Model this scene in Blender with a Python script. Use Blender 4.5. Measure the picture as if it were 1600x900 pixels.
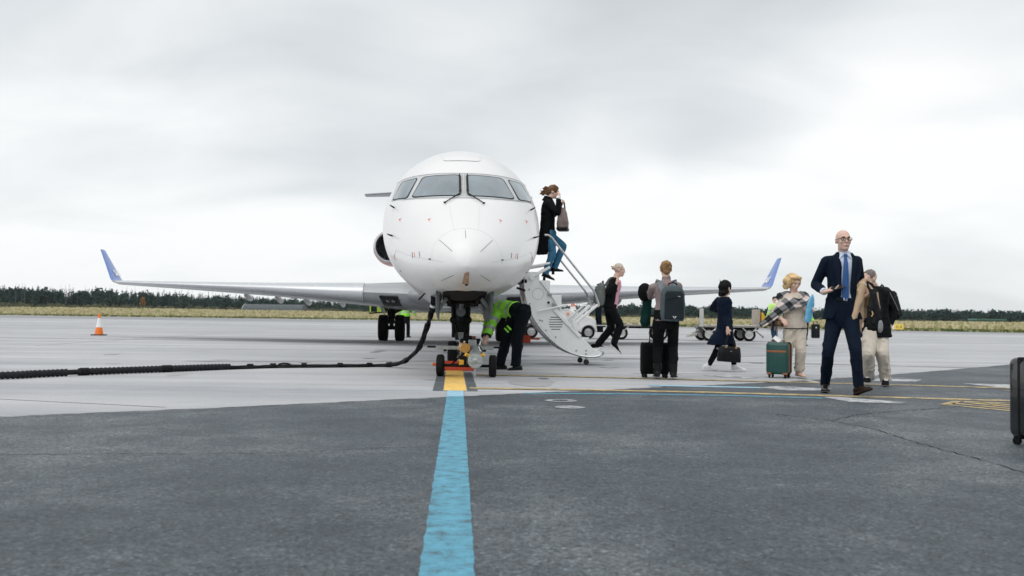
import bpy, bmesh, math, random
import numpy as np
from mathutils import Vector, Matrix, noise as mnoise

# ------------------------------------------------------------------ scene, camera, sky, sun
for _o in list(bpy.data.objects):
    bpy.data.objects.remove(_o)
SC = bpy.context.scene
COL = SC.collection
R = math.radians
rng = random.Random(7)

cam_d = bpy.data.cameras.new('camera')
cam = bpy.data.objects.new('camera', cam_d)
COL.objects.link(cam)
cam_d.sensor_width = 36.0
cam_d.lens = 36.0 * 1420 / 1600
cam_d.clip_start = .05
cam_d.clip_end = 9000
cam_d.dof.use_dof = True
cam_d.dof.focus_distance = 11.5
cam_d.dof.aperture_fstop = 3.2
_p, _r = math.atan(47 / 1420), R(.70)
_f = Vector((0, math.cos(_p), math.sin(_p)))
_r0 = Vector((1, 0, 0)); _u0 = _r0.cross(_f)
_rt = _r0 * math.cos(_r) + _u0 * math.sin(_r)
_up = _rt.cross(_f)
cam.matrix_world = Matrix(((_rt.x, _up.x, -_f.x, 0), (_rt.y, _up.y, -_f.y, 0), (_rt.z, _up.z, -_f.z, .84), (0, 0, 0, 1)))
SC.camera = cam

SUN_EL, SUN_AZ = 60.0, 215.0          # azimuth clockwise from +Y: behind the camera, a little to the left
world = bpy.data.worlds.new('World')
SC.world = world
world.use_nodes = True
def build_world():
    nt = world.node_tree; N = nt.nodes; L = nt.links
    N.clear()
    out = N.new('ShaderNodeOutputWorld')
    sky = N.new('ShaderNodeTexSky'); sky.sky_type = 'NISHITA'; sky.sun_disc = False
    sky.sun_elevation = R(SUN_EL); sky.sun_rotation = R(SUN_AZ)
    b1 = N.new('ShaderNodeBackground'); b1.inputs[1].default_value = .08
    L.new(sky.outputs[0], b1.inputs[0])
    tc = N.new('ShaderNodeTexCoord')
    sep = N.new('ShaderNodeSeparateXYZ'); L.new(tc.outputs['Generated'], sep.inputs[0])
    def math_(op, a, b=None, c=None):
        n = N.new('ShaderNodeMath'); n.operation = op
        for i, x in enumerate((a, b, c)):
            if x is None: continue
            if isinstance(x, (int, float)): n.inputs[i].default_value = x
            else: L.new(x, n.inputs[i])
        return n.outputs[0]
    z = math_('MAXIMUM', sep.outputs[2], 0.0)
    den = math_('ADD', z, .34)
    comb = N.new('ShaderNodeCombineXYZ')
    L.new(math_('DIVIDE', sep.outputs[0], den), comb.inputs[0])
    L.new(math_('DIVIDE', sep.outputs[1], den), comb.inputs[1])
    def nz(scale, detail, rough, off, dist=0.0):
        mp = N.new('ShaderNodeMapping'); mp.inputs['Location'].default_value = off
        mp.inputs['Scale'].default_value = (.8, 1.15, 1)
        L.new(comb.outputs[0], mp.inputs[0])
        n = N.new('ShaderNodeTexNoise'); n.inputs['Scale'].default_value = scale
        n.inputs['Detail'].default_value = detail; n.inputs['Roughness'].default_value = rough
        n.inputs['Distortion'].default_value = dist
        L.new(mp.outputs[0], n.inputs['Vector'])
        return n.outputs[0]
    big = nz(.80, 3, .45, (12.4, 1.9, 0), .5)
    fine = nz(3.0, 5, .5, (7.3, 1.7, 0), .5)
    mix = math_('ADD', math_('MULTIPLY', big, .78), math_('MULTIPLY', fine, .22))
    ramp = N.new('ShaderNodeValToRGB')
    e = ramp.color_ramp.elements
    e[0].position = .37; e[0].color = (.585, .62, .64, 1)
    e[1].position = .575; e[1].color = (.97, .975, .975, 1)
    m = ramp.color_ramp.elements.new(.46); m.color = (.745, .775, .79, 1)
    L.new(mix, ramp.inputs[0])
    hz = math_('POWER', math_('SUBTRACT', 1.0, math_('MINIMUM', z, 1.0)), 9.0)
    hm = N.new('ShaderNodeMix'); hm.data_type = 'RGBA'; hm.inputs[7].default_value = (.84, .87, .885, 1)
    L.new(math_('MULTIPLY', hz, .62), hm.inputs[0]); L.new(ramp.outputs[0], hm.inputs[6])
    b2 = N.new('ShaderNodeBackground'); b2.inputs[1].default_value = 1.0
    L.new(hm.outputs[2], b2.inputs[0])
    ms = N.new('ShaderNodeMixShader'); ms.inputs[0].default_value = .93
    L.new(b1.outputs[0], ms.inputs[1]); L.new(b2.outputs[0], ms.inputs[2])
    L.new(ms.outputs[0], out.inputs[0])
build_world()

sun_d = bpy.data.lights.new('sun', 'SUN')
sun_d.energy = 1.2; sun_d.angle = R(80); sun_d.color = (1, .97, .93)
sun = bpy.data.objects.new('sun', sun_d); COL.objects.link(sun)
_az, _el = R(SUN_AZ), R(SUN_EL)
_sd = Vector((math.sin(_az) * math.cos(_el), math.cos(_az) * math.cos(_el), math.sin(_el)))
sun.rotation_euler = _sd.to_track_quat('Z', 'Y').to_euler()

SC.view_settings.view_transform = 'Standard'
SC.view_settings.look = 'None'
SC.view_settings.exposure = 0.15
SC.view_settings.gamma = 1
SC.view_settings.use_curve_mapping = False
SC.render.engine = 'CYCLES'
SC.cycles.max_bounces = 6
SC.cycles.use_denoising = True

# ------------------------------------------------------------------ helpers
def V(*a):
    return Vector(a[0]) if len(a) == 1 else Vector(a)

class MB:
    """collects faces, then becomes one mesh object"""
    def __init__(self):
        self.v = []; self.f = []; self.m = []
    def add(self, vs, fs, mi=0):
        o = len(self.v)
        self.v.extend([tuple(p) for p in vs])
        for f in fs:
            self.f.append(tuple(i + o for i in f)); self.m.append(mi)
        return self
    def box(self, c, s, rot=None, mi=0):
        hx, hy, hz = s[0] / 2, s[1] / 2, s[2] / 2
        ps = [Vector((x, y, z)) for z in (-hz, hz) for y in (-hy, hy) for x in (-hx, hx)]
        if rot is not None: ps = [rot @ p for p in ps]
        c = Vector(c)
        return self.add([p + c for p in ps], [(0, 2, 3, 1), (4, 5, 7, 6), (0, 1, 5, 4), (2, 6, 7, 3), (0, 4, 6, 2), (1, 3, 7, 5)], mi)
    def rings(self, rs, cap=True, mi=0):
        n = len(rs[0]); vs = [p for r in rs for p in r]; fs = []
        for i in range(len(rs) - 1):
            for j in range(n):
                k = (j + 1) % n
                fs.append((i * n + j, i * n + k, (i + 1) * n + k, (i + 1) * n + j))
        if cap:
            fs.append(tuple(range(n - 1, -1, -1)))
            fs.append(tuple((len(rs) - 1) * n + j for j in range(n)))
        return self.add(vs, fs, mi)
    def tube(self, pts, r, n=10, cap=True, mi=0, flat=None):
        pts = [Vector(p) for p in pts]
        rr = r if isinstance(r, (list, tuple)) else [r] * len(pts)
        t0 = (pts[1] - pts[0]).normalized()
        a = Vector((0, 0, 1)) if abs(t0.z) < .9 else Vector((1, 0, 0))
        u = t0.cross(a).normalized()
        rs = []
        for i, p in enumerate(pts):
            if i == 0: t = pts[1] - pts[0]
            elif i == len(pts) - 1: t = pts[-1] - pts[-2]
            else: t = (pts[i + 1] - pts[i]).normalized() + (pts[i] - pts[i - 1]).normalized()
            t = t.normalized() if t.length > 1e-9 else t0
            u = (u - t * u.dot(t)); u = u.normalized() if u.length > 1e-6 else t.orthogonal().normalized()
            w = t.cross(u)
            rs.append([p + (u * math.cos(2 * math.pi * k / n) + w * math.sin(2 * math.pi * k / n)) * rr[i] for k in range(n)])
        return self.rings(rs, cap, mi)
    def cap_tube(self, p, q, r0, r1, n=12):
        """capsule between two points with two radii"""
        p, q = Vector(p), Vector(q); d = q - p
        L = d.length
        if L < 1e-5: return self.ell(p, (r0, r0, r0))
        t = d / L
        pts, rr = [], []
        for k in (1.0, .85, .5): pts.append(p - t * r0 * math.sin(k * math.pi / 2 * .98)); rr.append(r0 * math.cos(k * math.pi / 2 * .98))
        pts.append(p); rr.append(r0); pts.append(q); rr.append(r1)
        for k in (.5, .85, 1.0): pts.append(q + t * r1 * math.sin(k * math.pi / 2 * .98)); rr.append(r1 * math.cos(k * math.pi / 2 * .98))
        return self.tube(pts, rr, n)
    def ell(self, c, r, rot=None, nu=14, nv=9, mi=0):
        c = Vector(c); rs = []
        for i in range(nv):
            a = -math.pi / 2 + math.pi * (i + .35) / (nv - .3)
            ring = []
            for j in range(nu):
                b = 2 * math.pi * j / nu
                p = Vector((r[0] * math.cos(a) * math.cos(b), r[1] * math.cos(a) * math.sin(b), r[2] * math.sin(a)))
                ring.append(c + (rot @ p if rot is not None else p))
            rs.append(ring)
        return self.rings(rs, True, mi)
    def lathe(self, prof, o, axis, n=32, cap=True, mi=0):
        o = Vector(o); ax = Vector(axis).normalized(); u = ax.orthogonal().normalized(); w = ax.cross(u)
        return self.rings([[o + ax * h + (u * math.cos(2 * math.pi * k / n) + w * math.sin(2 * math.pi * k / n)) * r for k in range(n)] for r, h in prof], cap, mi)
    def prism(self, poly, lo, hi, axis='y', mi=0):
        """poly of (a, b): axis y -> (x, z), axis z -> (x, y), axis x -> (y, z)"""
        def P(a, b, h):
            return {'y': (a, h, b), 'z': (a, b, h), 'x': (h, a, b)}[axis]
        n = len(poly)
        vs = [P(a, b, lo) for a, b in poly] + [P(a, b, hi) for a, b in poly]
        fs = [tuple(range(n)), tuple(range(2 * n - 1, n - 1, -1))] + [(i, i + n, (i + 1) % n + n, (i + 1) % n) for i in range(n)]
        return self.add(vs, fs, mi)
    def mesh(self, name='m'):
        me = bpy.data.meshes.new(name)
        me.from_pydata(self.v, [], self.f)
        me.update()
        bm = bmesh.new(); bm.from_mesh(me)
        bmesh.ops.recalc_face_normals(bm, faces=bm.faces)
        bm.to_mesh(me); bm.free()
        if any(self.m): me.polygons.foreach_set('material_index', self.m)
        return me

def tag(o, label, cat, group=None):
    o['label'] = label; o['category'] = cat
    if group: o['group'] = group
    return o

def put(name, me, mats, parent=None, smooth=35, bevel=0, loc=None, kind=None):
    o = bpy.data.objects.new(name, me)
    COL.objects.link(o)
    if not isinstance(mats, (list, tuple)): mats = [mats]
    if len(me.materials) == 0:
        for m in mats: me.materials.append(m)
    if smooth:
        me.polygons.foreach_set('use_smooth', [True] * len(me.polygons))
        if smooth < 180: me.set_sharp_from_angle(angle=R(smooth))
    if bevel:
        b = o.modifiers.new('bevel', 'BEVEL'); b.width = bevel; b.segments = 2; b.limit_method = 'ANGLE'; b.angle_limit = R(40)
        b.harden_normals = False
    if parent is not None: o.parent = parent
    if loc is not None: o.location = loc
    if kind: o['kind'] = kind
    return o

def mk(name, mb, mats, parent=None, **k):
    return put(name, mb.mesh(name), mats, parent, **k)

def empty(name, label, cat, loc=(0, 0, 0), rz=0, group=None):
    o = bpy.data.objects.new(name, None); COL.objects.link(o)
    o.location = loc; o.rotation_euler = (0, 0, rz); o.empty_display_size = .1
    return tag(o, label, cat, group)

def fuse(mb, vox, smooth=3, fold=0.0, seed=0, fold_len=.09, stretch=(1, 1, 1), mask=None):
    """voxel-remesh overlapping shells into one continuous skin, soften it, and crease it like cloth"""
    me = mb.mesh('tmp')
    o = bpy.data.objects.new('tmp', me); COL.objects.link(o)
    m = o.modifiers.new('r', 'REMESH'); m.mode = 'VOXEL'; m.voxel_size = vox; m.use_smooth_shade = True
    if smooth:
        s = o.modifiers.new('s', 'SMOOTH'); s.factor = .5; s.iterations = smooth
    dg = bpy.context.evaluated_depsgraph_get()
    me2 = bpy.data.meshes.new_from_object(o.evaluated_get(dg))
    bpy.data.objects.remove(o); bpy.data.meshes.remove(me)
    if fold:
        n = len(me2.vertices)
        co = np.empty(n * 3); me2.vertices.foreach_get('co', co); co = co.reshape(-1, 3)
        no = np.empty(n * 3); me2.vertices.foreach_get('normal', no); no = no.reshape(-1, 3)
        rs = np.random.RandomState(seed + 11)
        d = np.zeros(n)
        q = co * np.array(stretch)
        warp = np.sin(q @ rs.normal(0, 1, (3, 3)) * (1.2 / fold_len)) * fold_len * .35
        q = q + warp
        for i in range(7):
            k = rs.normal(0, 1, 3); k /= np.linalg.norm(k)
            wl = fold_len * (.55 + 1.1 * rs.rand())
            ph = rs.rand() * 6.28
            d += (1 - 2 * np.abs(np.sin(q @ k * math.pi / wl + ph))) * (.6 + .8 * rs.rand())
        d = np.clip(d * fold / 2.6, -fold * .55, fold * 1.15)
        if mask is not None: d *= mask(co)
        me2.vertices.foreach_set('co', (co + no * d[:, None]).ravel())
        me2.update()
    return me2

# ------------------------------------------------------------------ materials
_mats = {}
def mat(name, col=(.5, .5, .5), rough=.5, metal=0.0, var=0.0, vscale=6.0, bump=0.0, bscale=60.0, spec=None, coat=0.0, col2=None, emit=None, alpha=None, trans=0.0, sheen=0.0, rvar=0.0, coords='Object', wrinkle=0.0):
    if name in _mats: return _mats[name]
    if max(col) < .06 and not coat and col2 is None:
        col = tuple(c * .62 for c in col)
        if spec is None: spec = .18
    m = bpy.data.materials.new(name); m.use_nodes = True
    nt = m.node_tree; N = nt.nodes; L = nt.links
    b = N['Principled BSDF']
    b.inputs['Base Color'].default_value = (*col, 1)
    b.inputs['Roughness'].default_value = rough
    b.inputs['Metallic'].default_value = metal
    if spec is not None: b.inputs['Specular IOR Level'].default_value = spec
    if coat: b.inputs['Coat Weight'].default_value = coat; b.inputs['Coat Roughness'].default_value = .05
    if sheen: b.inputs['Sheen Weight'].default_value = sheen; b.inputs['Sheen Roughness'].default_value = .5
    if trans: b.inputs['Transmission Weight'].default_value = trans
    if emit: b.inputs['Emission Color'].default_value = (*emit[:3], 1); b.inputs['Emission Strength'].default_value = emit[3]
    if wrinkle:
        bump = bump or .01
    if var or bump or col2 or rvar:
        tc = N.new('ShaderNodeTexCoord')
        if var or col2 or rvar:
            n = N.new('ShaderNodeTexNoise'); n.inputs['Scale'].default_value = vscale; n.inputs['Detail'].default_value = 6; n.inputs['Roughness'].default_value = .65
            L.new(tc.outputs[coords], n.inputs['Vector'])
            if var or col2:
                rp = N.new('ShaderNodeValToRGB'); e = rp.color_ramp.elements
                c2 = col2 if col2 else tuple(c * (1 + var) for c in col)
                c1 = col if col2 else tuple(c * (1 - var) for c in col)
                e[0].position = .33; e[0].color = (*c1, 1); e[1].position = .67; e[1].color = (*[min(1, c) for c in c2], 1)
                L.new(n.outputs[0], rp.inputs[0]); L.new(rp.outputs[0], b.inputs['Base Color'])
            if rvar:
                mr = N.new('ShaderNodeMapRange'); mr.inputs['To Min'].default_value = max(.02, rough - rvar); mr.inputs['To Max'].default_value = min(1, rough + rvar)
                mr.inputs['From Min'].default_value = .3; mr.inputs['From Max'].default_value = .7
                L.new(n.outputs[0], mr.inputs['Value']); L.new(mr.outputs[0], b.inputs['Roughness'])
        if bump:
            n2 = N.new('ShaderNodeTexNoise'); n2.inputs['Scale'].default_value = bscale; n2.inputs['Detail'].default_value = 4
            L.new(tc.outputs[coords], n2.inputs['Vector'])
            bp = N.new('ShaderNodeBump'); bp.inputs['Strength'].default_value = bump; bp.inputs['Distance'].default_value = .01
            L.new(n2.outputs[0], bp.inputs['Height']); last = bp
            if wrinkle:     # soft creases of cloth
                mp = N.new('ShaderNodeMapping'); mp.inputs['Scale'].default_value = (1, 1, .55); mp.inputs['Rotation'].default_value = (R(25), R(-20), 0); L.new(tc.outputs[coords], mp.inputs[0])
                w = N.new('ShaderNodeTexNoise'); w.noise_type = 'RIDGED_MULTIFRACTAL'; w.inputs['Scale'].default_value = 7.0; w.inputs['Detail'].default_value = 3; w.inputs['Distortion'].default_value = .6
                L.new(mp.outputs[0], w.inputs['Vector'])
                b2 = N.new('ShaderNodeBump'); b2.inputs['Strength'].default_value = wrinkle; b2.inputs['Distance'].default_value = .012
                L.new(w.outputs[0], b2.inputs['Height']); L.new(bp.outputs[0], b2.inputs['Normal']); last = b2
            L.new(last.outputs[0], b.inputs['Normal'])
    _mats[name] = m
    return m

def cloth(name, col, var=.18, rough=.85, sheen=.0, bs=220):
    return mat(name, tuple(c * (.78 if max(col) < .1 else 1.0) for c in col), rough, 0, var, 9, .3, bs, spec=.12, sheen=sheen, wrinkle=.55)

RUBBER = mat('tyre_rubber', (.012, .012, .013), .75, var=.4, vscale=20, bump=.2, bscale=80)
BLACKM = mat('black_metal', (.015, .016, .018), .45, .3, var=.4, vscale=20)
STEEL = mat('brushed_steel', (.55, .56, .57), .32, 1.0, var=.15, vscale=15, rvar=.1)
ALU = mat('bare_aluminium', (.62, .63, .65), .28, 1.0, rvar=.12, vscale=9)
WHITE = mat('white_paint', (.80, .80, .79), .35, var=.05, vscale=5, bump=.03, bscale=30, coat=.3)
GREYP = mat('grey_paint', (.33, .36, .37), .45, var=.15, vscale=12)
DKGREY = mat('dark_grey_plastic', (.035, .038, .042), .5, var=.25, vscale=20)
ORANGE = mat('safety_orange', (.85, .16, .02), .45, var=.12, vscale=10)
YELLOW = mat('yellow_paint_metal', (.75, .42, .03), .45, var=.15, vscale=14)
REDP = mat('chock_red', (.55, .06, .02), .6, var=.2, vscale=14)

# ------------------------------------------------------------------ ground
def ground_material(name, stops, speck, bumpd, sp_scale, streak=None, mott=(.5, 2.5), rough=.85, spec=.3):
    """layered aggregate: broad mottling x mid mottling x fine grit, with relief"""
    m = bpy.data.materials.new(name); m.use_nodes = True
    nt = m.node_tree; N = nt.nodes; L = nt.links; b = N['Principled BSDF']
    tc = N.new('ShaderNodeTexCoord')
    def nz(s, d, r=.6, sc=None):
        n = N.new('ShaderNodeTexNoise'); n.inputs['Scale'].default_value = s; n.inputs['Detail'].default_value = d; n.inputs['Roughness'].default_value = r
        if sc:
            mp = N.new('ShaderNodeMapping'); mp.inputs['Scale'].default_value = sc; mp.inputs['Rotation'].default_value = (0, 0, R(-4))
            L.new(tc.outputs['Object'], mp.inputs[0]); L.new(mp.outputs[0], n.inputs['Vector'])
        else: L.new(tc.outputs['Object'], n.inputs['Vector'])
        return n.outputs[0]
    def mth(op, x, y):
        n = N.new('ShaderNodeMath'); n.operation = op
        for i, q in enumerate((x, y)):
            if isinstance(q, (int, float)): n.inputs[i].default_value = q
            else: L.new(q, n.inputs[i])
        return n.outputs[0]
    big = nz(mott[0], 5); mid = nz(mott[1], 6, .7)
    f = mth('ADD', mth('MULTIPLY', big, .62), mth('MULTIPLY', mid, .38))
    if streak: f = mth('ADD', mth('MULTIPLY', f, 1 - streak[0]), mth('MULTIPLY', nz(1.0, 5, .6, streak[1]), streak[0]))
    rp = N.new('ShaderNodeValToRGB'); e = rp.color_ramp.elements
    e[0].position = stops[0][0]; e[0].color = (*stops[0][1], 1); e[1].position = stops[-1][0]; e[1].color = (*stops[-1][1], 1)
    for p, c in stops[1:-1]: q = e.new(p); q.color = (*c, 1)
    L.new(f, rp.inputs[0])
    vo = N.new('ShaderNodeTexVoronoi'); vo.inputs['Scale'].default_value = sp_scale; L.new(tc.outputs['Object'], vo.inputs['Vector'])
    sepc = N.new('ShaderNodeSeparateColor'); L.new(vo.outputs['Color'], sepc.inputs[0])
    grit = mth('ADD', mth('MULTIPLY', sepc.outputs[0], .35), mth('ADD', mth('MULTIPLY', nz(sp_scale * .45, 4, .8), .45), mth('MULTIPLY', nz(sp_scale * .22, 5, .8), .50)))
    mr = N.new('ShaderNodeMapRange'); mr.inputs['From Min'].default_value = .43; mr.inputs['From Max'].default_value = .87
    mr.inputs['To Min'].default_value = 1 - speck; mr.inputs['To Max'].default_value = 1 + speck; L.new(grit, mr.inputs['Value'])
    if speck > .5:      # scattered pale stones
        st = N.new('ShaderNodeMapRange'); st.inputs['From Min'].default_value = .88; st.inputs['From Max'].default_value = .95; st.inputs['To Min'].default_value = 1.0; st.inputs['To Max'].default_value = 1.8
        L.new(sepc.outputs[1], st.inputs['Value']); mr_out = mth('MULTIPLY', mr.outputs[0], st.outputs[0])
    else: mr_out = mr.outputs[0]
    mx = N.new('ShaderNodeVectorMath'); mx.operation = 'SCALE'; L.new(rp.outputs[0], mx.inputs[0]); L.new(mr_out, mx.inputs['Scale'])
    L.new(mx.outputs[0], b.inputs['Base Color'])
    b.inputs['Roughness'].default_value = rough; b.inputs['Specular IOR Level'].default_value = spec
    bp = N.new('ShaderNodeBump'); bp.inputs['Strength'].default_value = bumpd; bp.inputs['Distance'].default_value = .006
    L.new(vo.outputs['Distance'], bp.inputs['Height']); L.new(bp.outputs[0], b.inputs['Normal'])
    return m

ASPHALT = ground_material('asphalt', [(.38, (.021, .032, .042)), (.5, (.046, .060, .071)), (.62, (.100, .114, .124))], .80, .6, 84, mott=(.45, 2.0), rough=.62, spec=.5)
CONCRETE = ground_material('apron_concrete', [(.38, (.275, .285, .303)), (.5, (.38, .389, .407)), (.62, (.48, .485, .495))], .07, .12, 70, streak=(.6, (.06, .55, 1)), mott=(.12, .9), rough=.75)
GRASSG = mat('dry_grass_ground', (.20, .155, .065), .95, col2=(.33, .26, .12), vscale=.12)

def sheet(name, poly, z, m, parent=None, kind=None):
    """flat ground sheet from a polygon"""
    bm = bmesh.new()
    vs = [bm.verts.new((x, y, 0)) for x, y in poly]
    f = bm.faces.new(vs)
    if f.normal.z < 0: f.normal_flip()
    bmesh.ops.triangulate(bm, faces=bm.faces[:])
    for f in bm.faces:
        f.normal_update()
        if f.normal.z < 0: f.normal_flip()
    me = bpy.data.meshes.new(name); bm.to_mesh(me); bm.free()
    o = put(name, me, m, parent, smooth=0)
    o.location = (0, 0, z)
    if kind: o['kind'] = kind
    return o

EDGE = [(-420, 330), (-140, 250), (-100, 222), (-68, 222), (-30, 219), (0, 160), (21, 116), (35, 100.5), (51, 90), (110, 62), (300, 10)]
base = MB(); base.add([(-2600, -1500, 0), (2600, -1500, 0), (2600, 2900, 0), (-2600, 2900, 0)], [(0, 1, 2, 3)])
mk('ground', base, GRASSG, smooth=0, kind='structure', loc=(0, 0, -.06))
ap = MB()
for i in range(len(EDGE) - 1):
    (x0, y0), (x1, y1) = EDGE[i], EDGE[i + 1]
    ap.add([(x0, -60, 0), (x1, -60, 0), (x1, y1, 0), (x0, y0, 0)], [(0, 1, 2, 3)])
apron = mk('apron', ap, CONCRETE, smooth=0, kind='structure')
TAXI = ground_material('taxiway_asphalt', [(.34, (.20, .21, .225)), (.5, (.26, .268, .28)), (.66, (.33, .335, .345))], .08, .1, 40, streak=(.5, (.05, .4, 1)), mott=(.08, .5), rough=.8)
NEAR = [(-420, 170), (-140, 140), (-60, 125), (-20, 122), (8, 108), (20, 92), (34, 78), (51, 70), (110, 46), (300, -4)]
tw = MB()
for i in range(len(EDGE) - 1):
    (x0, y0), (x1, y1) = EDGE[i], EDGE[i + 1]
    n0, n1 = [float(np.interp(x, [p[0] for p in NEAR], [p[1] for p in NEAR])) for x in (x0, x1)]
    tw.add([(x0, min(n0, y0 - 12), 0), (x1, min(n1, y1 - 12), 0), (x1, y1, 0), (x0, y0, 0)], [(0, 1, 2, 3)])
mk('taxiway', tw, TAXI, smooth=0, kind='structure', loc=(0, 0, .004))

# grass field that climbs gently beyond the apron
def edge_dist(phi):
    dx, dy = math.sin(phi), math.cos(phi); best = 400
    for i in range(len(EDGE) - 1):
        (x0, y0), (x1, y1) = EDGE[i], EDGE[i + 1]
        ex, ey = x1 - x0, y1 - y0
        den = dx * ey - dy * ex
        if abs(den) < 1e-9: continue
        t = (x0 * ey - y0 * ex) / den; u = (x0 * dy - y0 * dx) / den
        if t > 0 and -1e-6 <= u <= 1 + 1e-6: best = min(best, t)
    return best
PH = np.linspace(R(-52), R(62), 90)
ED = np.array([edge_dist(p) for p in PH])
def rise(phi): return float(np.interp(math.degrees(phi), [-30, -10, 3, 12, 30], [2.6, 2.1, .9, .45, .4]))
def field_z(phi, q): return rise(phi) * (1 - math.exp(-max(q, 0) / 38.)) - .03
QS = [-1, 0.2, 2, 5, 10, 18, 30, 50, 90, 160, 300, 700, 1500]
fv, ff = [], []
for i, p in enumerate(PH):
    for q in QS:
        r = ED[i] + q
        fv.append((math.sin(p) * r, math.cos(p) * r, field_z(p, q)))
nq = len(QS)
for i in range(len(PH) - 1):
    for j in range(nq - 1):
        ff.append((i * nq + j, i * nq + j + 1, (i + 1) * nq + j + 1, (i + 1) * nq + j))
fm = MB(); fm.add(fv, ff)
mk('grass_field', fm, GRASSG, smooth=60, kind='structure')

def tall_grass():
    rs = np.random.RandomState(3)
    vs, fs, ms = [], [], []
    n = 26000
    for i in range(n):
        p = R(rs.uniform(-31.5, 31.5)); e = float(np.interp(p, PH, ED))
        band = rs.rand()
        q = rs.uniform(.3, 3.5) if band < .18 else rs.uniform(2, 46) ** 1.0
        r = e + q
        green = q < 4.2
        s = r / 120.
        h = rs.uniform(.16, .34) if green else rs.uniform(.38, .85) * (1.1 if q > 20 else .9)
        w = rs.uniform(.12, .34) * (.7 + .3 * s)
        a = rs.uniform(0, math.pi); x, y, z = math.sin(p) * r, math.cos(p) * r, field_z(p, q) - .03
        mi = (3 if rs.rand() < .6 else 2) if green else (0 if rs.rand() < .45 else (1 if rs.rand() < .75 else 2))
        for k in range(2):
            aa = a + k * 1.3; dx, dy = math.cos(aa) * w, math.sin(aa) * w
            o = len(vs); l = rs.normal(0, .12)
            vs += [(x - dx, y - dy, z), (x + dx, y + dy, z), (x + dx * .75 + l, y + dy * .75, z + h * rs.uniform(.6, 1)), (x + l, y, z + h * 1.1), (x - dx * .75 + l, y - dy * .75, z + h * rs.uniform(.6, 1))]
            fs.append((o, o + 1, o + 2, o + 3, o + 4)); ms.append(mi)
    mb = MB(); mb.add(vs, fs); mb.m = ms
    me = bpy.data.meshes.new('tall_grass'); me.from_pydata(mb.v, [], mb.f); me.polygons.foreach_set('material_index', ms)
    g = put('tall_grass', me, [mat('straw_grass', (.62, .57, .38), .9), mat('tan_grass', (.50, .45, .26), .9), mat('olive_grass', (.33, .34, .15), .9), mat('green_grass', (.10, .14, .035), .9)], smooth=0, kind='stuff')
    tag(g, 'strip of tall dry grass along the far edge of the apron', 'grass')
tall_grass()

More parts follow.
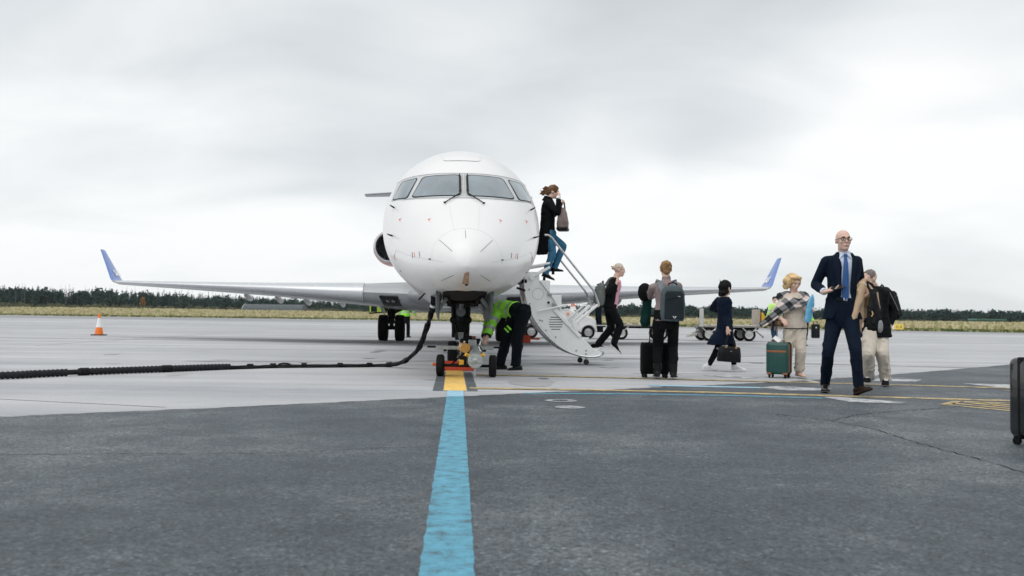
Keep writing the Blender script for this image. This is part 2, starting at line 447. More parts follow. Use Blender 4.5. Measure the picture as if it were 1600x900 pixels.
def forest():
    """one mass of conifers beyond the grass: trunk, whorls of needle clumps, ragged tops"""
    rs = np.random.RandomState(5)
    CC, CS, CM = [], [], []            # clump centres, sizes, material indices
    TV, TF = [], []                    # trunks
    def emit(c, s, mi): CC.append(c); CS.append(s); CM.append(mi)
    def tree(x, y, z, h, kind):
        o = len(TV); tr = .16
        for k in range(4): TV.append((x + tr * (k in (0, 1)) - tr / 2, y + tr * (k in (1, 2)) - tr / 2, z))
        TV.append((x, y, z + h * .95))
        for k in range(4): TF.append((o + k, o + (k + 1) % 4, o + 4))
        bm_ = int(rs.choice([0, 1, 2], p=[.45, .37, .18]))
        if kind == 'spruce':
            n = 110; t = np.sort(rs.rand(n)) ** 1.05; tiers = .80 + .20 * np.sin(t * rs.uniform(38, 52))
            rad = h * rs.uniform(.18, .26) * (1 - t) ** .9 * rs.uniform(.35, 1.1, n) * tiers + .05; th = rs.uniform(0, 6.283, n)
            c = np.stack([x + np.cos(th) * rad, y + np.sin(th) * rad, z + h * t - rad * .18], 1); s = (.20 + .80 * (1 - t)) * h * .075
            m = np.where(rs.rand(n) < .8, bm_, (bm_ + 1) % 3)
        elif kind == 'pine':
            n = 105; lobes = rs.normal(0, 1, (6, 3)); lobes /= np.linalg.norm(lobes, axis=1)[:, None]; lobes[:, 2] *= .8
            w0 = h * rs.uniform(.16, .24); d = rs.normal(0, 1, (n, 3)); d /= np.linalg.norm(d, axis=1)[:, None]; d *= (rs.rand(n) ** .4)[:, None]
            q = lobes[rs.randint(0, 6, n)] * .62 + d * .62
            c = np.stack([x + q[:, 0] * w0 * 1.2, y + q[:, 1] * w0, z + h * (.60 + q[:, 2] * .36)], 1); s = h * rs.uniform(.045, .080, n)
            m = np.where(rs.rand(n) < .7, bm_, (bm_ + 1) % 3)
        elif kind == 'thin':
            n = 44; t = .25 + .75 * np.sort(rs.rand(n)); th = rs.uniform(0, 6.283, n); rad = h * .08 * (1.08 - t) * rs.uniform(.2, 1.5, n)
            c = np.stack([x + np.cos(th) * rad, y + np.sin(th) * rad, z + h * t], 1); s = h * .034 * (1.12 - t); m = np.full(n, bm_)
        else:
            n = 60; d = rs.normal(0, 1, (n, 3)); d /= np.linalg.norm(d, axis=1)[:, None]; d *= (rs.rand(n) ** .5)[:, None]
            c = np.stack([x + d[:, 0] * h * .6, y + d[:, 1] * h * .5, z + h * (.45 + .55 * d[:, 2])], 1); s = np.full(n, h * .085); m = np.where(rs.rand(n) < (.8 if rs.rand() < .7 else .2), 3, 5)
        emit(c, s, m)
    for i in range(3000):
        pd = rs.uniform(-33, 33); p = R(pd); row = rs.rand() ** .8
        r = float(np.interp(pd, [-33, -5, 5, 33], [345, 360, 350, 372])) + row * 55
        topv = float(np.interp(pd, [-30, -24, -14, -8, -3, 3, 10, 18, 23, 30], [7.7, 7.6, 5.9, 5.7, 5.7, 5.9, 6.9, 5.9, 6.3, 6.1]))
        topv *= 1 + .10 * mnoise.noise((pd * .6, 3.1, 0))
        h = topv * (rs.uniform(.78, 1.0) + (.14 * rs.rand() if rs.rand() < .2 else 0)) * (1.0 + .08 * row)
        tree(math.sin(p) * r, math.cos(p) * r, field_z(p, 100) - .2, h, 'spruce' if rs.rand() < (.72 if pd < -2 else .3) else 'pine')
    for i in range(50):      # thin tops that stand out of the left wood
        pd = rs.uniform(-30, -12); p = R(pd); r = rs.uniform(342, 390)
        tree(math.sin(p) * r, math.cos(p) * r, field_z(p, 100), float(np.interp(pd, [-30, -20, -12], [9.0, 9.0, 6.9])) * rs.uniform(.86, 1.1), 'thin')
    for i in range(900):     # dark undergrowth closing the gaps, paler scrub in front
        pd = rs.uniform(-33, 33); p = R(pd); r = float(np.interp(pd, [-32, 0, 32], [318, 322, 330])) + rs.uniform(0, 16)
        tree(math.sin(p) * r, math.cos(p) * r, field_z(p, 90) - .3, rs.uniform(1.1, 2.3) * (1.25 if -7 < pd < 20 else 1), 'bush')
    def clumps(c, s, rs):
        n = len(c); a = rs.normal(0, 1, (n, 3)); a /= np.linalg.norm(a, axis=1)[:, None]; b_ = np.cross(a, rs.normal(0, 1, (n, 3))); b_ /= np.linalg.norm(b_, axis=1)[:, None]
        out = np.empty((n, 5, 3)); k = rs.uniform(.45, 1.15, (n, 5)) * s[:, None]
        for j in range(5): th = j * 1.2566; out[:, j] = c + (a * math.cos(th) + b_ * math.sin(th)) * k[:, j, None]
        return out.reshape(-1, 3)
    def fast_mesh(name, V_, nf, TV=(), TF=(), mi=None, tmi=4):
        nv = len(V_) + len(TV); me = bpy.data.meshes.new(name); me.vertices.add(nv)
        co = np.concatenate([V_, np.array(TV).reshape(-1, 3)]) if len(TV) else V_
        me.vertices.foreach_set('co', co.ravel())
        lo = np.concatenate([np.arange(nf * 5), (np.array(TF) + len(V_)).ravel()]) if len(TF) else np.arange(nf * 5)
        me.loops.add(len(lo)); me.loops.foreach_set('vertex_index', lo.astype(np.int32))
        st = np.concatenate([np.arange(nf) * 5, nf * 5 + np.arange(len(TF)) * 3]); me.polygons.add(nf + len(TF)); me.polygons.foreach_set('loop_start', st.astype(np.int32))
        if mi is not None: me.polygons.foreach_set('material_index', np.concatenate([mi, np.full(len(TF), tmi)]).astype(np.int32))
        me.update(calc_edges=True); return me
    C_, S_, M_ = np.concatenate(CC), np.concatenate(CS), np.concatenate(CM)
    me = fast_mesh('forest', clumps(C_, S_, rs), len(C_), TV, TF, M_)
    mats = [mat('conifer_dark', (.030, .062, .060), 1.0, spec=.0), mat('conifer_mid', (.036, .072, .066), 1.0, spec=.0), mat('conifer_light', (.048, .086, .070), 1.0, spec=.0), mat('scrub_green', (.085, .115, .060), .9), mat('far_bark', (.075, .065, .06), .9), mat('scrub_dry', (.17, .15, .085), .9)]
    o = put('forest', me, mats, smooth=0, kind='stuff')
    tag(o, 'far dark conifer wood along the horizon behind the airfield', 'forest')
    # one autumn-coloured young tree in front of the wood
    p = math.atan2(-132, 325)
    root = empty('young_tree', 'small orange-brown autumn tree in front of the dark wood at left', 'tree', (-132, 325, field_z(p, 90)))
    n = 260; d = rs.normal(0, 1, (n, 3)); d /= np.linalg.norm(d, axis=1)[:, None]; d *= (rs.rand(n) ** .45)[:, None]
    c = np.stack([d[:, 0] * 1.1, d[:, 1], 2.9 + d[:, 2] * 2.0 - np.abs(d[:, 0]) * .5], 1)
    put('crown', fast_mesh('crown', clumps(c, np.full(n, .24), rs), n), mat('autumn_leaf', (.24, .13, .05), .9), root, smooth=0)
    mk('trunk', MB().tube([(0, 0, -.2), (.05, 0, 1.6), (0, .05, 3.6)], [.14, .1, .04], 7), mats[4], root)
forest()

# far buildings
def far_buildings():
    t = empty('arched_shelter', 'long low dark grey arched shelter in front of the wood at left', 'shelter', (-78, 300, 1.9))
    mb = MB(); rr = []
    n = 14
    for x in (-9.8, 9.8):
        rr.append([(x, math.cos(math.pi * k / n) * 4.2, math.sin(math.pi * k / n) * 2.5) for k in range(n + 1)])
    mb.rings(rr)
    mk('shell', mb, mat('grey_canvas', (.075, .09, .095), .8, var=.2, vscale=.8), t)
    mk('rim', MB().tube([(-9.85, math.cos(math.pi * k / n) * 4.2, math.sin(math.pi * k / n) * 2.5) for k in range(n + 1)], .12, 6), mat('pale_rim', (.35, .38, .38), .7), t)
    t = empty('green_hall', 'long low green metal hall in front of the wood at far right', 'hall', (146.4, 280, .1))
    mk('wall', MB().box((0, 0, .95), (9.0, 5, 1.9)), mat('hall_green', (.04, .115, .095), .7, var=.15, vscale=2), t)
    mk('roof', MB().prism([(-4.7, 1.9), (4.7, 1.9), (4.5, 2.3), (-4.5, 2.3)], -2.7, 2.7), mat('hall_roof', (.055, .15, .12), .6), t)
    mk('gate', MB().box((1.6, -2.53, .75), (2.2, .06, 1.5)), mat('hall_gate', (.03, .07, .06), .7), t)
    for (x, y, w, h, lab) in ((129.8, 270, 1.5, .85, 'tiny white van far off, leftmost of three beside the green hall'), (133.4, 270, 2.5, .8, 'tiny white van far off, middle of three beside the green hall'), (139.0, 268, 2.9, .65, 'tiny white van far off, nearest the green hall')):
        v = empty('parked_van', lab, 'van', (x, y, .35), group='white vans parked by the green hall')
        mk('body', MB().prism([(-w / 2, .25), (w / 2, .25), (w / 2, .7 * h + .25), (w * .3, h + .25), (-w / 2, h + .25)], -.8, .8), WHITE, v, bevel=.05)
        for sx in (-.3, .3): mk('wheel', MB().lathe([(.22, -.1), (.24, 0), (.22, .1)], (sx * w, -.8, .22), (0, 1, 0), 12), RUBBER, v)
        mk('windscreen', MB().prism([(w * .3 + .02, h + .2), (w / 2 + .02, .7 * h + .25), (w / 2 - .1, .6 * h + .25), (w * .3 - .1, h + .15)], -.7, .7), DKGREY, v)
far_buildings()

# asphalt stand in the foreground, with a ragged edge on the concrete
AE = [(-60, -20), (-13, 2.2), (-4.068, 7.275), (-2.531, 8.243), (-.657, 9.565), (.157, 10.169), (1.237, 10.88), (1.935, 11.394), (3.514, 12.453), (4.592, 13.295), (6.269, 14.832), (8.253, 16.743), (11.0, 19.534), (18, 27), (60, 72)]
rag = []
for i in range(len(AE) - 1):
    (x0, y0), (x1, y1) = AE[i], AE[i + 1]
    n = max(2, int(math.hypot(x1 - x0, y1 - y0) / .07)) if 0 < i < len(AE) - 2 else 6
    n = min(n, 160)
    for k in range(n):
        t = k / n; j = mnoise.noise((x0 + (x1 - x0) * t, y0 * 3 + t * 9, 1.3)) * .03 + rng.uniform(-.006, .006)
        rag.append((x0 + (x1 - x0) * t + j, y0 + (y1 - y0) * t - j))
rag.append(AE[-1])
asphalt = sheet('asphalt_stand', rag + [(300, 72), (300, -50), (-60, -50)], .004, ASPHALT, kind='structure')

def ribbon(name, pts, w, z, m, parent=None, jit=0.0, seg=.05):
    """thin strip along a polyline, optionally ragged"""
    P = []
    for i in range(len(pts) - 1):
        a, b_ = Vector((*pts[i], 0)), Vector((*pts[i + 1], 0))
        n = max(1, int((b_ - a).length / seg)) if jit else 1
        for k in range(n): P.append(a.lerp(b_, k / n))
    P.append(Vector((*pts[-1], 0)))
    vs = []
    for i, p in enumerate(P):
        t = (P[min(i + 1, len(P) - 1)] - P[max(i - 1, 0)]).normalized(); n = Vector((-t.y, t.x, 0))
        c = p + n * (rng.uniform(-jit, jit)); ww = w * (rng.uniform(.25, 1.3) if jit else 1) / 2
        vs += [c + n * ww, c - n * ww]
    mb = MB(); mb.add(vs, [(2 * i, 2 * i + 1, 2 * i + 3, 2 * i + 2) for i in range(len(P) - 1)])
    o = mk(name, mb, m, parent, smooth=0)
    o.location = (0, 0, z)
    return o
CRACK = mat('crack_dark', (.012, .013, .014), .95)
EDGEM = mat('edge_debris', (.030, .034, .034), .95, col2=(.16, .15, .13), vscale=14)
ribbon('edge_joint', AE[1:-2], .022, .0025, EDGEM, asphalt, jit=.008, seg=.06)
ribbon('crack', [(3.1, 4.4), (2.9, 5.15), (2.89, 5.71), (2.84, 6.4), (2.86, 7.13), (2.72, 7.7), (2.4, 8.2)], .012, .0025, CRACK, asphalt, jit=.012, seg=.05)
ribbon('crack', [(2.73, 7.74), (3.1, 8.2), (3.47, 8.5), (4.42, 9.1)], .012, .0025, CRACK, asphalt, jit=.012, seg=.05)
ribbon('crack', [(-5.2, 5.0), (-3.1, 5.35), (-1.6, 5.5), (-.5, 5.9)], .008, .0025, CRACK, asphalt, jit=.02, seg=.05)
JO = mat('joint_sealant', (.16, .16, .165), .9, var=.3, vscale=3)
def slab_joint(a, b_, w=.02): ribbon('slab_joint', [a, b_], w, .0025, JO, apron)
for (x0, y0, x1, y1) in ((3.2, 20.4, 40, 23.2), (4.8, 15.2, 20, 16.8), (-30, 21.0, -.5, 19.2), (.2, 17.6, 12, 18.4), (-60, 31, 60, 34), (-60, 45, 60, 48), (-7.5, 9.6, -3.1, 8.2), (8, 28, 60, 33), (-10, 16.6, -2, 16.1)):
    slab_joint((x0, y0), (x1, y1))
for x in (-32, -22, -12, 8, 20, 32): slab_joint((x, 23), (x - 3, 80), .03)
# damp and rubber stains on the concrete
def blot(name, c, rx, ry, z, m, parent, seed, n=40):
    poly = []
    for k in range(n):
        a = 2 * math.pi * k / n; q = 1 + .35 * mnoise.noise((math.cos(a) * 1.5 + seed, math.sin(a) * 1.5, seed))
        poly.append((c[0] + rx * math.cos(a) * q, c[1] + ry * math.sin(a) * q))
    return sheet(name, poly, z, m, parent)
DAMP = mat('damp_concrete', (.335, .34, .35), .6, var=.10, vscale=7)
blot('stain', (.28, 11.9), .32, .62, .003, DAMP, apron, 3)
blot('stain', (.2, 13.9), .6, .35, .003, DAMP, apron, 8)
for i in range(34):      # drips and scuffs
    x, y = rng.uniform(-9, 9), rng.uniform(11.5, 24)
    blot('stain', (x, y), rng.uniform(.03, .16), rng.uniform(.05, .30), .003 + .0001 * i, DAMP if i % 3 else mat('oil_spot', (.16, .16, .165), .5, var=.2), apron, 20 + i, 16)
TYM = mat('rubber_trace', (.27, .275, .285), .7, var=.15, vscale=3)
for k, (cx, cy, rr_, a0, a1) in enumerate(((-10, 40, 24, -80, -38), (-10, 40, 24.25, -80, -38), (14, 44, 27, -130, -95), (14, 44, 27.22, -130, -95))):
    ribbon('tyre_trace', [(cx + rr_ * math.cos(R(a0 + (a1 - a0) * i / 24)), cy + rr_ * math.sin(R(a0 + (a1 - a0) * i / 24))) for i in range(25)], .09, .0032, TYM, apron, jit=.01, seg=.5)
DARKT = mat('tyre_mark', (.31, .312, .32), .7, var=.12, vscale=2)
for i, (x0, y0, x1, y1, w) in enumerate(((-30, 29.5, -3, 29.0, .35), (-26, 52, 30, 57, .8), (-50, 72, 40, 80, 1.4), (10, 44, 45, 47, .6))):
    ribbon('stain', [(x0, y0), ((x0 + x1) / 2, (y0 + y1) / 2 + .3), (x1, y1)], w, .003, DARKT, apron, jit=.12, seg=1.2)
PALE = mat('pale_streak', (.60, .61, .62), .8, var=.08, vscale=2)
for i, (x0, y0, x1, y1, w) in enumerate(((-30, 22.5, 8, 24.2, .10), (4, 60, 70, 66, .8), (-70, 85, 60, 84, 1.6), (2.2, 14.6, 3.6, 14.5, .12))):
    ribbon('stain', [(x0, y0), ((x0 + x1) / 2, (y0 + y1) / 2), (x1, y1)], w, .0035, PALE, apron, jit=.02, seg=.8)

def worn_paint(name, col, under, wear=.42, scale=9.0, stretch=(1, 1, 1), dirt=.25):
    m = bpy.data.materials.new(name); m.use_nodes = True
    nt = m.node_tree; N = nt.nodes; L = nt.links; b = N['Principled BSDF']
    tc = N.new('ShaderNodeTexCoord'); mp = N.new('ShaderNodeMapping'); mp.inputs['Scale'].default_value = stretch
    L.new(tc.outputs['Object'], mp.inputs[0])
    n = N.new('ShaderNodeTexNoise'); n.inputs['Scale'].default_value = scale; n.inputs['Detail'].default_value = 8; n.inputs['Roughness'].default_value = .75
    L.new(mp.outputs[0], n.inputs['Vector'])
    n2 = N.new('ShaderNodeTexNoise'); n2.inputs['Scale'].default_value = 130; n2.inputs['Detail'].default_value = 3
    L.new(tc.outputs['Object'], n2.inputs['Vector'])
    mt = N.new('ShaderNodeMath'); mt.operation = 'MULTIPLY_ADD'; mt.inputs[1].default_value = .35; L.new(n2.outputs[0], mt.inputs[0]); L.new(n.outputs[0], mt.inputs[2])
    rp = N.new('ShaderNodeValToRGB'); e = rp.color_ramp.elements
    e[0].position = wear; e[0].color = (*under, 1)
    e[1].position = wear + .10; e[1].color = (*[c * (1 - dirt) for c in col], 1)
    q = e.new(wear + .26); q.color = (*col, 1)
    q = e.new(min(.99, wear + .46)); q.color = (*[min(1, c * 1.15 + .06) for c in col], 1)
    L.new(mt.outputs[0], rp.inputs[0]); L.new(rp.outputs[0], b.inputs['Base Color'])
    b.inputs['Roughness'].default_value = .7
    bp = N.new('ShaderNodeBump'); bp.inputs['Strength'].default_value = .35; bp.inputs['Distance'].default_value = .004
    L.new(n2.outputs[0], bp.inputs['Height']); L.new(bp.outputs[0], b.inputs['Normal'])
    return m
BLUEL = worn_paint('blue_line_paint', (.10, .34, .47), (.06, .095, .115), .545, 13, (.8, 1.1, 1), dirt=.25)
PBLUE = worn_paint('pale_blue_paint', (.30, .52, .66), (.36, .42, .46), .45, 9)
YELL = worn_paint('yellow_line_paint', (.78, .50, .12), (.42, .34, .18), .40, 10)
YELT = worn_paint('thin_yellow_paint', (.62, .46, .19), (.15, .14, .12), .60, 7)
BLKP = worn_paint('black_border_paint', (.085, .095, .105), (.19, .195, .20), .48, 12)
WHTP = worn_paint('white_ground_paint', (.58, .60, .62), (.17, .18, .19), .60, 5)

def quad(name, a, b_, w0, w1, z, m, parent):
    a, b_ = Vector((*a, 0)), Vector((*b_, 0)); t = (b_ - a).normalized(); n = Vector((-t.y, t.x, 0))
    n0, n1 = n * w0 / 2, n * w1 / 2
    mb = MB(); mb.add([a - n0, a + n0, b_ + n1, b_ - n1], [(0, 1, 2, 3)])
    o = mk(name, mb, m, parent, smooth=0); o.location = (0, 0, z); return o
def ragged_line(name, a, b_, w, z, m, parent, amp=.006, seg=.03):
    a, b_ = Vector((*a, 0)), Vector((*b_, 0)); t = (b_ - a).normalized(); n = Vector((-t.y, t.x, 0)); k = int((b_ - a).length / seg); vs = []
    for i in range(k + 1):
        p = a.lerp(b_, i / k)
        for sg in (-1, 1): vs.append(p + n * sg * (w / 2 + amp * (mnoise.noise((i * .22, sg * 7.0, 0)) + .6 * mnoise.noise((i * .9, sg * 3.0, 5)))))
    mb = MB(); mb.add(vs, [(2 * i, 2 * i + 1, 2 * i + 3, 2 * i + 2) for i in range(k)])
    o = mk(name, mb, m, parent, smooth=0); o.location = (0, 0, z)
ragged_line('blue_line', (.10, -2.2), (-.585, 9.62), .182, .003, BLUEL, asphalt)
quad('blue_line', (-.585, 9.62), (-.63, 10.36), .180, .180, .008, PBLUE, apron)
quad('yellow_lead_line', (-.632, 10.38), (-1.02, 16.3), .262, .262, .006, YELL, apron)
for sx in (-1, 1):
    quad('black_border', (-.632 + sx * .198, 10.38), (-.86 + sx * .198, 13.9), .118, .118, .0055, BLKP, apron)
for y in (10.40, 11.65):
    quad('blue_tick', (-2.8 if y < 11 else -1.5, y - .05), (-.10, y), .022, .022, .007, PBLUE, apron)
def line(name, pts, w, m, parent, z):
    ribbon(name, pts, w, z, m, parent)
line('thin_yellow_line', [(-.49, 10.81), (.77, 10.76), (2.25, 10.61), (3.64, 10.33), (5.44, 9.94), (9, 9.05)], .20, YELT, asphalt, .0035)
line('thin_yellow_line', [(-.54, 13.34), (.94, 13.18), (2.19, 12.93), (3.81, 12.57), (5.18, 12.26), (6.52, 11.91), (11, 10.6)], .20, YELT, asphalt, .0035)
line('thin_blue_line', [(.16, 10.14), (1.45, 10.23), (2.51, 10.17), (3.41, 9.97)], .12, BLUEL, asphalt, .003)
line('thin_blue_line', [(1.75, 11.62), (2.25, 11.55), (3.15, 11.43)], .18, PBLUE, asphalt, .003)
sheet('white_marking', [(3.47, 10.14), (3.59, 10.2), (4.17, 9.62), (4.02, 9.42), (3.56, 9.54)], .003, WHTP, asphalt)
sheet('white_marking', [(3.13, 11.48), (3.44, 11.74), (4.02, 11.41), (3.83, 11.08), (3.34, 11.01)], .003, WHTP, asphalt)
sheet('white_marking', [(2.93, 13.94), (3.4, 14.19), (3.68, 13.55), (3.5, 13.24), (3.07, 13.58)], .0045, WHTP, apron)
sheet('white_marking', [(5.46, 13.59), (6.05, 13.42), (5.75, 12.97), (5.17, 13.0)], .003, WHTP, asphalt)
sheet('white_marking', [(6.29, 12.68), (7.6, 12.5), (7.3, 11.7), (6.42, 12.0)], .0045, WHTP, asphalt)
sheet('white_marking', [(1.9, 14.3), (2.6, 14.25), (2.65, 14.05), (1.95, 14.1)], .0045, WHTP, apron)
SPOT = worn_paint('grey_spot_paint', (.40, .42, .44), (.10, .11, .12), .58, 10)
def disc(name, c, r0, r1, m, parent, z=.0045):
    mb = MB(); n = 32
    vs = [(c[0] + r1 * math.cos(2 * math.pi * k / n), c[1] + r1 * math.sin(2 * math.pi * k / n), 0) for k in range(n)]
    if r0:
        vs += [(c[0] + r0 * math.cos(2 * math.pi * k / n), c[1] + r0 * math.sin(2 * math.pi * k / n), 0) for k in range(n)]
        mb.add(vs, [(k, (k + 1) % n, (k + 1) % n + n, k + n) for k in range(n)])
    else: mb.add(vs, [tuple(range(n))])
    o = mk(name, mb, m, parent, smooth=0); o.location = (0, 0, z)
disc('white_spot', (.56, 8.60), 0, .145, SPOT, asphalt, .0045)
disc('white_spot', (.51, 9.28), .085, .165, SPOT, asphalt, .0048)
# hatched yellow box, seen at a grazing angle on the right
for (a, b_) in (((4.46, 9.38), (4.82, 9.80)), ((4.82, 9.78), (5.5, 9.56)), ((4.46, 9.38), (4.95, 8.63)), ((4.62, 9.56), (5.0, 8.9)), ((4.80, 9.70), (5.2, 8.95)), ((4.98, 9.70), (5.35, 9.1))):
    quad('yellow_hatching', a, b_, .10, .10, .003, YELT, asphalt)
quad('faint_line', (3.9, 8.72), (7.5, 8.0), .02, .02, .003, SPOT, asphalt)
quad('thin_yellow_line', (6.2, 11.45), (8.0, 10.9), .05, .05, .0045, YELT, asphalt)

# ------------------------------------------------------------------ regional jet
# aircraft frame: x = lateral (port side, image right, positive), y = metres aft of the nose tip, z = height above ground
def pchip(xs, ys):
    xs = np.array(xs, float); ys = np.array(ys, float); h = np.diff(xs); d = np.diff(ys) / h
    m = np.zeros(len(xs))
    for i in range(1, len(xs) - 1):
        if d[i - 1] * d[i] > 0:
            w1 = 2 * h[i] + h[i - 1]; w2 = h[i] + 2 * h[i - 1]; m[i] = (w1 + w2) / (w1 / d[i - 1] + w2 / d[i])
    m[0] = d[0]; m[-1] = d[-1]
    def f0(x):
        x = min(max(x, xs[0]), xs[-1]); i = min(max(int(np.searchsorted(xs, x)) - 1, 0), len(xs) - 2)
        t = (x - xs[i]) / h[i]; t2 = t * t; t3 = t2 * t
        return float((2 * t3 - 3 * t2 + 1) * ys[i] + (t3 - 2 * t2 + t) * h[i] * m[i] + (-2 * t3 + 3 * t2) * ys[i + 1] + (t3 - t2) * h[i] * m[i + 1])
    ds = .002; tab = [f0(k * ds) for k in range(int(xs[-1] / ds) + 3)]; last = xs[-1]     # table for speed
    def f(x):
        if x <= 0: return tab[0]
        if x >= last: return tab[-1]
        q = x / ds; k = int(q); return tab[k] + (tab[k + 1] - tab[k]) * (q - k)
    return f
FS = [0, .03, .10, .25, .5, .9, 1.4, 1.9, 2.4, 2.9, 3.5, 4.2, 5.2, 25.5, 29, 33, 36.2]
ftop = pchip(FS, [1.48, 1.59, 1.70, 1.83, 1.97, 2.15, 2.37, 2.60, 2.93, 3.24, 3.52, 3.70, 3.755, 3.755, 3.74, 3.6, 3.3])
fbot = pchip(FS, [1.48, 1.41, 1.34, 1.26, 1.19, 1.135, 1.10, 1.085, 1.08, 1.075, 1.075, 1.075, 1.075, 1.075, 1.55, 2.35, 2.9])
fhw = pchip(FS, [0.001, .10, .19, .33, .50, .70, .88, 1.02, 1.13, 1.21, 1.28, 1.325, 1.34, 1.34, 1.15, .6, .12])
def fzc(s):
    k = .46 - .02 * s if s < 1 else .44 + .02 * (s - 1) if s < 3 else .48 + .01 * (s - 3) if s < 5 else .5
    return fbot(s) + (ftop(s) - fbot(s)) * k
def fpt(s, a, off=0.0):
    """point on the skin at station s, angle a (0 = port, 90 deg = top)"""
    zc, hw = fzc(s), fhw(s)
    hh = (ftop(s) - zc) if math.sin(a) >= 0 else (zc - fbot(s))
    p = Vector((hw * math.cos(a), s, zc + hh * math.sin(a)))
    if off:
        n = Vector((math.cos(a) / hw, 0, math.sin(a) / hh)).normalized(); p += n * off
    return p
def inside(x, s, z):
    if s <= 0: return False
    zc, hw = fzc(s), fhw(s)
    hh = (ftop(s) - zc) if z > zc else (zc - fbot(s))
    return (x / hw) ** 2 + ((z - zc) / hh) ** 2 < 1
def skin(x, z, off=0.0):
    """front-facing skin point above (x, z), pushed out along the normal"""
    def ss(x, z):
        hi, lo = 5.2, 0.0
        if not inside(x, hi, z): return None
        for _ in range(34):
            m = (lo + hi) / 2
            if inside(x, m, z): hi = m
            else: lo = m
        return hi
    s = ss(x, z)
    if s is None:
        k = math.atan2((z - fzc(5.2)), abs(x)); return fpt(4.6, k if x > 0 else math.pi - k, off)
    if not off: return Vector((x, s, z))
    e = .004
    sx, sz = ss(x - math.copysign(e, x), z), ss(x, z - e if z > fzc(s) else z + e)
    gx = (s - sx) / math.copysign(e, x) if sx is not None else 0
    gz = (s - sz) / (e if z > fzc(s) else -e) if sz is not None else 0
    n = Vector((gx, -1, gz)).normalized()
    return Vector((x, s, z)) + n * off

PLANE = empty('passenger_jet', 'white twin-engine regional passenger jet parked nose-on with its airstair open', 'airplane', (-.56, 11.4, 0), R(4.4))
PLANE.rotation_euler[1] = R(-.28)

def aircraft_white():
    m = bpy.data.materials.new('aircraft_white'); m.use_nodes = True
    nt = m.node_tree; N = nt.nodes; L = nt.links; b = N['Principled BSDF']
    b.inputs['Roughness'].default_value = .32; b.inputs['Coat Weight'].default_value = .35; b.inputs['Coat Roughness'].default_value = .12
    tc = N.new('ShaderNodeTexCoord')
    n = N.new('ShaderNodeTexNoise'); n.inputs['Scale'].default_value = 2.2; n.inputs['Detail'].default_value = 7; n.inputs['Roughness'].default_value = .7
    L.new(tc.outputs['Object'], n.inputs['Vector'])
    # worn grime on the belly and under the nose
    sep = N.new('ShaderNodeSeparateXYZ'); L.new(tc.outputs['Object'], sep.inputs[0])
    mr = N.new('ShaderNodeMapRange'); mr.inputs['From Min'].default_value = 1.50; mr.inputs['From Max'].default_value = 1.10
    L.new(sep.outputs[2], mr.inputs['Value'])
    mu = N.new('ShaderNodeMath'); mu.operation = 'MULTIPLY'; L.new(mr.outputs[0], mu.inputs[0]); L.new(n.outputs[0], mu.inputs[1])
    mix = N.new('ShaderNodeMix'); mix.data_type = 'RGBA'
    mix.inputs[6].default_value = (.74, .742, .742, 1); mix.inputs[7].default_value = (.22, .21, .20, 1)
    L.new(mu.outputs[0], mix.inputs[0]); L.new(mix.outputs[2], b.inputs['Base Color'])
    n3 = N.new('ShaderNodeTexNoise'); n3.inputs['Scale'].default_value = 1.6; n3.inputs['Detail'].default_value = 2
    L.new(tc.outputs['Object'], n3.inputs['Vector'])
    bp = N.new('ShaderNodeBump'); bp.inputs['Strength'].default_value = .10; bp.inputs['Distance'].default_value = .02
    L.new(n3.outputs[0], bp.inputs['Height']); L.new(bp.outputs[0], b.inputs['Normal'])
    return m
AIRW = aircraft_white()
WINGM = mat('wing_grey', (.35, .365, .38), .34, .35, var=.06, vscale=2, coat=.2)
BAYM = mat('bay_shade', (.005, .006, .0065), .7, var=.5, vscale=8)  # near-black: shade of bay and door opening put into the colour
GLASS = mat('cockpit_glass', (.10, .15, .18), .05, .0, var=.35, vscale=1.3, coat=1.0, spec=1.0)
FRAME = mat('windshield_frame', (.55, .565, .575), .4, .3, var=.08, vscale=6)
SEAL = mat('black_seal', (.03, .034, .038), .6)
GEARG = mat('gear_grey_green', (.20, .235, .23), .45, .2, var=.25, vscale=14)
DOORIN = mat('gear_door_grey', (.055, .072, .075), .5, var=.3, vscale=9)
REDMK = mat('red_mark', (.75, .12, .06), .5)
LINEM = mat('panel_line_grey', (.60, .605, .61), .6)

def fuselage():
    mb = MB(); n = 72
    ss = list(np.concatenate([[.004, .015, .03, .06, .1, .16, .25, .36], np.arange(.5, 5.3, .14), np.arange(5.5, 25.5, 1.0), np.arange(25.5, 36.3, .6)]))
    mb.rings([[fpt(s, 2 * math.pi * k / n) for k in range(n)] for s in ss])
    f = mk('fuselage', mb, AIRW, PLANE, smooth=60)
    # nose-gear bay: near-black sheet on the belly skin, the cavity's shade painted in
    mb = MB(); g = []
    for i, s in enumerate(np.linspace(.52, 3.9, 22)):
        w = .30 * min(1, .35 + (s - .52) / .35)
        row = []
        for j in range(9):
            x = -w + 2 * w * j / 8; hw = fhw(s); zc = fzc(s)
            z = zc - (zc - fbot(s)) * math.sqrt(max(0, 1 - (x / hw) ** 2))
            row.append((x, s, z - .006))
        g.append(row)
    mb.add([p for r in g for p in r], [(i * 9 + j, i * 9 + j + 1, (i + 1) * 9 + j + 1, (i + 1) * 9 + j) for i in range(21) for j in range(8)])
    mk('bay_shade', mb, BAYM, f, smooth=60)
    return f
FUS = fuselage()

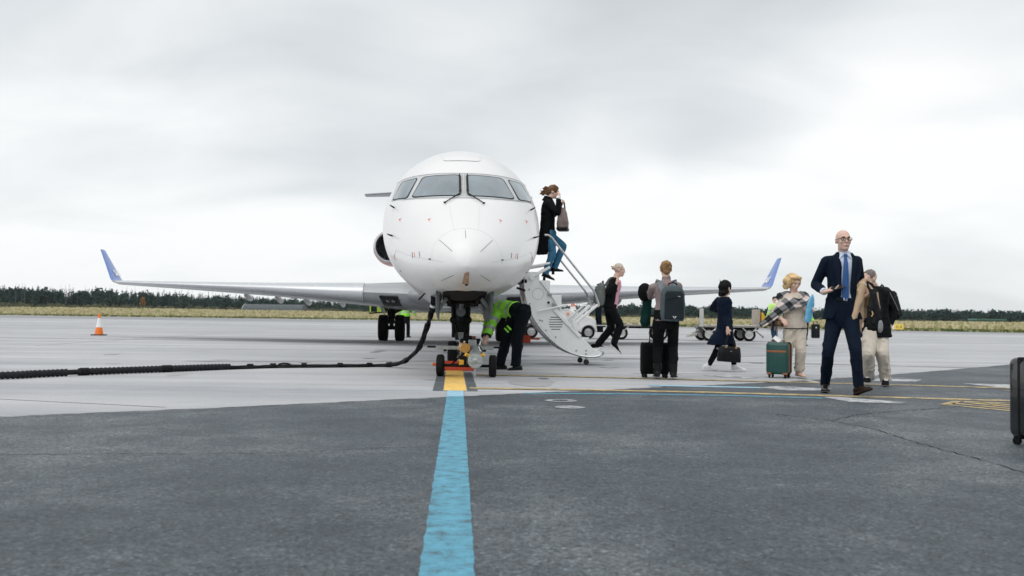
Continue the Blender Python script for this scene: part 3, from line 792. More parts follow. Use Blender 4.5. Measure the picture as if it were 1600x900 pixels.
def patch(name, corners, off, m, parent, nu=14, nv=8, rad=.18, thick=.0, bulge=(0, 0, 0, 0)):
    """rounded quadrilateral laid on the nose skin; corners in (x, z), order TL TR BR BL"""
    c = [Vector((a, b_)) for a, b_ in corners]
    def uv(u, v): return (c[0] * (1 - u) + c[1] * u) * (1 - v) + (c[3] * (1 - u) + c[2] * u) * v
    bd = []
    k = 6; r = rad
    for cx, cy, a0 in ((1 - r, r, -90), (1 - r, 1 - r, 0), (r, 1 - r, 90), (r, r, 180)):
        for i in range(k + 1):
            a = R(a0 + 90 * i / k); bd.append((cx + r * math.cos(a), cy + r * math.sin(a)))
    full = []
    for i in range(len(bd)):
        a, b_ = bd[i], bd[(i + 1) % len(bd)]
        d = math.hypot(b_[0] - a[0], b_[1] - a[1]); n = max(1, int(d / .12))
        for q in range(n): full.append((a[0] + (b_[0] - a[0]) * q / n, a[1] + (b_[1] - a[1]) * q / n))
    mb = MB(); rows = []
    rings = 5
    for j in range(rings + 1):
        t = 1 - j / rings * .995
        rows.append([skin(*uv(.5 + (u - .5) * t, .5 + (v - .5) * t), off) for u, v in full])
    mb.rings(rows, cap=False)
    n = len(full); mb.f.append(tuple(rings * n + i for i in range(n))); mb.m.append(0)
    return mk(name, mb, m, parent, smooth=80)
def grow(c, d):
    ctr = Vector((sum(p[0] for p in c) / 4, sum(p[1] for p in c) / 4)); o = []
    for p in c:
        q = Vector(p) - ctr; o.append((p[0] + math.copysign(d, q.x), p[1] + math.copysign(d, q.y)))
    return o
def cockpit():
    main = [(-.61, 3.018), (-.064, 3.025), (-.066, 2.635), (-.78, 2.652)]
    side = [(-.955, 3.01), (-.715, 3.012), (-.862, 2.657), (-1.10, 2.70)]
    # riveted frame band round the glass
    mb = MB(); rows = []
    def topz(x): return 3.078 + .01 * abs(x)
    def botz(x): return 2.582 + .055 * min(1, abs(x)) ** 2 + (.03 if abs(x) > .9 else 0) * (abs(x) - .9) * 6
    XS = np.linspace(-1.135, 1.135, 45)
    for j in range(9):
        t = j / 8
        row = []
        for x in XS:
            x2 = x * (1 - .06 * (1 - t))
            row.append(skin(x2, topz(x2) * (1 - t) + botz(x2) * t, .0035))
        rows.append(row)
    n = len(XS)
    mb.add([p for r_ in rows for p in r_], [(i * n + j, i * n + j + 1, (i + 1) * n + j + 1, (i + 1) * n + j) for i in range(8) for j in range(n - 1)])
    fr = mk('windshield_frame', mb, FRAME, PLANE, smooth=80)
    for sx in (1, -1):
        for c, nm in ((main, 'windshield'), (side, 'side_window')):
            cc = [(sx * -a, b_) for a, b_ in c]
            if sx == 1: cc = [cc[1], cc[0], cc[3], cc[2]]
            sl = patch(nm, grow(cc, .016), .006, SEAL, PLANE, rad=.12)
            patch('pane', cc, .0095, GLASS, sl, rad=.12)
        # wiper
        mb = MB()
        p = [skin(sx * .045, 2.99, .03), skin(sx * .048, 2.70, .03), skin(sx * .055, 2.655, .028), skin(sx * .28, 2.49, .018)]
        mb.tube(p, [.006, .008, .010, .008], 6)
        mb.ell(p[-1], (.022, .018, .014)); mb.ell(p[1], (.014, .014, .014))
        mk('wiper', mb, BLACKM, PLANE)
        mk('wiper_blade', MB().tube([skin(sx * .060, 3.03, .022), skin(sx * .062, 2.70, .022)], .011, 6), BLACKM, PLANE)
    # rivets
    rv = MB()
    for k in range(150):
        x = -1.08 + 2.16 * k / 149
        for z in (topz(x) - .014, botz(x) + .014):
            p = skin(x, z, .006); rv.box(p, (.008, .006, .008))
    for k in range(24):
        for x in (-.034, -.012, .012, .034):
            rv.box(skin(x, 2.62 + .42 * k / 23, .006), (.007, .006, .007))
    mk('rivets', rv, mat('rivet_grey', (.32, .335, .35), .5), fr, smooth=0, kind='stuff')
cockpit()

def skin_line(pts, r, n=10, off=.001):
    P = []
    for i in range(len(pts) - 1):
        for k in range(n):
            t = k / n; P.append(skin(pts[i][0] * (1 - t) + pts[i + 1][0] * t, pts[i][1] * (1 - t) + pts[i + 1][1] * t, off))
    P.append(skin(*pts[-1], off))
    return MB().tube(P, r, 5)
def nose_details():
    D = mat('strip_dark', (.10, .105, .11), .5)
    for a, b_ in (((-.012, 1.985), (-.012, 1.865)), ((-.355, 1.855), (-.185, 1.68)), ((.345, 1.86), (.175, 1.68)), ((-.32, 1.314), (-.168, 1.376)), ((.312, 1.312), (.174, 1.38))):
        mk('lightning_strip', skin_line([a, b_], .0030, 8, .001), D, PLANE)
    arc = [(.5 * math.cos(R(a)) * (.9 if a > 0 else 1), 1.66 + .36 * math.sin(R(a))) for a in range(-35, 216, 10)]
    mk('radome_seam', skin_line(arc, .0012, 3, .0), LINEM, PLANE)
    for sx in (-1, 1):
        mk('panel_seam', skin_line([(sx * .16, 2.0), (sx * .22, 2.45)], .0018, 8), LINEM, PLANE)
        mk('panel_seam', skin_line([(sx * .30, 1.55), (sx * .62, 1.63), (sx * .80, 1.70), (sx * .97, 1.80), (sx * 1.03, 1.70), (sx * .92, 1.48), (sx * .72, 1.28)], .0022, 5), LINEM, PLANE)
        for x, z, dx in ((.50, 2.205, .05), (.945, 2.285, .04)):
            mb = MB(); p = [skin(sx * x, z, .003), skin(sx * (x + .022), z + .012, .003), skin(sx * (x - .02), z - .05, .003), skin(sx * (x - .035), z + .018, .003)]
            mb.add([p[0], p[1], p[2]], [(0, 1, 2)]); mb.add([p[0], p[3], p[1]], [(0, 1, 2)])
            mk('red_arrow', mb, REDMK, PLANE, smooth=0)
        for x, z0, z1, m in ((.62, 1.715, 1.64, D), (.69, 1.71, 1.65, REDMK), (.72, 1.72, 1.64, D), (1.0, 1.73, 1.66, REDMK)):
            mk('marking', skin_line([(sx * x, z0), (sx * (x - .01), z1)], .005, 3, .001), m, PLANE)
        mk('label_plate', MB().box(skin(sx * .465, 1.597, .002), (.045, .008, .018)), D, PLANE, smooth=0)
        # pitot and angle-of-attack probes standing off the skin
        for x, z, l in ((1.055, 2.045, .13), (1.06, 2.53, .10)):
            p = skin(sx * x, z, 0); q = skin(sx * x, z, .06)
            mb = MB().tube([p, q, q + Vector((sx * .01, -l, 0))], [.014, .011, .006], 7)
            mk('probe', mb, BLACKM, PLANE)
        mk('static_port', MB().box(skin(sx * .9, 1.5, .002), (.03, .006, .01)), D, PLANE, smooth=0)
    # stains under the nose, chipped primer
    mk('chipped_paint', patch_mb([(-.03, 1.40), (.028, 1.42), (.03, 1.265), (-.055, 1.27)], .0025), mat('orange_primer', (.42, .27, .19), .7, var=.35, vscale=18), PLANE, smooth=80)
    mk('drain', MB().box((0, skin(0, 1.262).y - .005, 1.258), (.035, .03, .02)), BLACKM, PLANE)
    # roof hatch and beacon
    hat = [(-.30, 3.545), (.27, 3.545), (.245, 3.385), (-.275, 3.385)]
    h = patch('roof_hatch', hat, .004, FRAME, PLANE, rad=.15)
    patch('hatch_panel', grow(hat, -.035), .0065, AIRW, h, rad=.15)
    mb = MB(); mb.lathe([(.09, 0), (.085, .03), (.05, .06), (.01, .075)], (0, 5.0, 3.745), (0, 0, 1), 16); mk('beacon', mb, WHITE, PLANE)
    mb = MB(); mb.prism([(4.7, 3.74), (5.0, 3.74), (4.98, 3.80), (4.85, 3.82)], -.02, .02, 'x'); mk('antenna', mb, WHITE, PLANE)
def patch_mb(corners, off):
    mb = MB(); c = [Vector((a, b_)) for a, b_ in corners]; rows = []
    for j in range(7):
        v = j / 6; rows.append([skin(*((c[0] * (1 - u) + c[1] * u) * (1 - v) + (c[3] * (1 - u) + c[2] * u) * v), off) for u in [i / 6 for i in range(7)]])
    mb.add([p for r_ in rows for p in r_], [(i * 7 + j, i * 7 + j + 1, (i + 1) * 7 + j + 1, (i + 1) * 7 + j) for i in range(6) for j in range(6)])
    return mb
nose_details()

def aerofoil(n=14):
    xs = [(1 - math.cos(math.pi * i / n)) / 2 for i in range(n + 1)]
    def t(x): return 5 * (.2969 * math.sqrt(x) - .126 * x - .3516 * x * x + .2843 * x ** 3 - .1036 * x ** 4)
    up = [(x, t(x) * .95) for x in xs]; lo = [(x, -t(x) * .90) for x in xs]
    return up + lo[-2:0:-1]
AF = aerofoil()
def wing_ring(x, s0, chord, z, th, inc=0.0, tilt=None):
    out = []
    for a, b_ in AF:
        dy, dz = a * chord, b_ * th * chord
        out.append(Vector((x, s0 + dy, z + dz - a * chord * math.sin(inc))) if tilt is None else Vector((x + dz * tilt, s0 + dy, z)))
    return out
def wings():
    for sx in (-1, 1):
        secs = [(.6, 13.9, 7.3, 1.48, .135), (1.35, 14.45, 6.7, 1.50, .135), (2.0, 14.95, 6.1, 1.53, .132), (2.62, 15.4, 5.5, 1.56, .13), (5.8, 17.45, 3.8, 1.72, .115), (8.8, 19.35, 2.6, 1.86, .105), (11.6, 21.05, 1.45, 1.985, .10)]
        mb = MB(); mb.rings([wing_ring(sx * x, s, c, z, t, R(1.5)) for x, s, c, z, t in secs])
        w = mk('wing', mb, WINGM, PLANE, smooth=50)
        # bright leading-edge skin outboard of the fixed root
        mb = MB(); le = []
        for x, s, c, z, t in secs[3:]:
            full = wing_ring(sx * x, s - .02, c * 1.0, z, t * 1.07, R(1.5)); n = len(full)
            idx = [n - 3, n - 2, n - 1, 0, 1, 2, 3, 4]
            le.append([full[i] for i in idx])
        m = len(le[0]); mb.add([p for r_ in le for p in r_], [(i * m + j, i * m + j + 1, (i + 1) * m + j + 1, (i + 1) * m + j) for i in range(len(le) - 1) for j in range(m - 1)])
        mk('slat', mb, mat('slat_metal', (.66, .68, .70), .22, .75, rvar=.08, vscale=3), w, smooth=60)
        # winglet
        ty, tc_ = 21.05, 1.55
        rows = []
        for k, (dx, dz, ds, ch) in enumerate(((0, 0, 0, 1.45), (.16, .045, .14, 1.30), (.27, .14, .26, 1.15), (.58, .62, .68, .82), (.95, 1.20, 1.15, .46))):
            rr = []
            ang = (0, .4, .85, .98, 1.0)[k]
            for a, b_ in AF:
                tt = b_ * .09 * ch
                rr.append(Vector((sx * (11.6 + dx - tt * math.sin(ang)), ty + ds + a * ch, 1.985 + dz + tt * math.cos(ang) - a * ch * math.sin(R(1.5)) * (1 if k < 2 else .3))))
            rows.append(rr)
        mb = MB(); mb.rings(rows[:2]); mk('wing_tip', mb, WINGM, w, smooth=50)
        mb = MB(); mb.rings(rows[1:]); wl = mk('winglet', mb, mat('winglet_blue', (.095, .19, .52), .35, var=.06, vscale=3, coat=.4), PLANE, smooth=50)
        # white lettering on the inboard face
        fc = bpy.data.curves.new('txt', 'FONT'); fc.body = 'SAS'; fc.size = .34; fc.align_x = 'CENTER'; fc.extrude = .0; fc.offset = .012; fc.shear = .25
        fo = bpy.data.objects.new('txt', fc); COL.objects.link(fo)
        dg = bpy.context.evaluated_depsgraph_get(); me = bpy.data.meshes.new_from_object(fo.evaluated_get(dg)); bpy.data.objects.remove(fo)
        up = Vector((sx * (.95 - .27), 0, 1.20 - .14)).normalized()
        aft = Vector((0, 1, 0)) * (1 if sx < 0 else -1)     # reads left to right from inboard
        for vtx in me.vertices:
            a, b_ = vtx.co.x * (-1 if sx < 0 else 1) * (-1), vtx.co.y
            # along the chord and up the winglet
            yy = ty + .26 + .55 + .25 + (vtx.co.x if sx < 0 else -vtx.co.x)
            base_ = Vector((sx * (11.6 + .32), yy, 1.985 + .22)) + up * b_
            nrm = Vector((-sx * up.z, 0, abs(up.x)))
            vtx.co = base_ + nrm * .062
        put('lettering', me, mat('lettering_white', (.82, .83, .85), .5), wl, smooth=0)
        # flap-track fairings
        for x, s_te, z, L_ in ((3.75, 20.5, 1.42, 1.5), (5.0, 21.0, 1.48, 1.3), (6.05, 21.4, 1.55, 1.2), (7.2, 21.8, 1.63, 1.1)):
            rs = []
            for t in np.linspace(0, 1, 9):
                r_ = .062 * math.sin(math.pi * min(.98, .06 + t * .9)) ** .7
                rs.append([Vector((sx * x + r_ * (1.15 + .75 * math.sin(a)) * math.cos(a), s_te - L_ * .7 + L_ * 1.25 * t, z - .07 - .13 * t + r_ * 1.9 * math.sin(a))) for a in np.linspace(0, 2 * math.pi, 12, endpoint=False)])
            mb = MB(); mb.rings(rs); mk('flap_fairing', mb, WINGM, w, smooth=60)
        # landing light set in the fixed leading edge
        def le_pt(x, dz, off=.008):
            i = max(k for k in range(len(secs) - 1) if secs[k][0] <= x); a, b_ = secs[i], secs[i + 1]; t = (x - a[0]) / (b_[0] - a[0])
            s0, c, z, th = [a[q] * (1 - t) + b_[q] * t for q in (1, 2, 3, 4)]
            # solve chord fraction on lower surface for that drop
            lo, hi = 0.0, .25
            for _ in range(30):
                m_ = (lo + hi) / 2; d = 5 * (.2969 * math.sqrt(m_) - .126 * m_ - .3516 * m_ ** 2) * .90 * th * c + m_ * c * math.sin(R(1.5))
                if d < dz: lo = m_
                else: hi = m_
            return Vector((sx * x, s0 + lo * c - off, z - dz - off))
        P = []
        for j in range(6):
            for i in range(7):
                dz = .08 + .27 * j / 5; x = (1.52 + (2.08 - 1.52) * i / 6) + (.10 * (1 - j / 5)) - .05
                P.append(le_pt(x, dz))
        mb = MB(); mb.add(P, [(j * 7 + i, j * 7 + i + 1, (j + 1) * 7 + i + 1, (j + 1) * 7 + i) for j in range(5) for i in range(6)])
        ll = mk('landing_light', mb, mat('light_cover', (.006, .007, .008), .25), w, smooth=80)
        for i, x in enumerate((1.70, 1.87)):
            c = le_pt(x, .205, .012); mb = MB().lathe([(.055, 0), (.05, -.012), (.02, -.018)], c, (0, -1, -.5), 16); mk('lamp', mb, mat('lamp_glass', (.16, .17, .18), .3, .6), ll)
    # belly fairing
    mb = MB(); rs = []
    for s, w_, d in ((13.0, .3, -.1), (13.6, .8, .02), (14.6, 1.40, .18), (17, 1.6, .22), (20.5, 1.5, .2), (22.5, .8, .05)):
        rs.append([Vector((w_ * math.cos(a), s, 1.47 + (.20 + d) * math.sin(a))) for a in np.linspace(0, 2 * math.pi, 28, endpoint=False)])
    mb.rings(rs); mk('belly_fairing', mb, WINGM, PLANE, smooth=60)
wings()

def tail_engines():
    for sx in (-1, 1):
        o = Vector((sx * 2.42, 25.4, 3.68))
        mb = MB(); mb.lathe([(.60, .02), (.66, .18), (.71, .5), (.725, 1.2), (.70, 2.2), (.60, 3.1), (.48, 3.7), (.44, 3.72)], o, (0, 1, 0), 40, cap=False)
        e = mk('engine_nacelle', mb, mat('nacelle_red', (.62, .085, .035), .3, var=.08, vscale=2, coat=.4), PLANE, smooth=60)
        mb = MB(); mb.lathe([(.52, .30), (.54, .10), (.575, .01), (.60, -.01), (.635, .03), (.668, .17)], o, (0, 1, 0), 40, cap=False); mk('inlet_lip', mb, ALU, e, smooth=60)
        mb = MB(); mb.lathe([(.525, .25), (.52, .7), (.12, .72), (.02, .5)], o, (0, 1, 0), 32, cap=False); mk('inlet_duct', mb, mat('duct_dark', (.02, .022, .024), .5), e, smooth=60)
        for k in range(20):
            a = 2 * math.pi * k / 20; u = Vector((math.cos(a), 0, math.sin(a))); w_ = Vector((-math.sin(a), 0, math.cos(a)))
            mb = MB(); mb.add([o + u * .12 + Vector((0, .5, 0)), o + u * .5 + Vector((0, .52, 0)), o + u * .5 + w_ * .13 + Vector((0, .62, 0)), o + u * .12 + w_ * .04 + Vector((0, .6, 0))], [(0, 1, 2, 3)])
            mk('fan_blade', mb, mat('fan_blade_grey', (.10, .105, .11), .4, .6), e, smooth=0)
        mb = MB(); mb.rings([[Vector((sx * x, 26.2 + a * 2.2, 3.5 + .08 * sx * 0 + b_ * .12 * 2.2 + (x - 1.0) * .1)) for a, b_ in AF] for x in (.95, 1.8)]); mk('pylon', mb, AIRW, PLANE)
        mb = MB(); mb.rings([[Vector((sx * x, s + a * c, z + b_ * .09 * c)) for a, b_ in AF] for x, s, c, z in ((.1, 32.6, 2.4, 7.05), (4.2, 34.2, 1.1, 6.95))]); mk('tailplane', mb, WINGM, PLANE, smooth=50)
    mb = MB(); mb.rings([[Vector((b_ * .11 * c, s + a * c, z)) for a, b_ in AF] for z, s, c in ((3.4, 28.8, 5.0), (7.15, 32.6, 2.9))]); mk('fin', mb, mat('winglet_blue'), PLANE, smooth=50)
    mb = MB().tube([(-1.6, 25.3, 4.25), (-1.9, 24.9, 4.35)], .03, 6)
tail_engines()

def tyre(r, w, c, name, parent, rim=.55, rm=None):
    c = Vector(c)
    prof = []
    for k in range(13):
        a = math.pi * k / 12
        prof.append((r - .30 * w + .30 * w * math.sin(a) if 0 < k < 12 else r * rim, -w / 2 * math.cos(a)))
    prof = [(r * rim, -w * .42), (r * .78, -w * .5), (r * .92, -w * .46), (r * .985, -w * .33), (r, -w * .18), (r * .993, -w * .16), (r * .993, -w * .12), (r, -w * .10), (r, w * .10), (r * .993, w * .12), (r * .993, w * .16), (r, w * .18), (r * .985, w * .33), (r * .92, w * .46), (r * .78, w * .5), (r * rim, w * .42)]
    o = mk(name, MB().lathe(prof, c, (1, 0, 0), 36, cap=False), RUBBER, parent, smooth=50)
    mk('rim', MB().lathe([(.02, -w * .38), (r * .3, -w * .40), (r * .45, -w * .28), (r * rim, -w * .42), (r * rim, w * .42), (r * .45, w * .28), (r * .3, w * .40), (.02, w * .38)], c, (1, 0, 0), 24), rm or GREYP, o, smooth=40)
    return o

def nose_gear():
    g = 3.55
    for sx in (-1, 1): tyre(.228, .155, (sx * .135, g, .228), 'nose_tyre', PLANE)
    mb = MB(); mb.tube([(0, g, .228), (0, g, .5)], .055, 14); mb.tube([(-.21, g, .228), (.21, g, .228)], .035, 10)
    mk('gear_piston', mb, ALU, PLANE)
    mb = MB(); mb.tube([(0, g, .47), (0, g, .52), (0, g - .02, 1.15)], [.085, .10, .10], 16)
    mb.tube([(0, g - .09, .78), (0, g - .09, 1.12)], .075, 12)
    for sx in (-1, 1):
        mb.tube([(sx * .105, g - .02, .58), (sx * .125, g, 1.12)], .042, 10)
        mb.lathe([(.058, -.03), (.07, 0), (.058, .03)], (sx * .115, g - .06, .80), (0, 1, 0), 14)
        mb.tube([(sx * .09, g - .06, .74), (sx * .07, g - .12, .62), (sx * .02, g - .10, .5)], .016, 7)
        mb.tube([(sx * .15, g + .1, 1.1), (sx * .13, g + .06, .72), (sx * .06, g + .04, .55)], .012, 6)
    mb.box((0, g + .08, .82), (.29, .10, .62))
    mk('gear_strut', mb, mat('gear_dark', (.016, .018, .019), .5, .4, var=.4, vscale=16), PLANE, bevel=.005)
    mk('drag_brace', MB().tube([(0, g - .14, .98), (0, g - .55, 1.05), (0, g - 1.1, 1.18)], [.035, .035, .05], 10), GEARG, PLANE)
    mk('torque_link', MB().prism([(-.05, .60), (.05, .60), (.025, .44), (-.025, .44)], g - .18, g - .14), GEARG, PLANE, bevel=.006)
    mk('taxi_light', MB().lathe([(.05, 0), (.075, .05), (.075, .07)], (0, g - .12, .93), (0, -1, 0), 18), mat('lamp_glass'), PLANE)
    mb = MB()
    for k in range(5):
        x = -.06 + .03 * k; mb.tube([(x, g - .10, 1.1), (x + .02 * math.sin(k * 2), g - .13, .8), (x * .6, g - .10, .56)], .008, 6)
    mk('hydraulic_hoses', mb, BLACKM, PLANE)
    # doors
    for sx in (-1, 1):
        pr = [(.30, 1.235), (.355, 1.215), (.385, 1.12), (.398, 1.02), (.392, .90), (.372, .82), (.347, .785), (.345, .86), (.335, 1.0), (.312, 1.14)]
        mb = MB(); rs = []
        for s, k in ((.95, .25), (1.15, .8), (1.35, 1.0), (1.9, 1.0), (2.6, .95), (3.1, .85)):
            rs.append([Vector((sx * a, s, 1.235 - (1.235 - b_) * k)) for a, b_ in pr])
        mb.rings(rs); d = mk('gear_door', mb, DOORIN, PLANE, smooth=40)
        for s in (1.3, 2.2): mk('door_link', MB().prism([(sx * .13, 1.20), (sx * .20, 1.215), (sx * .355, .99), (sx * .335, .95)], s, s + .05), GEARG, d, bevel=.004)
    # bay clutter behind the strut
    mb = MB(); mb.box((0, 3.1, 1.13), (.56, 1.0, .10)); mb.box((-.2, 2.4, 1.08), (.06, .6, .14)); mb.box((.2, 2.4, 1.08), (.06, .6, .14)); mb.box((0, 1.9, 1.10), (.5, .06, .12))
    for sx in (-1, 1): mb.tube([(sx * .22, 1.2, 1.12), (sx * .18, 2.4, 1.02), (sx * .1, 3.3, 1.04)], .025, 7)
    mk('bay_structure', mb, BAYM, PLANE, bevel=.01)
    mk('belly_panel', MB().box((.02, 8.5, 1.0), (.9, 3.0, .05)), GREYP, PLANE, bevel=.01)
nose_gear()

def main_gear():
    s = 20.75
    for sx in (-1, 1):
        for dx in (-.29, .29):
            tyre(.46, .34, (sx * 2.06 + dx, s, .46), 'main_tyre', PLANE, rim=.5)
        mb = MB(); mb.tube([(sx * 2.06 - .3, s, .46), (sx * 2.06 + .3, s, .46)], .07, 12); mb.tube([(sx * 2.06, s, .46), (sx * 2.06, s - .05, .8)], .08, 14)
        mb.tube([(sx * 2.06, s - .05, .78), (sx * 2.0, s - .15, 1.45)], [.12, .13], 14)
        for q in (-1, 1): mb.tube([(sx * 2.06 + q * .1, s - .08, .62), (sx * 2.06 + q * .07, s - .25, .78), (sx * 2.06 + q * .1, s - .1, .95)], .03, 7)
        mb.tube([(sx * 2.06, s - .12, .95), (sx * 1.3, s - .1, 1.3)], .05, 9); mb.tube([(sx * 2.12, s - .12, .9), (sx * 2.35, s - .1, 1.4)], .035, 9)
        mb.box((sx * 2.06, s - .15, .72), (.18, .14, .22))
        mk('main_strut', mb, mat('gear_dark'), PLANE, bevel=.006)
        mk('main_gear_door', MB().prism([(sx * 2.28, .95), (sx * 2.34, .95), (sx * 2.55, 1.45), (sx * 2.49, 1.45)], s - .6, s + .5), WINGM, PLANE, bevel=.01)
    return
main_gear()

def airstair():
    s0, s1 = 4.86, 5.64
    arc = [(1.18, 1.667), (1.173, 1.422), (1.206, 1.197), (1.28, .973), (1.396, .77), (1.541, .588), (1.708, .427), (1.894, .296), (2.101, .205), (2.287, .166), (2.473, .164), (2.576, .195)]
    def smooth(p, n=4):
        out = []
        for i in range(len(p) - 1):
            p0, p1, p2, p3 = [Vector(p[min(max(i + k, 0), len(p) - 1)]) for k in (-1, 0, 1, 2)]
            for j in range(n):
                t = j / n; out.append(.5 * ((2 * p1) + (-p0 + p2) * t + (2 * p0 - 5 * p1 + 4 * p2 - p3) * t * t + (-p0 + 3 * p1 - 3 * p2 + p3) * t ** 3))
        return out + [Vector(p[-1])]
    A = smooth(arc)
    inner = [(2.576, .232), (2.40, .311), (2.18, .534), (1.951, .777), (1.838, 1.0), (1.836, 1.257), (1.627, 1.254), (1.634, 1.512), (1.439, 1.512), (1.427, 1.671)]
    poly = [(a.x, a.y) for a in A] + inner
    SW = mat('stair_white', (.87, .88, .88), .4, var=.05, vscale=5, coat=.2, bump=.03, bscale=12)
    st = None
    for s in (s0, s1):
        mb = MB(); mb.prism(poly, s - .02, s + .02); o = mk('stair_side', mb, SW, PLANE, bevel=.006)
        if s == s0: st = o
        # rubbing rim along the outer edge
        mb = MB(); mb.tube([Vector((a.x - .012, s - .005, a.y - .012)) for a in A], .022, 7); mk('stair_rim', mb, STEEL, o)
        if s == s0:
            for k in range(6):
                z = .855 - .043 * k; w_ = (.10, .122, .13, .13, .118, .085)[k]
                mk('vent_slot', MB().box((1.735, s - .021, z), (w_ * 1.9, .006, .013)), SEAL, o, bevel=.003)
            mk('access_ring', MB().lathe([(.098, 0), (.104, .003), (.108, 0)], (1.41, s - .0205, 1.272), (0, -1, 0), 28, cap=False), mat('seam_grey', (.55, .56, .57), .5), o)
            mb = MB(); mb.prism([(1.681, .975), (1.735, 1.01), (2.205, .53), (2.155, .49)], s - .05, s - .026); mk('stiffener', mb, SW, o, bevel=.006)
            for x, z in ((1.262, 1.093), (1.56, .62), (1.735, .50), (2.11, .26), (2.29, .26), (1.45, .80), (1.49, .79), (2.285, .20), (1.25, 1.35)):
                mk('bolt', MB().lathe([(.016, 0), (.016, .008), (.01, .012)], (x, s - .02, z), (0, -1, 0), 10), GREYP, o)
            mk('latch_knob', MB().lathe([(.022, 0), (.022, .04), (.015, .05)], (1.60, s - .02, 1.12), (0, -1, 0), 12), BLACKM, o)
            mb = MB(); mb.tube([(1.44, s - .045, 1.50), (1.60, s - .045, 1.30), (1.72, s - .045, 1.12), (1.80, s - .045, .99)], .008, 6); mk('cable', mb, GREYP, o)
            for x, z in ((1.62, 1.265), (1.70, 1.09)): mk('bracket', MB().box((x, s - .05, z), (.07, .05, .05)), GREYP, o, bevel=.01)
        sy = -.06 if s == s0 else .06
        for a, b_, r_, q in (((1.414, .962), (1.95, 1.085), .016, 1), ((1.29, 1.57), (1.62, 1.757), .024, 1), ((2.075, .742), (2.486, 1.085), .026, 1), ((2.044, .79), (2.36, 1.07), .022, .5), ((1.24, 1.76), (1.62, 1.83), .018, 1)):
            lk = mk('stair_link', MB().tube([(a[0], s + sy * q, a[1]), (b_[0], s + sy * q, b_[1])], r_, 8), SW, PLANE)
            if r_ > .023: mk('pivot', MB().lathe([(.045, -.028), (.045, .028), (.02, .034)], (a[0], s + sy * q, a[1]), (0, 1, 0), 14), SW, lk)
        mb = MB(); mb.tube([(1.52, s + sy, 2.335), (1.59, s + sy, 2.332), (1.65, s + sy, 2.29), (1.717, s + sy, 2.20), (2.06, s + sy, 1.775), (2.40, s + sy, 1.36), (2.445, s + sy, 1.28), (2.513, s + sy, 1.073)], .020, 10)
        mk('handrail', mb, STEEL, PLANE)
    # curved outer skin between the sides, treads, risers
    mb = MB(); n = len(A)
    mb.add([Vector((a.x + .004, s, a.y + .004)) for s in (s0 + .02, s1 - .02) for a in A] + [Vector((a.x + .03, s, a.y + .025)) for s in (s0 + .02, s1 - .02) for a in A],
           [(i, i + 1, n + i + 1, n + i) for i in range(n - 1)] + [(2 * n + i, 3 * n + i, 3 * n + i + 1, 2 * n + i + 1) for i in range(n - 1)])
    mk('stair_skin', mb, SW, PLANE, smooth=60)
    TR = mat('tread_grip', (.06, .063, .066), .8, var=.2, vscale=40)
    for x, z, w_ in ((1.53, 1.50, .20), (1.73, 1.245, .20), (1.90, .99, .20), (2.07, .735, .21), (2.24, .48, .22), (2.42, .285, .24)):
        t = mk('tread', MB().box((x, (s0 + s1) / 2, z), (w_, s1 - s0 - .046, .028)), SW, PLANE, bevel=.005)
        mk('grip', MB().box((x, (s0 + s1) / 2, z + .016), (w_ - .03, s1 - s0 - .10, .005)), TR, t)
    mk('toe_plate', MB().prism([(2.38, .30), (2.62, .245), (2.64, .20), (2.60, .17), (2.40, .24)], s0 + .03, s1 - .03), GREYP, PLANE, bevel=.01)
    mb = MB(); mb.tube([(2.298, s0 + .02, .19), (2.298, s0 + .02, .05)], .022, 8); mb.tube([(2.298, s1 - .02, .19), (2.298, s1 - .02, .05)], .022, 8); mk('foot_leg', mb, GREYP, PLANE)
    for s in (s0 + .02, s1 - .02): mk('foot_wheel', MB().lathe([(.02, -.03), (.045, -.025), (.052, 0), (.045, .025), (.02, .03)], (2.298, s, .053), (0, 1, 0), 18), mat('foot_rubber', (.05, .05, .052), .7), PLANE)
    # hinge end and door frame at the fuselage
    mb = MB(); mb.box((1.16, (s0 + s1) / 2, 1.50), (.10, s1 - s0 + .05, .07)); mb.tube([(1.02, s0 - .03, 1.38), (1.18, s0 - .03, 1.33)], .022, 8); mk('hinge_beam', mb, BLACKM, PLANE, bevel=.01)
    mk('door_seal', MB().box((1.145, s0 - .005, 1.30), (.035, .03, .32)), mat('bronze_seal', (.20, .12, .09), .6), PLANE)
    # dark doorway sheet on the port skin, the opening's shade painted in
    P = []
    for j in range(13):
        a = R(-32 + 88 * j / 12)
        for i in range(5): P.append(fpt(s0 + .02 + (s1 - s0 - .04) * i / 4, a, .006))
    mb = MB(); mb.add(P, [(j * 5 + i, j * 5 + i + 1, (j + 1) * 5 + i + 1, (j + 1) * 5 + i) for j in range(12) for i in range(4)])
    mk('doorway_shade', mb, BAYM, PLANE, smooth=80)
airstair()
for sx in (-1, 1):     # cabin windows along both sides
    for k in range(20):
        s = 6.6 + k * .81
        a0 = R(22) if sx > 0 else math.pi - R(22)
        P = []
        for i in range(14):
            t = 2 * math.pi * i / 14; P.append(fpt(s + .13 * math.cos(t), a0 + .13 * math.sin(t) * (1 if sx > 0 else -1), .004))
        mb = MB(); mb.add(P, [tuple(range(14))]); mk('cabin_window', mb, SEAL, PLANE, smooth=0)

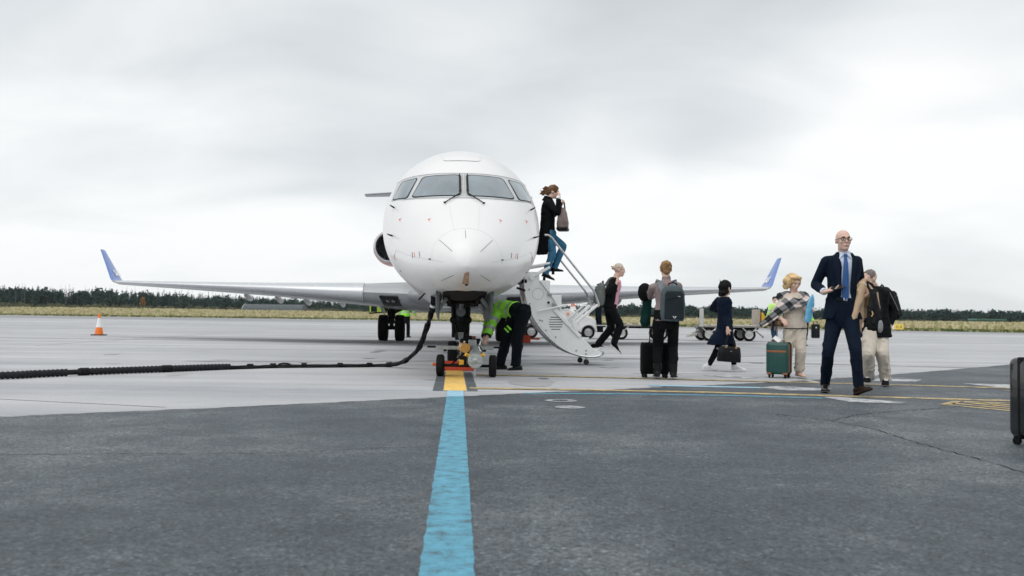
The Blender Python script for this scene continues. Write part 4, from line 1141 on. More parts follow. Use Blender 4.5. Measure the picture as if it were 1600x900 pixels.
# ------------------------------------------------------------------ ground equipment
def wheel(parent, c, r, w, axis=(0, 1, 0), rim=None, name='wheel'):
    c = Vector(c); ax = Vector(axis)
    pr = [(r * .62, -w * .45), (r * .85, -w * .5), (r * .96, -w * .40), (r, -w * .2), (r, w * .2), (r * .96, w * .40), (r * .85, w * .5), (r * .62, w * .45)]
    o = mk(name, MB().lathe(pr, c, ax, 28, cap=False), RUBBER, parent, smooth=40)
    mk('rim', MB().lathe([(.01, -w * .30), (r * .22, -w * .36), (r * .3, -w * .15), (r * .5, -w * .12), (r * .63, -w * .45), (r * .63, w * .45), (r * .5, w * .12), (r * .3, w * .15), (r * .22, w * .36), (.01, w * .30)], c, ax, 24), rim or GREYP, o, smooth=35)
    return o

def towbar():
    t = empty('tow_bar', 'two-wheeled aircraft tow bar with yellow levers hitched to the nose gear', 'tow bar', (-.63, 12.95, 0))
    wheel(t, (-.375, 0, .157), .157, .105, (1, 0, 0), DKGREY)
    wheel(t, (.37, -.02, .157), .157, .105, (1, 0, 0), DKGREY)
    mk('axle', MB().tube([(-.33, 0, .16), (.33, -.02, .155)], .022, 10), BLACKM, t)
    mb = MB(); mb.tube([(.135, -.42, .24), (.132, -.36, .245)], [.097, .103], 28); mb.tube([(.13, -.30, .248), (.03, .9, .42)], [.075, .065], 20)
    tube = mk('bar_tube', MB().tube([(.135, -.34, .243), (.10, .2, .32), (.03, .75, .42)], [.085, .075, .06], 22), GREYP, t)
    mk('end_cap', MB().lathe([(.055, .03), (.098, .025), (.104, .01), (.104, -.05), (.09, -.06)], (.135, -.36, .242), (.06, -1, -.1), 30), mat('cast_grey', (.42, .46, .45), .45, .2, var=.2, vscale=18), t)
    mb = MB(); mb.ell((.135, -.40, .255), (.045, .03, .035)); mb.box((.135, -.405, .235), (.16, .02, .028)); mk('tow_eye', mb, mat('cast_grey'), t, bevel=.004)
    mk('support_leg', MB().box((.13, -.33, .09), (.03, .03, .12)), GREYP, t, bevel=.004)
    for sx in (-1, 1):
        mb = MB(); mb.tube([(.12 + sx * .05, -.15, .29), (.12 + sx * .13, -.20, .325)], [.028, .026], 10); mk('lever', mb, YELLOW, t)
    for x0, x1 in ((-.52, -.08), (.10, .36)):
        mk('cross_arm', MB().box(((x0 + x1) / 2, .95, .378), (x1 - x0, .06, .055)), mat('cast_grey'), t, bevel=.006)
    for sx, xo in ((-1, -.58), (1, .41)): mk('arm_grip', MB().tube([(xo - .07, .95, .388), (xo + .06, .95, .386)], .014, 8), BLACKM, t)
    for sx in (-1, 1): mk('arm_pin', MB().box((-.08 + sx * .30, .95, .335), (.05, .04, .03)), BLACKM, t, bevel=.004)
    mb = MB(); mb.tube([(-.02, .02, .17), (-.22, .1, .17), (-.05, .25, .33)], .014, 7); mk('brace', mb, BLACKM, t)
    mk('frame_plate', MB().box((-.06, .3, .20), (.10, .5, .14)), BLACKM, t, bevel=.01)
    mk('warning_plate', MB().box((-.075, -.02, .20), (.07, .012, .08)), YELLOW, t, bevel=.003)
    mk('spring_cover', MB().tube([(-.03, .15, .40), (-.08, .5, .40)], [.07, .075], 14), mat('amber_plastic', (.62, .32, .07), .4, var=.25, vscale=14), t)
    mb = MB(); mb.box((.02, .62, .49), (.30, .12, .075)); mb.box((-.02, .60, .545), (.13, .10, .05)); mk('tow_head', mb, BLACKM, t, bevel=.012)
    mk('red_flag', MB().box((.03, .585, .548), (.14, .03, .035)), mat('dull_red', (.28, .04, .04), .7), t, bevel=.006)
    mk('head_clamp', MB().box((.055, .5, .44), (.12, .06, .15)), mat('cast_grey'), t, bevel=.012)
    for x in (-.06, .17): mb = MB(); mb.tube([(x, .5, .49), (x - .02, .47, .40), (x, .46, .34)], .014, 8); mk('latch', mb, ALU, t)
    mb = MB(); mb.tube([(.15, .4, .44), (.22, .2, .36), (.18, -.05, .30)], .008, 6); mk('release_cable', mb, BLACKM, t)
    c = empty('wheel_chock', 'red-orange wheel chock with yellow handle under the nose wheels', 'chock', (-.84, 14.42, 0), R(4))
    mk('block', MB().prism([(-.09, 0), (.09, 0), (.05, .15), (-.05, .15)], -.27, .27, 'x'), REDP, c, bevel=.012)
    mk('handle', MB().tube([(-.27, 0, .08), (-.40, -.02, .10)], [.02, .024], 8), ORANGE, c)
    c = empty('wheel_chock', 'red wheel chock beside the main wheels behind the airstair', 'chock', (.35, 31.2, 0), R(2))
    mk('block', MB().prism([(-.12, 0), (.12, 0), (.08, .26), (-.08, .26)], -.30, .30, 'x'), REDP, c, bevel=.012)
    mk('handle', MB().tube([(.30, 0, .14), (.62, -.02, .13)], [.03, .03], 8), ORANGE, c)
towbar()

def gpu_cable():
    t = empty('power_cable', 'thick black ground power cable running across the apron to the nose', 'cable', (-1.14, 13.6, 0))
    o = Vector((-1.14, 13.6, 0))
    path = [(-7.6, 10.2, .05), (-6.34, 11.32, .05), (-6.08, 11.73, .05), (-5.66, 12.34, .05), (-5.03, 13.05, .05), (-4.4, 13.82, .045), (-3.99, 14.26, .035), (-3.66, 14.52, .035), (-3.09, 14.74, .035), (-2.51, 14.97, .035), (-2.13, 15.15, .035), (-1.784, 14.9, .094), (-1.47, 14.4, .335), (-1.30, 14.0, .696), (-1.225, 13.8, .892), (-1.173, 13.66, 1.06)]
    P = [Vector(p) - o for p in path]
    def cr(P, n=8):
        out = []
        for i in range(len(P) - 1):
            p0, p1, p2, p3 = [P[min(max(i + k, 0), len(P) - 1)] for k in (-1, 0, 1, 2)]
            for j in range(n):
                u = j / n; out.append(.5 * ((2 * p1) + (-p0 + p2) * u + (2 * p0 - 5 * p1 + 4 * p2 - p3) * u * u + (-p0 + 3 * p1 - 3 * p2 + p3) * u ** 3))
        return out + [P[-1]]
    Q = cr(P, 10)
    CB = mat('cable_black', (.017, .019, .022), .5, var=.3, vscale=25)
    # four twisted conductors
    def frame(i):
        tg = (Q[min(i + 1, len(Q) - 1)] - Q[max(i - 1, 0)]).normalized(); s = tg.cross(Vector((0, 0, 1))).normalized(); return tg, s, s.cross(tg)
    for k in range(4):
        pts = []
        for i in range(40, len(Q)):
            tg, s, u = frame(i); a = i * .22 + k * 1.571; wob = 1 + .5 * math.sin(i * .35 + k)
            pts.append(Q[i] + (s * math.cos(a) * .024 * wob + u * math.sin(a) * .018) + Vector((0, 0, -.012 if i < 105 else 0)))
        mk('conductor', MB().tube(pts, .0165, 8), CB, t)
    mb = MB(); pts, rr = [], []
    # corrugated sleeve on the left half
    SL = []
    for i in range(0, 52):
        a, b_ = Q[i], Q[i + 1]
        for j in range(10): SL.append(a.lerp(b_, j / 10))
    d = 0; prev = SL[0]; core = MB().tube(SL[::6], .036, 10); mk('inner_cable', core, CB, t)
    rings_ = []; last = 0; acc = 0
    for p in SL:
        acc += (p - prev).length; prev = p
        pts.append(p); ph = acc / .06
        gap = (2.55 < acc < 2.72) or acc < 1.35
        rr.append(.034 if gap else .040 + .012 * (1 - abs((ph % 1) * 2 - 1)))
    mk('corrugated_sleeve', MB().tube(pts, rr, 14), mat('sleeve_rubber', (.022, .026, .030), .6, var=.3, vscale=20), t, smooth=50)
    for acc_t in (1.36, 2.74, 3.9):
        acc = 0; prev = SL[0]
        for i, p in enumerate(SL):
            acc += (p - prev).length; prev = p
            if acc > acc_t: q = SL[min(i + 13, len(SL) - 1)]; mk('collar', MB().tube([p, q], .055, 16), BLACKM, t); break
    for i in range(58, len(Q) - 6, 9):
        tg, s, u = frame(i); mk('cable_tie', MB().tube([Q[i] - tg * .04, Q[i] + tg * .04], .045, 12), BLACKM, t)
    for c, r_ in ((Vector((-3.62, 14.55, .045)), .045),):
        mk('loop', MB().tube([c - o + Vector((math.cos(a) * r_ * 2.2, math.sin(a) * .02, math.sin(a) * r_ * .6)) for a in np.linspace(0, 6.2, 16)], .014, 7), CB, t)
    mb = MB(); mb.box(Vector((-1.165, 13.64, 1.12)) - o, (.10, .14, .20)); mk('plug', mb, BLACKM, t, bevel=.02)
    mk('plug_band', MB().tube([Vector((-1.178, 13.66, 1.02)) - o, Vector((-1.183, 13.67, .99)) - o], .05, 12), WHITE, t)
    mb = MB(); mb.tube([Vector((-1.17, 13.6, 1.18)) - o, Vector((-1.30, 13.62, 1.20)) - o, Vector((-1.40, 13.66, 1.10)) - o], .014, 7); mk('strap', mb, BLACKM, t)
gpu_cable()

def cone(loc, label, h=.78):
    t = empty('traffic_cone', label, 'cone', loc, group='traffic cones on the apron')
    mk('base', MB().box((0, 0, .02), (.44, .44, .04)), DKGREY, t, bevel=.012)
    def seg(name, z0, z1, m):
        r = lambda z: .155 - .125 * (z / h)
        mk(name, MB().lathe([(r(z0 * h), z0 * h), (r(z1 * h), z1 * h)], (0, 0, .04), (0, 0, 1), 24), m, t, smooth=50)
    CO = mat('cone_orange', (.90, .20, .02), .5, var=.08, vscale=8)
    seg('lower_body', 0, .34, CO); seg('white_sleeve', .34, .78, mat('cone_white', (.82, .83, .84), .5, var=.05)); seg('tip', .78, 1.0, CO)
cone((-15.5, 34.2, 0), 'orange and white traffic cone alone on the apron under the left wing tip')
cone((11.0, 35.5, 0), 'small orange traffic cone half hidden behind the beige trousers of the blonde woman', .6)

WOODT = mat('worn_deck', (.26, .24, .21), .7, var=.25, vscale=8)
CARTW = mat('cart_white', (.50, .50, .48), .5, var=.22, vscale=9)
def cart(loc, label, end2):
    t = empty('baggage_cart', label, 'cart', loc, R(2), group='flat baggage carts behind the passengers')
    mk('deck', MB().box((0, 0, .60), (2.55, 1.5, .07)), WOODT, t, bevel=.01)
    mk('chassis', MB().box((0, 0, .52), (2.35, .9, .08)), BLACKM, t, bevel=.01)
    for k in range(5): mk('roller', MB().tube([(-1.0 + .5 * k, -.70, .645), (-1.0 + .5 * k, .70, .645)], .025, 8), ALU, t)
    if not end2: mk('end_panel', MB().box((-1.25, 0, .95), (.10, 1.4, .72)), CARTW, t, bevel=.02)
    mk('end_post', MB().box((-1.27, -.72, .95), (.16, .10, .74)), CARTW, t, bevel=.02)
    mk('end_panel', MB().box((1.20, 0, .96), (.22 if end2 else .1, .5 if end2 else 1.4, .72)), mat('cart_tan', (.40, .36, .31), .6, var=.2, vscale=9), t, bevel=.03)
    if end2: mk('yellow_hood', MB().prism([(1.36, .64), (1.62, .66), (1.56, .90), (1.40, 1.18), (1.36, 1.2)], -.35, .35), YELLOW, t, bevel=.02)
    for x in (-.95, .72):
        for y in (-.62, .62):
            w = wheel(t, (x, y, .28), .28, .14, (0, 1, 0), mat('wheel_white', (.62, .62, .6), .5))
            mb = MB(); mb.tube([(x - .30, y - .10, .56), (x, y - .10, .28)], .02, 6); mk('fork', mb, CARTW, w)
            mb = MB(); mb.tube([(x + .30, y - .10, .56), (x, y - .10, .28)], .02, 6); mk('fork', mb, CARTW, w)
    mk('drawbar', MB().tube([(-1.2, 0, .45), (-1.7, 0, .22)], .035, 8), CARTW, t)
    mk('drawbar_block', MB().prism([(-1.75, .14), (-1.3, .2), (-1.25, .34), (-1.6, .3)], -.12, .12), CARTW, t, bevel=.02)
    mk('rear_hitch', MB().tube([(1.2, 0, .42), (1.45, 0, .22), (1.52, 0, .16)], [.03, .03, .05], 8), CARTW, t)
cart((9.02, 38.0, 0), 'flat baggage cart with white end post behind the woman in the blue coat', True)
cart((5.45, 38.2, 0), 'flat baggage cart half hidden behind the woman with the grey backpack', False)

def belt_loader():
    t = empty('belt_loader', 'white belt loader vehicle parked behind the airstair', 'loader', (2.0, 39.3, 0), R(3))
    LW = mat('loader_white', (.74, .75, .75), .4, var=.06, vscale=4, coat=.3)
    prof = [(-1.55, .42), (-1.5, .72), (-1.2, .80), (-.35, .86), (-.2, 1.18), (.35, 1.28), (.75, 1.12), (1.35, .92), (1.55, .80), (1.62, .30), (-1.5, .30)]
    mk('body', MB().prism(prof, -.75, .75), LW, t, bevel=.05)
    for x in (-1.2, 1.22):
        for y in (-.72, .72):
            wheel(t, (x, y, .28), .28, .18, (0, 1, 0), mat('hub_grey', (.5, .5, .5), .4, .6))
            mb = MB(); n = 12
            mb.rings([[Vector((x + r * math.cos(a), yy, .28 + r * math.sin(a))) for r, yy in ((.31, y - .13), (.36, y - .13), (.36, y + .1), (.31, y + .1))] for a in np.linspace(0, math.pi, n)]); mk('fender', mb, BLACKM if x < 0 else LW, t)
    # conveyor boom
    mk('conveyor', MB().prism([(-1.6, .95), (1.9, .62), (1.9, .78), (-1.6, 1.12)], .05, .65), mat('boom_grey', (.45, .46, .46), .5), t, bevel=.02)
    mk('belt', MB().prism([(-1.58, 1.125), (1.88, .785), (1.88, .80), (-1.58, 1.14)], .10, .60), RUBBER, t)
    for a, b_ in (((1.05, .95), (1.45, 1.75)), ((1.2, .95), (1.6, 1.78)), ((1.45, 1.75), (1.6, 1.78)), ((.9, 1.05), (1.5, 1.5))):
        mk('rail', MB().tube([(a[0], -.6, a[1]), (b_[0], -.6, b_[1])], .035, 8), LW, t)
    mk('rail', MB().tube([(.15, -.55, 1.62), (1.3, -.55, 1.45)], .03, 8), LW, t)
    mk('step', MB().box((1.75, 0, .52), (.5, 1.2, .06)), BLACKM, t, bevel=.01)
    mk('engine_block', MB().box((1.72, -.3, .40), (.35, .5, .24)), BLACKM, t, bevel=.03)
    mk('seat', MB().prism([(-.15, 1.1), (.25, 1.15), (.2, 1.25), (-.08, 1.22), (-.2, 1.5), (-.28, 1.48)], -.5, -.1), DKGREY, t, bevel=.02)
    mk('lamp', MB().lathe([(.05, 0), (.06, .04)], (.35, -.76, 1.05), (0, -1, 0), 12), mat('lamp_orange', (.8, .3, .1), .3), t)
    c = empty('marker_cone', 'small pink and white marker cone riding on the belt loader', 'cone', (2.62, 38.9, 1.20))
    mk('lower_body', MB().lathe([(.16, 0), (.12, .16)], (0, 0, 0), (0, 0, 1), 18), WHITE, c); mk('tip', MB().lathe([(.12, .16), (.05, .36)], (0, 0, 0), (0, 0, 1), 18), mat('cone_pink', (.75, .3, .2), .6), c)
belt_loader()

def guidance_sign():
    t = empty('guidance_sign', 'small yellow taxiway sign standing at the grass edge on the right', 'sign', (40.0, 94.0, 0))
    mk('cabinet', MB().box((0, 0, .42), (.96, .18, .56)), mat('sign_yellow', (.85, .62, .10), .5, var=.06), t, bevel=.02)
    mk('edge', MB().box((-.56, 0, .42), (.16, .2, .58)), WHITE, t, bevel=.02)
    for x in (-.3, .3): mk('leg', MB().box((x, 0, .07), (.06, .06, .14)), GREYP, t)
    fc = bpy.data.curves.new('txt', 'FONT'); fc.body = 'K-4'; fc.size = .42; fc.align_x = 'CENTER'
    fo = bpy.data.objects.new('txt', fc); COL.objects.link(fo)
    dg = bpy.context.evaluated_depsgraph_get(); me = bpy.data.meshes.new_from_object(fo.evaluated_get(dg)); bpy.data.objects.remove(fo)
    for v in me.vertices: v.co = Vector((v.co.x, -.096, v.co.y + .28))
    put('lettering', me, mat('sign_dark', (.12, .10, .02), .6), t, smooth=0)
guidance_sign()

# hi-vis striped panel hanging below the wing root by the main wheels
def striped_panel():
    t = empty('striped_screen', 'dark screen with lime strips below the wing, left of the main wheels', 'screen', (-4.85, 32.6, 0), R(4))
    mk('frame', MB().box((.1, 0, .98), (.72, .03, .05), Matrix.Rotation(R(-5), 3, 'Y')), BLACKM, t)
    mk('mesh', MB().box((.1, .02, 1.22), (.70, .01, .44)), mat('dark_mesh', (.03, .05, .045), .7), t)
    LIME = mat('lime', (.55, .78, .10), .6, var=.08)
    for x, w in ((-.22, .05), (.10, .16), (.40, .06)): mk('lime_strip', MB().box((x, -.01, 1.23), (w, .012, .46)), LIME, t)
    for x in (.30, .40): mk('post', MB().tube([(x, .03, 0), (x, .03, 1.48)], .012, 6), BLACKM, t)
striped_panel()

# ------------------------------------------------------------------ luggage
def rbox(c, s, r, n=4):
    """rounded box as a solid loft (rounded in plan, rounded top and bottom)"""
    hx, hy, hz = s[0] / 2, s[1] / 2, s[2] / 2; r = min(r, hx, hy, hz)
    def ring(z, ins):
        out = []
        for cx, cy, a0 in ((1, 1, 0), (-1, 1, 90), (-1, -1, 180), (1, -1, 270)):
            for i in range(n + 1):
                a = R(a0 + 90 * i / n); out.append(Vector((c[0] + cx * (hx - r) + (r - ins) * math.cos(a), c[1] + cy * (hy - r) + (r - ins) * math.sin(a), c[2] + z)))
        return out
    rs = []
    for i in range(n, -1, -1): a = R(90 * i / n); rs.append(ring(-hz + r * (1 - math.sin(a)), r * (1 - math.cos(a)) * .999))
    for i in range(0, n + 1): a = R(90 * i / n); rs.append(ring(hz - r * (1 - math.sin(a)), r * (1 - math.cos(a)) * .999))
    rs[0] = ring(-hz, r * .98); rs[-1] = ring(hz, r * .98)
    return MB().rings(rs)

def suitcase(label, loc, rz, size, shell, zipm, ribs=0, handle=None, strap=None, hm=None, tagm=None, wheelm=None, group='rolling suitcases'):
    t = empty('suitcase', label, 'suitcase', loc, R(rz), group)
    w, d, h = size; z0 = .055
    mk('shell', rbox((0, 0, z0 + h / 2), (w, d, h), .05), shell, t, smooth=50)
    mk('zip', rbox((0, 0, z0 + h / 2), (w + .008, .035, h + .008), .012, 3), zipm, t, smooth=50)
    for k in range(ribs):
        x = -w / 2 + .06 + (w - .12) * k / max(1, ribs - 1)
        for sy in (-1, 1): mk('rib', rbox((x, sy * d / 2, z0 + h / 2), (.022, .014, h - .14), .006, 2), shell, t)
    for sx in (-1, 1):
        for sy in (-1, 1):
            mk('caster', MB().lathe([(.008, -.016), (.026, -.014), (.028, 0), (.026, .014), (.008, .016)], (sx * (w / 2 - .05), sy * (d / 2 - .04), .028), (1, .4, 0), 14), wheelm or BLACKM, t)
            mk('caster_fork', MB().box((sx * (w / 2 - .05), sy * (d / 2 - .04), .052), (.04, .03, .03)), wheelm or BLACKM, t, bevel=.006)
    if handle:
        for sx in (-1, 1): mk('handle_tube', MB().tube([(sx * handle[1], d * .3, z0 + h - .02), (sx * handle[1], d * .3, handle[0])], .008, 8), hm or ALU, t)
        mk('handle_grip', MB().tube([(-handle[1] - .012, d * .3, handle[0]), (handle[1] + .012, d * .3, handle[0])], .015, 10), strap or BLACKM, t)
    mk('top_handle', MB().tube([(-.09, 0, z0 + h), (-.08, 0, z0 + h + .022), (.08, 0, z0 + h + .022), (.09, 0, z0 + h)], .009, 8), strap or BLACKM, t)
    if strap:
        mk('leather_band', MB().box((0, -d / 2 - .003, z0 + h * .72), (w - .05, .006, .028)), strap, t)
        mk('leather_band', MB().box((w / 2 + .003, -.055, z0 + h / 2), (.006, .018, h - .06)), strap, t)
        mk('leather_band', MB().box((w / 2 + .003, .055, z0 + h / 2), (.006, .018, h - .06)), strap, t)
        for sx in (-1, 1): mk('corner_guard', MB().box((sx * (w / 2 - .05), -d / 2 + .03, z0 + .012), (.07, .05, .03)), strap, t, bevel=.008)
    if tagm: mk('luggage_tag', MB().box((-.02, -.03, z0 + h + .045), (.11, .004, .07), Matrix.Rotation(R(35), 3, 'Y') @ Matrix.Rotation(R(-40), 3, 'X')), tagm, t)
    return t
GREENS = mat('green_shell', (.004, .062, .054), .35, var=.12, vscale=9, coat=.15, bump=.15, bscale=90)
BLKS = mat('black_shell', (.010, .0105, .012), .4, var=.3, vscale=14, bump=.2, bscale=120)
LEATH = mat('tan_leather', (.30, .105, .035), .5, var=.2, vscale=16)
suitcase('dark green suitcase with brown leather straps pulled by the blonde woman', (3.985, 13.55, 0), -34, (.335, .235, .475), GREENS, BLACKM, 0, (.815, .048), LEATH, ALU, mat('paper_white', (.8, .8, .8), .6))
suitcase('soft black suitcase standing behind the legs of the woman with the grey backpack', (2.085, 13.22, 0), 4, (.40, .24, .455), cloth('black_fabric_case', (.006, .0065, .008)), BLACKM, 3, (.90, .06), None, BLACKM)
suitcase('glossy black ribbed suitcase cut by the right edge of the picture', (3.68, 6.30, 0), 8, (.37, .25, .555), mat('gloss_black', (.008, .010, .011), .18, var=.2, vscale=6, coat=.5), BLACKM, 5, None, None, BLACKM)

# thin moist air over the airfield
def haze():
    mb = MB(); mb.box((0, 700, 11), (5300, 4500, 24))
    m = bpy.data.materials.new('haze_air'); m.use_nodes = True; N = m.node_tree.nodes; L = m.node_tree.links
    N.remove(N['Principled BSDF']); v = N.new('ShaderNodeVolumePrincipled'); v.inputs['Density'].default_value = HAZE; v.inputs['Color'].default_value = (.93, .95, .97, 1); v.inputs['Anisotropy'].default_value = .2
    L.new(v.outputs[0], [n for n in N if n.type == 'OUTPUT_MATERIAL'][0].inputs['Volume'])
    o = mk('haze', mb, m, smooth=0, kind='stuff'); tag(o, 'thin pale moist air over the whole airfield', 'haze')
HAZE = .00010
haze()

# ------------------------------------------------------------------ people
# joints in metres from a point on the ground below the figure: x to the right, y away, z up; suffix a = image left, b = image right
SKIN = mat('skin', (.66, .45, .365), .55, var=.08, vscale=30, spec=.35)
HIVIS = mat('hi_vis_green', (.30, .80, .055), .6, var=.10, vscale=10, bump=.15, bscale=60)
SILV = mat('reflective_silver', (.42, .44, .45), .35, .3, var=.12, vscale=20)
EYEW = mat('eye_white', (.7, .68, .65), .3)
EYED = mat('eye_dark', (.02, .015, .012), .2)
LIP = mat('lips', (.42, .16, .14), .5)

def fwd_of(a): return Vector((math.sin(R(a)), -math.cos(R(a)), 0))
def side_of(a): return Vector((math.cos(R(a)), math.sin(R(a)), 0))
def head_rot(yaw, pitch=0, rollv=0):
    """columns: side, forward, up"""
    f = fwd_of(yaw) * math.cos(R(pitch)) + Vector((0, 0, 1)) * math.sin(R(pitch))
    s = -side_of(yaw)
    u = s.cross(f).normalized()
    if u.z < 0: u = -u
    s2 = f.cross(u).normalized()
    M = Matrix((s2, f, u)).transposed()
    return M @ Matrix.Rotation(R(rollv), 3, 'Y')

def add_head(mb, c, M, k=1.0, neck=None):
    c = Vector(c)
    def P(*p): return c + M @ (Vector(p) * k)
    def E(p, r): mb.ell(P(*p), [q * k for q in r], M, 18, 12)
    E((0, -.012, .030), (.076, .097, .090)); E((0, .026, -.03), (.062, .068, .086)); E((0, .020, -.072), (.055, .060, .046)); E((0, .060, -.092), (.030, .032, .026))
    for s in (-1, 1):
        E((s * .036, .062, -.022), (.027, .026, .026)); E((s * .078, -.006, -.006), (.010, .021, .033))
    mb.cap_tube(P(-.036, .082, .030), P(.036, .082, .030), .014 * k, .014 * k)
    mb.cap_tube(P(0, .088, .022), P(0, .106, -.024), .009 * k, .014 * k)
    E((0, .084, -.062), (.026, .016, .016))
    if neck is not None: mb.cap_tube(P(0, -.012, -.055), neck, .054 * k, .060 * k)

def face_parts(parent, c, M, k=1.0, brow=(.10, .06, .04)):
    c = Vector(c)
    def P(*p): return c + M @ (Vector(p) * k)
    for s in (-1, 1):
        e = mk('eye', MB().ell(P(s * .032, .0745, .006), (.014 * k, .0095 * k, .0065 * k), M), EYEW, parent, smooth=180)
        mk('iris', MB().ell(P(s * .031, .0825, .005), (.0060 * k, .003 * k, .0058 * k), M), EYED, e, smooth=180)
        mk('eyebrow', MB().tube([P(s * .050, .082, .026), P(s * .034, .097, .034), P(s * .014, .099, .030)], [.003 * k, .005 * k, .004 * k], 6), mat('brow_%d' % int(brow[0] * 1000), brow, .9), parent)
    mk('mouth', MB().tube([P(-.026, .090, -.066), P(0, .102, -.063), P(.026, .090, -.066)], [.002 * k, .005 * k, .002 * k], 6), LIP, parent)

def add_hand(mb, wrist, d, n, thumb, curl=25, k=1.0, spread=.0):
    """wrist point, pointing direction, palm normal, thumb side sign"""
    w = Vector(wrist); d = Vector(d).normalized(); n = Vector(n); n = (n - d * n.dot(d)).normalized(); x = d.cross(n)
    M = Matrix((x, d, n)).transposed()
    mb.ell(w + d * .050 * k, (.040 * k, .056 * k, .017 * k), M); mb.cap_tube(w - d * .02, w + d * .03 * k, .026 * k, .026 * k)
    for i, (o, L) in enumerate(((-.030, .060), (-.010, .074), (.010, .078), (.030, .068))):
        if thumb < 0: o = -o
        p = w + d * .090 * k + x * o * k; a = 0.0
        for j, q in enumerate((.45, .32, .25)):
            a += R(curl) * (.7 if j == 0 else 1.0)
            v = (d * math.cos(a) + n * math.sin(a) + x * (o * spread * 8)).normalized()
            p2 = p + v * L * q * k; mb.cap_tube(p, p2, (.0098 - .0008 * j) * k, (.0092 - .0008 * j) * k, 8); p = p2
    p = w + d * .028 * k + x * thumb * .032 * k
    v = (d * .62 + x * thumb * .62 + n * .45).normalized(); p2 = p + v * .042 * k; mb.cap_tube(p, p2, .013 * k, .011 * k, 8)
    v = (d * .85 + x * thumb * .25 + n * .45).normalized(); mb.cap_tube(p2, p2 + v * .032 * k, .011 * k, .009 * k, 8)

BASE = [(-.16, .07, .075), (-.06, .145, .105), (.06, .170, .120), (.22, .158, .108), (.42, .140, .098), (.60, .152, .108), (.76, .168, .115), (.88, .172, .100), (.95, .120, .080), (1.0, .062, .060)]
def spine(J, t, ty, py=None):
    H = (Vector(J['ha']) + Vector(J['hb'])) / 2; N = Vector(J['neck'])
    u = (N - H).normalized(); L = (N - H).length
    bow = J.get('bow', 0.0)
    c = H + (N - H) * t - fwd_of(ty) * bow * math.sin(math.pi * min(max(t, 0), 1)) if 1 else 0
    return c, u, L
def torso(mb, J, ty, k=1.0, inf=0.0, rows=BASE, n=26, fwd_off=0.0, py=None, sq=.0):
    rs = []
    for row in rows:
        t, hw, dp = row[:3]; fo = row[3] if len(row) > 3 else 0.0
        c, u, L = spine(J, t, ty)
        yaw = ty if py is None else py + (ty - py) * min(max(t, 0), 1)
        if t < 0: u = (u * (1 + t) + Vector((0, 0, 1)) * (-t)).normalized() if t > -1 else Vector((0, 0, 1))
        if t < 0:
            H = (Vector(J['ha']) + Vector(J['hb'])) / 2; c = H + Vector((0, 0, 1)) * t * L * .9 + (spine(J, 0, ty)[1] * t * L * .1)
        s = side_of(yaw); s = (s - u * s.dot(u)).normalized(); f = u.cross(s)
        if f.dot(fwd_of(yaw)) < 0: f = -f
        ring = []
        for i in range(n):
            a = 2 * math.pi * i / n; ca, sa = math.cos(a), math.sin(a)
            ca = math.copysign(abs(ca) ** (1 - sq), ca); sa = math.copysign(abs(sa) ** (1 - sq), sa)
            ring.append(c + s * (hw * k + inf) * ca + f * ((dp * k + inf) * sa + fo * k + fwd_off))
        rs.append(ring)
    mb.rings(rs)

def build_body(root, J, hy, ty, hp=0, hr=0, k=1.0, vox=.008, hands=None, skin=None, py=None, ky=None):
    mb = MB(); ky = ky or k
    M = head_rot(hy, hp, hr)
    torso(mb, J, ty, k, 0, [(-.05, .11, .08)] + BASE[2:], py=py)
    add_head(mb, J['head'], M, ky, Vector(J['neck']) + Vector((0, 0, -.02)))
    for s in 'ab':
        mb.cap_tube(J['s' + s], J['e' + s], .052 * k, .042 * k); mb.cap_tube(J['e' + s], J['w' + s], .042 * k, .028 * k)
        mb.cap_tube(Vector(J['neck']) - Vector((0, 0, .05)), J['s' + s], .055 * k, .055 * k)
        mb.cap_tube(J['h' + s], J['k' + s], .080 * k, .054 * k); mb.cap_tube(J['k' + s], J['a' + s], .054 * k, .036 * k)
        a, t = Vector(J['a' + s]), Vector(J['t' + s]); mb.cap_tube(a - Vector((0, 0, .03)), a.lerp(t, .6) - Vector((0, 0, .012)), .030 * k, .016 * k)
        h = (hands or {}).get(s)
        if h: add_hand(mb, J['w' + s], h['d'], h['n'], h['th'], h.get('curl', 25), k * h.get('k', 1.0), h.get('spread', 0))
        else:
            d = (Vector(J['w' + s]) - Vector(J['e' + s])).normalized()
            add_hand(mb, J['w' + s], d, (-fwd_of(ty)).cross(d) if abs(d.z) > .5 else Vector((0, 0, -1)), 1 if s == 'a' else -1, 25, k)
    return put('body', fuse(mb, vox, 2), skin or SKIN, root, smooth=180), M

def legs(mb, J, k=1.0, r=(.105, .078, .066), drop=.0, hip=True, py=0, waist=.06):
    for s in 'ab':
        a = Vector(J['a' + s]) - Vector((0, 0, drop)); kn = Vector(J['k' + s])
        mb.cap_tube(J['h' + s], kn, r[0] * k, r[1] * k, 16); mb.tube([kn, kn.lerp(a, .5), a], [r[1] * k, (r[1] + r[2]) / 2 * k, r[2] * k], 16)
    if hip: torso(mb, J, py, k, .016, [(-.19, .09, .085), (-.08, .152, .110), (.06, .172, .122), (waist + .08, .165, .115)])
def trousers(root, J, m, k=1.0, r=(.105, .078, .066), drop=0.0, vox=.009, fold=.006, seed=1, py=0, name='trousers', waist=.06, fl=.10):
    mb = MB(); legs(mb, J, k, r, drop, True, py, waist)
    return put(name, fuse(mb, vox, 3, fold * 1.25, seed, fl * 1.25, (1, 1, .75)), m, root, smooth=180)
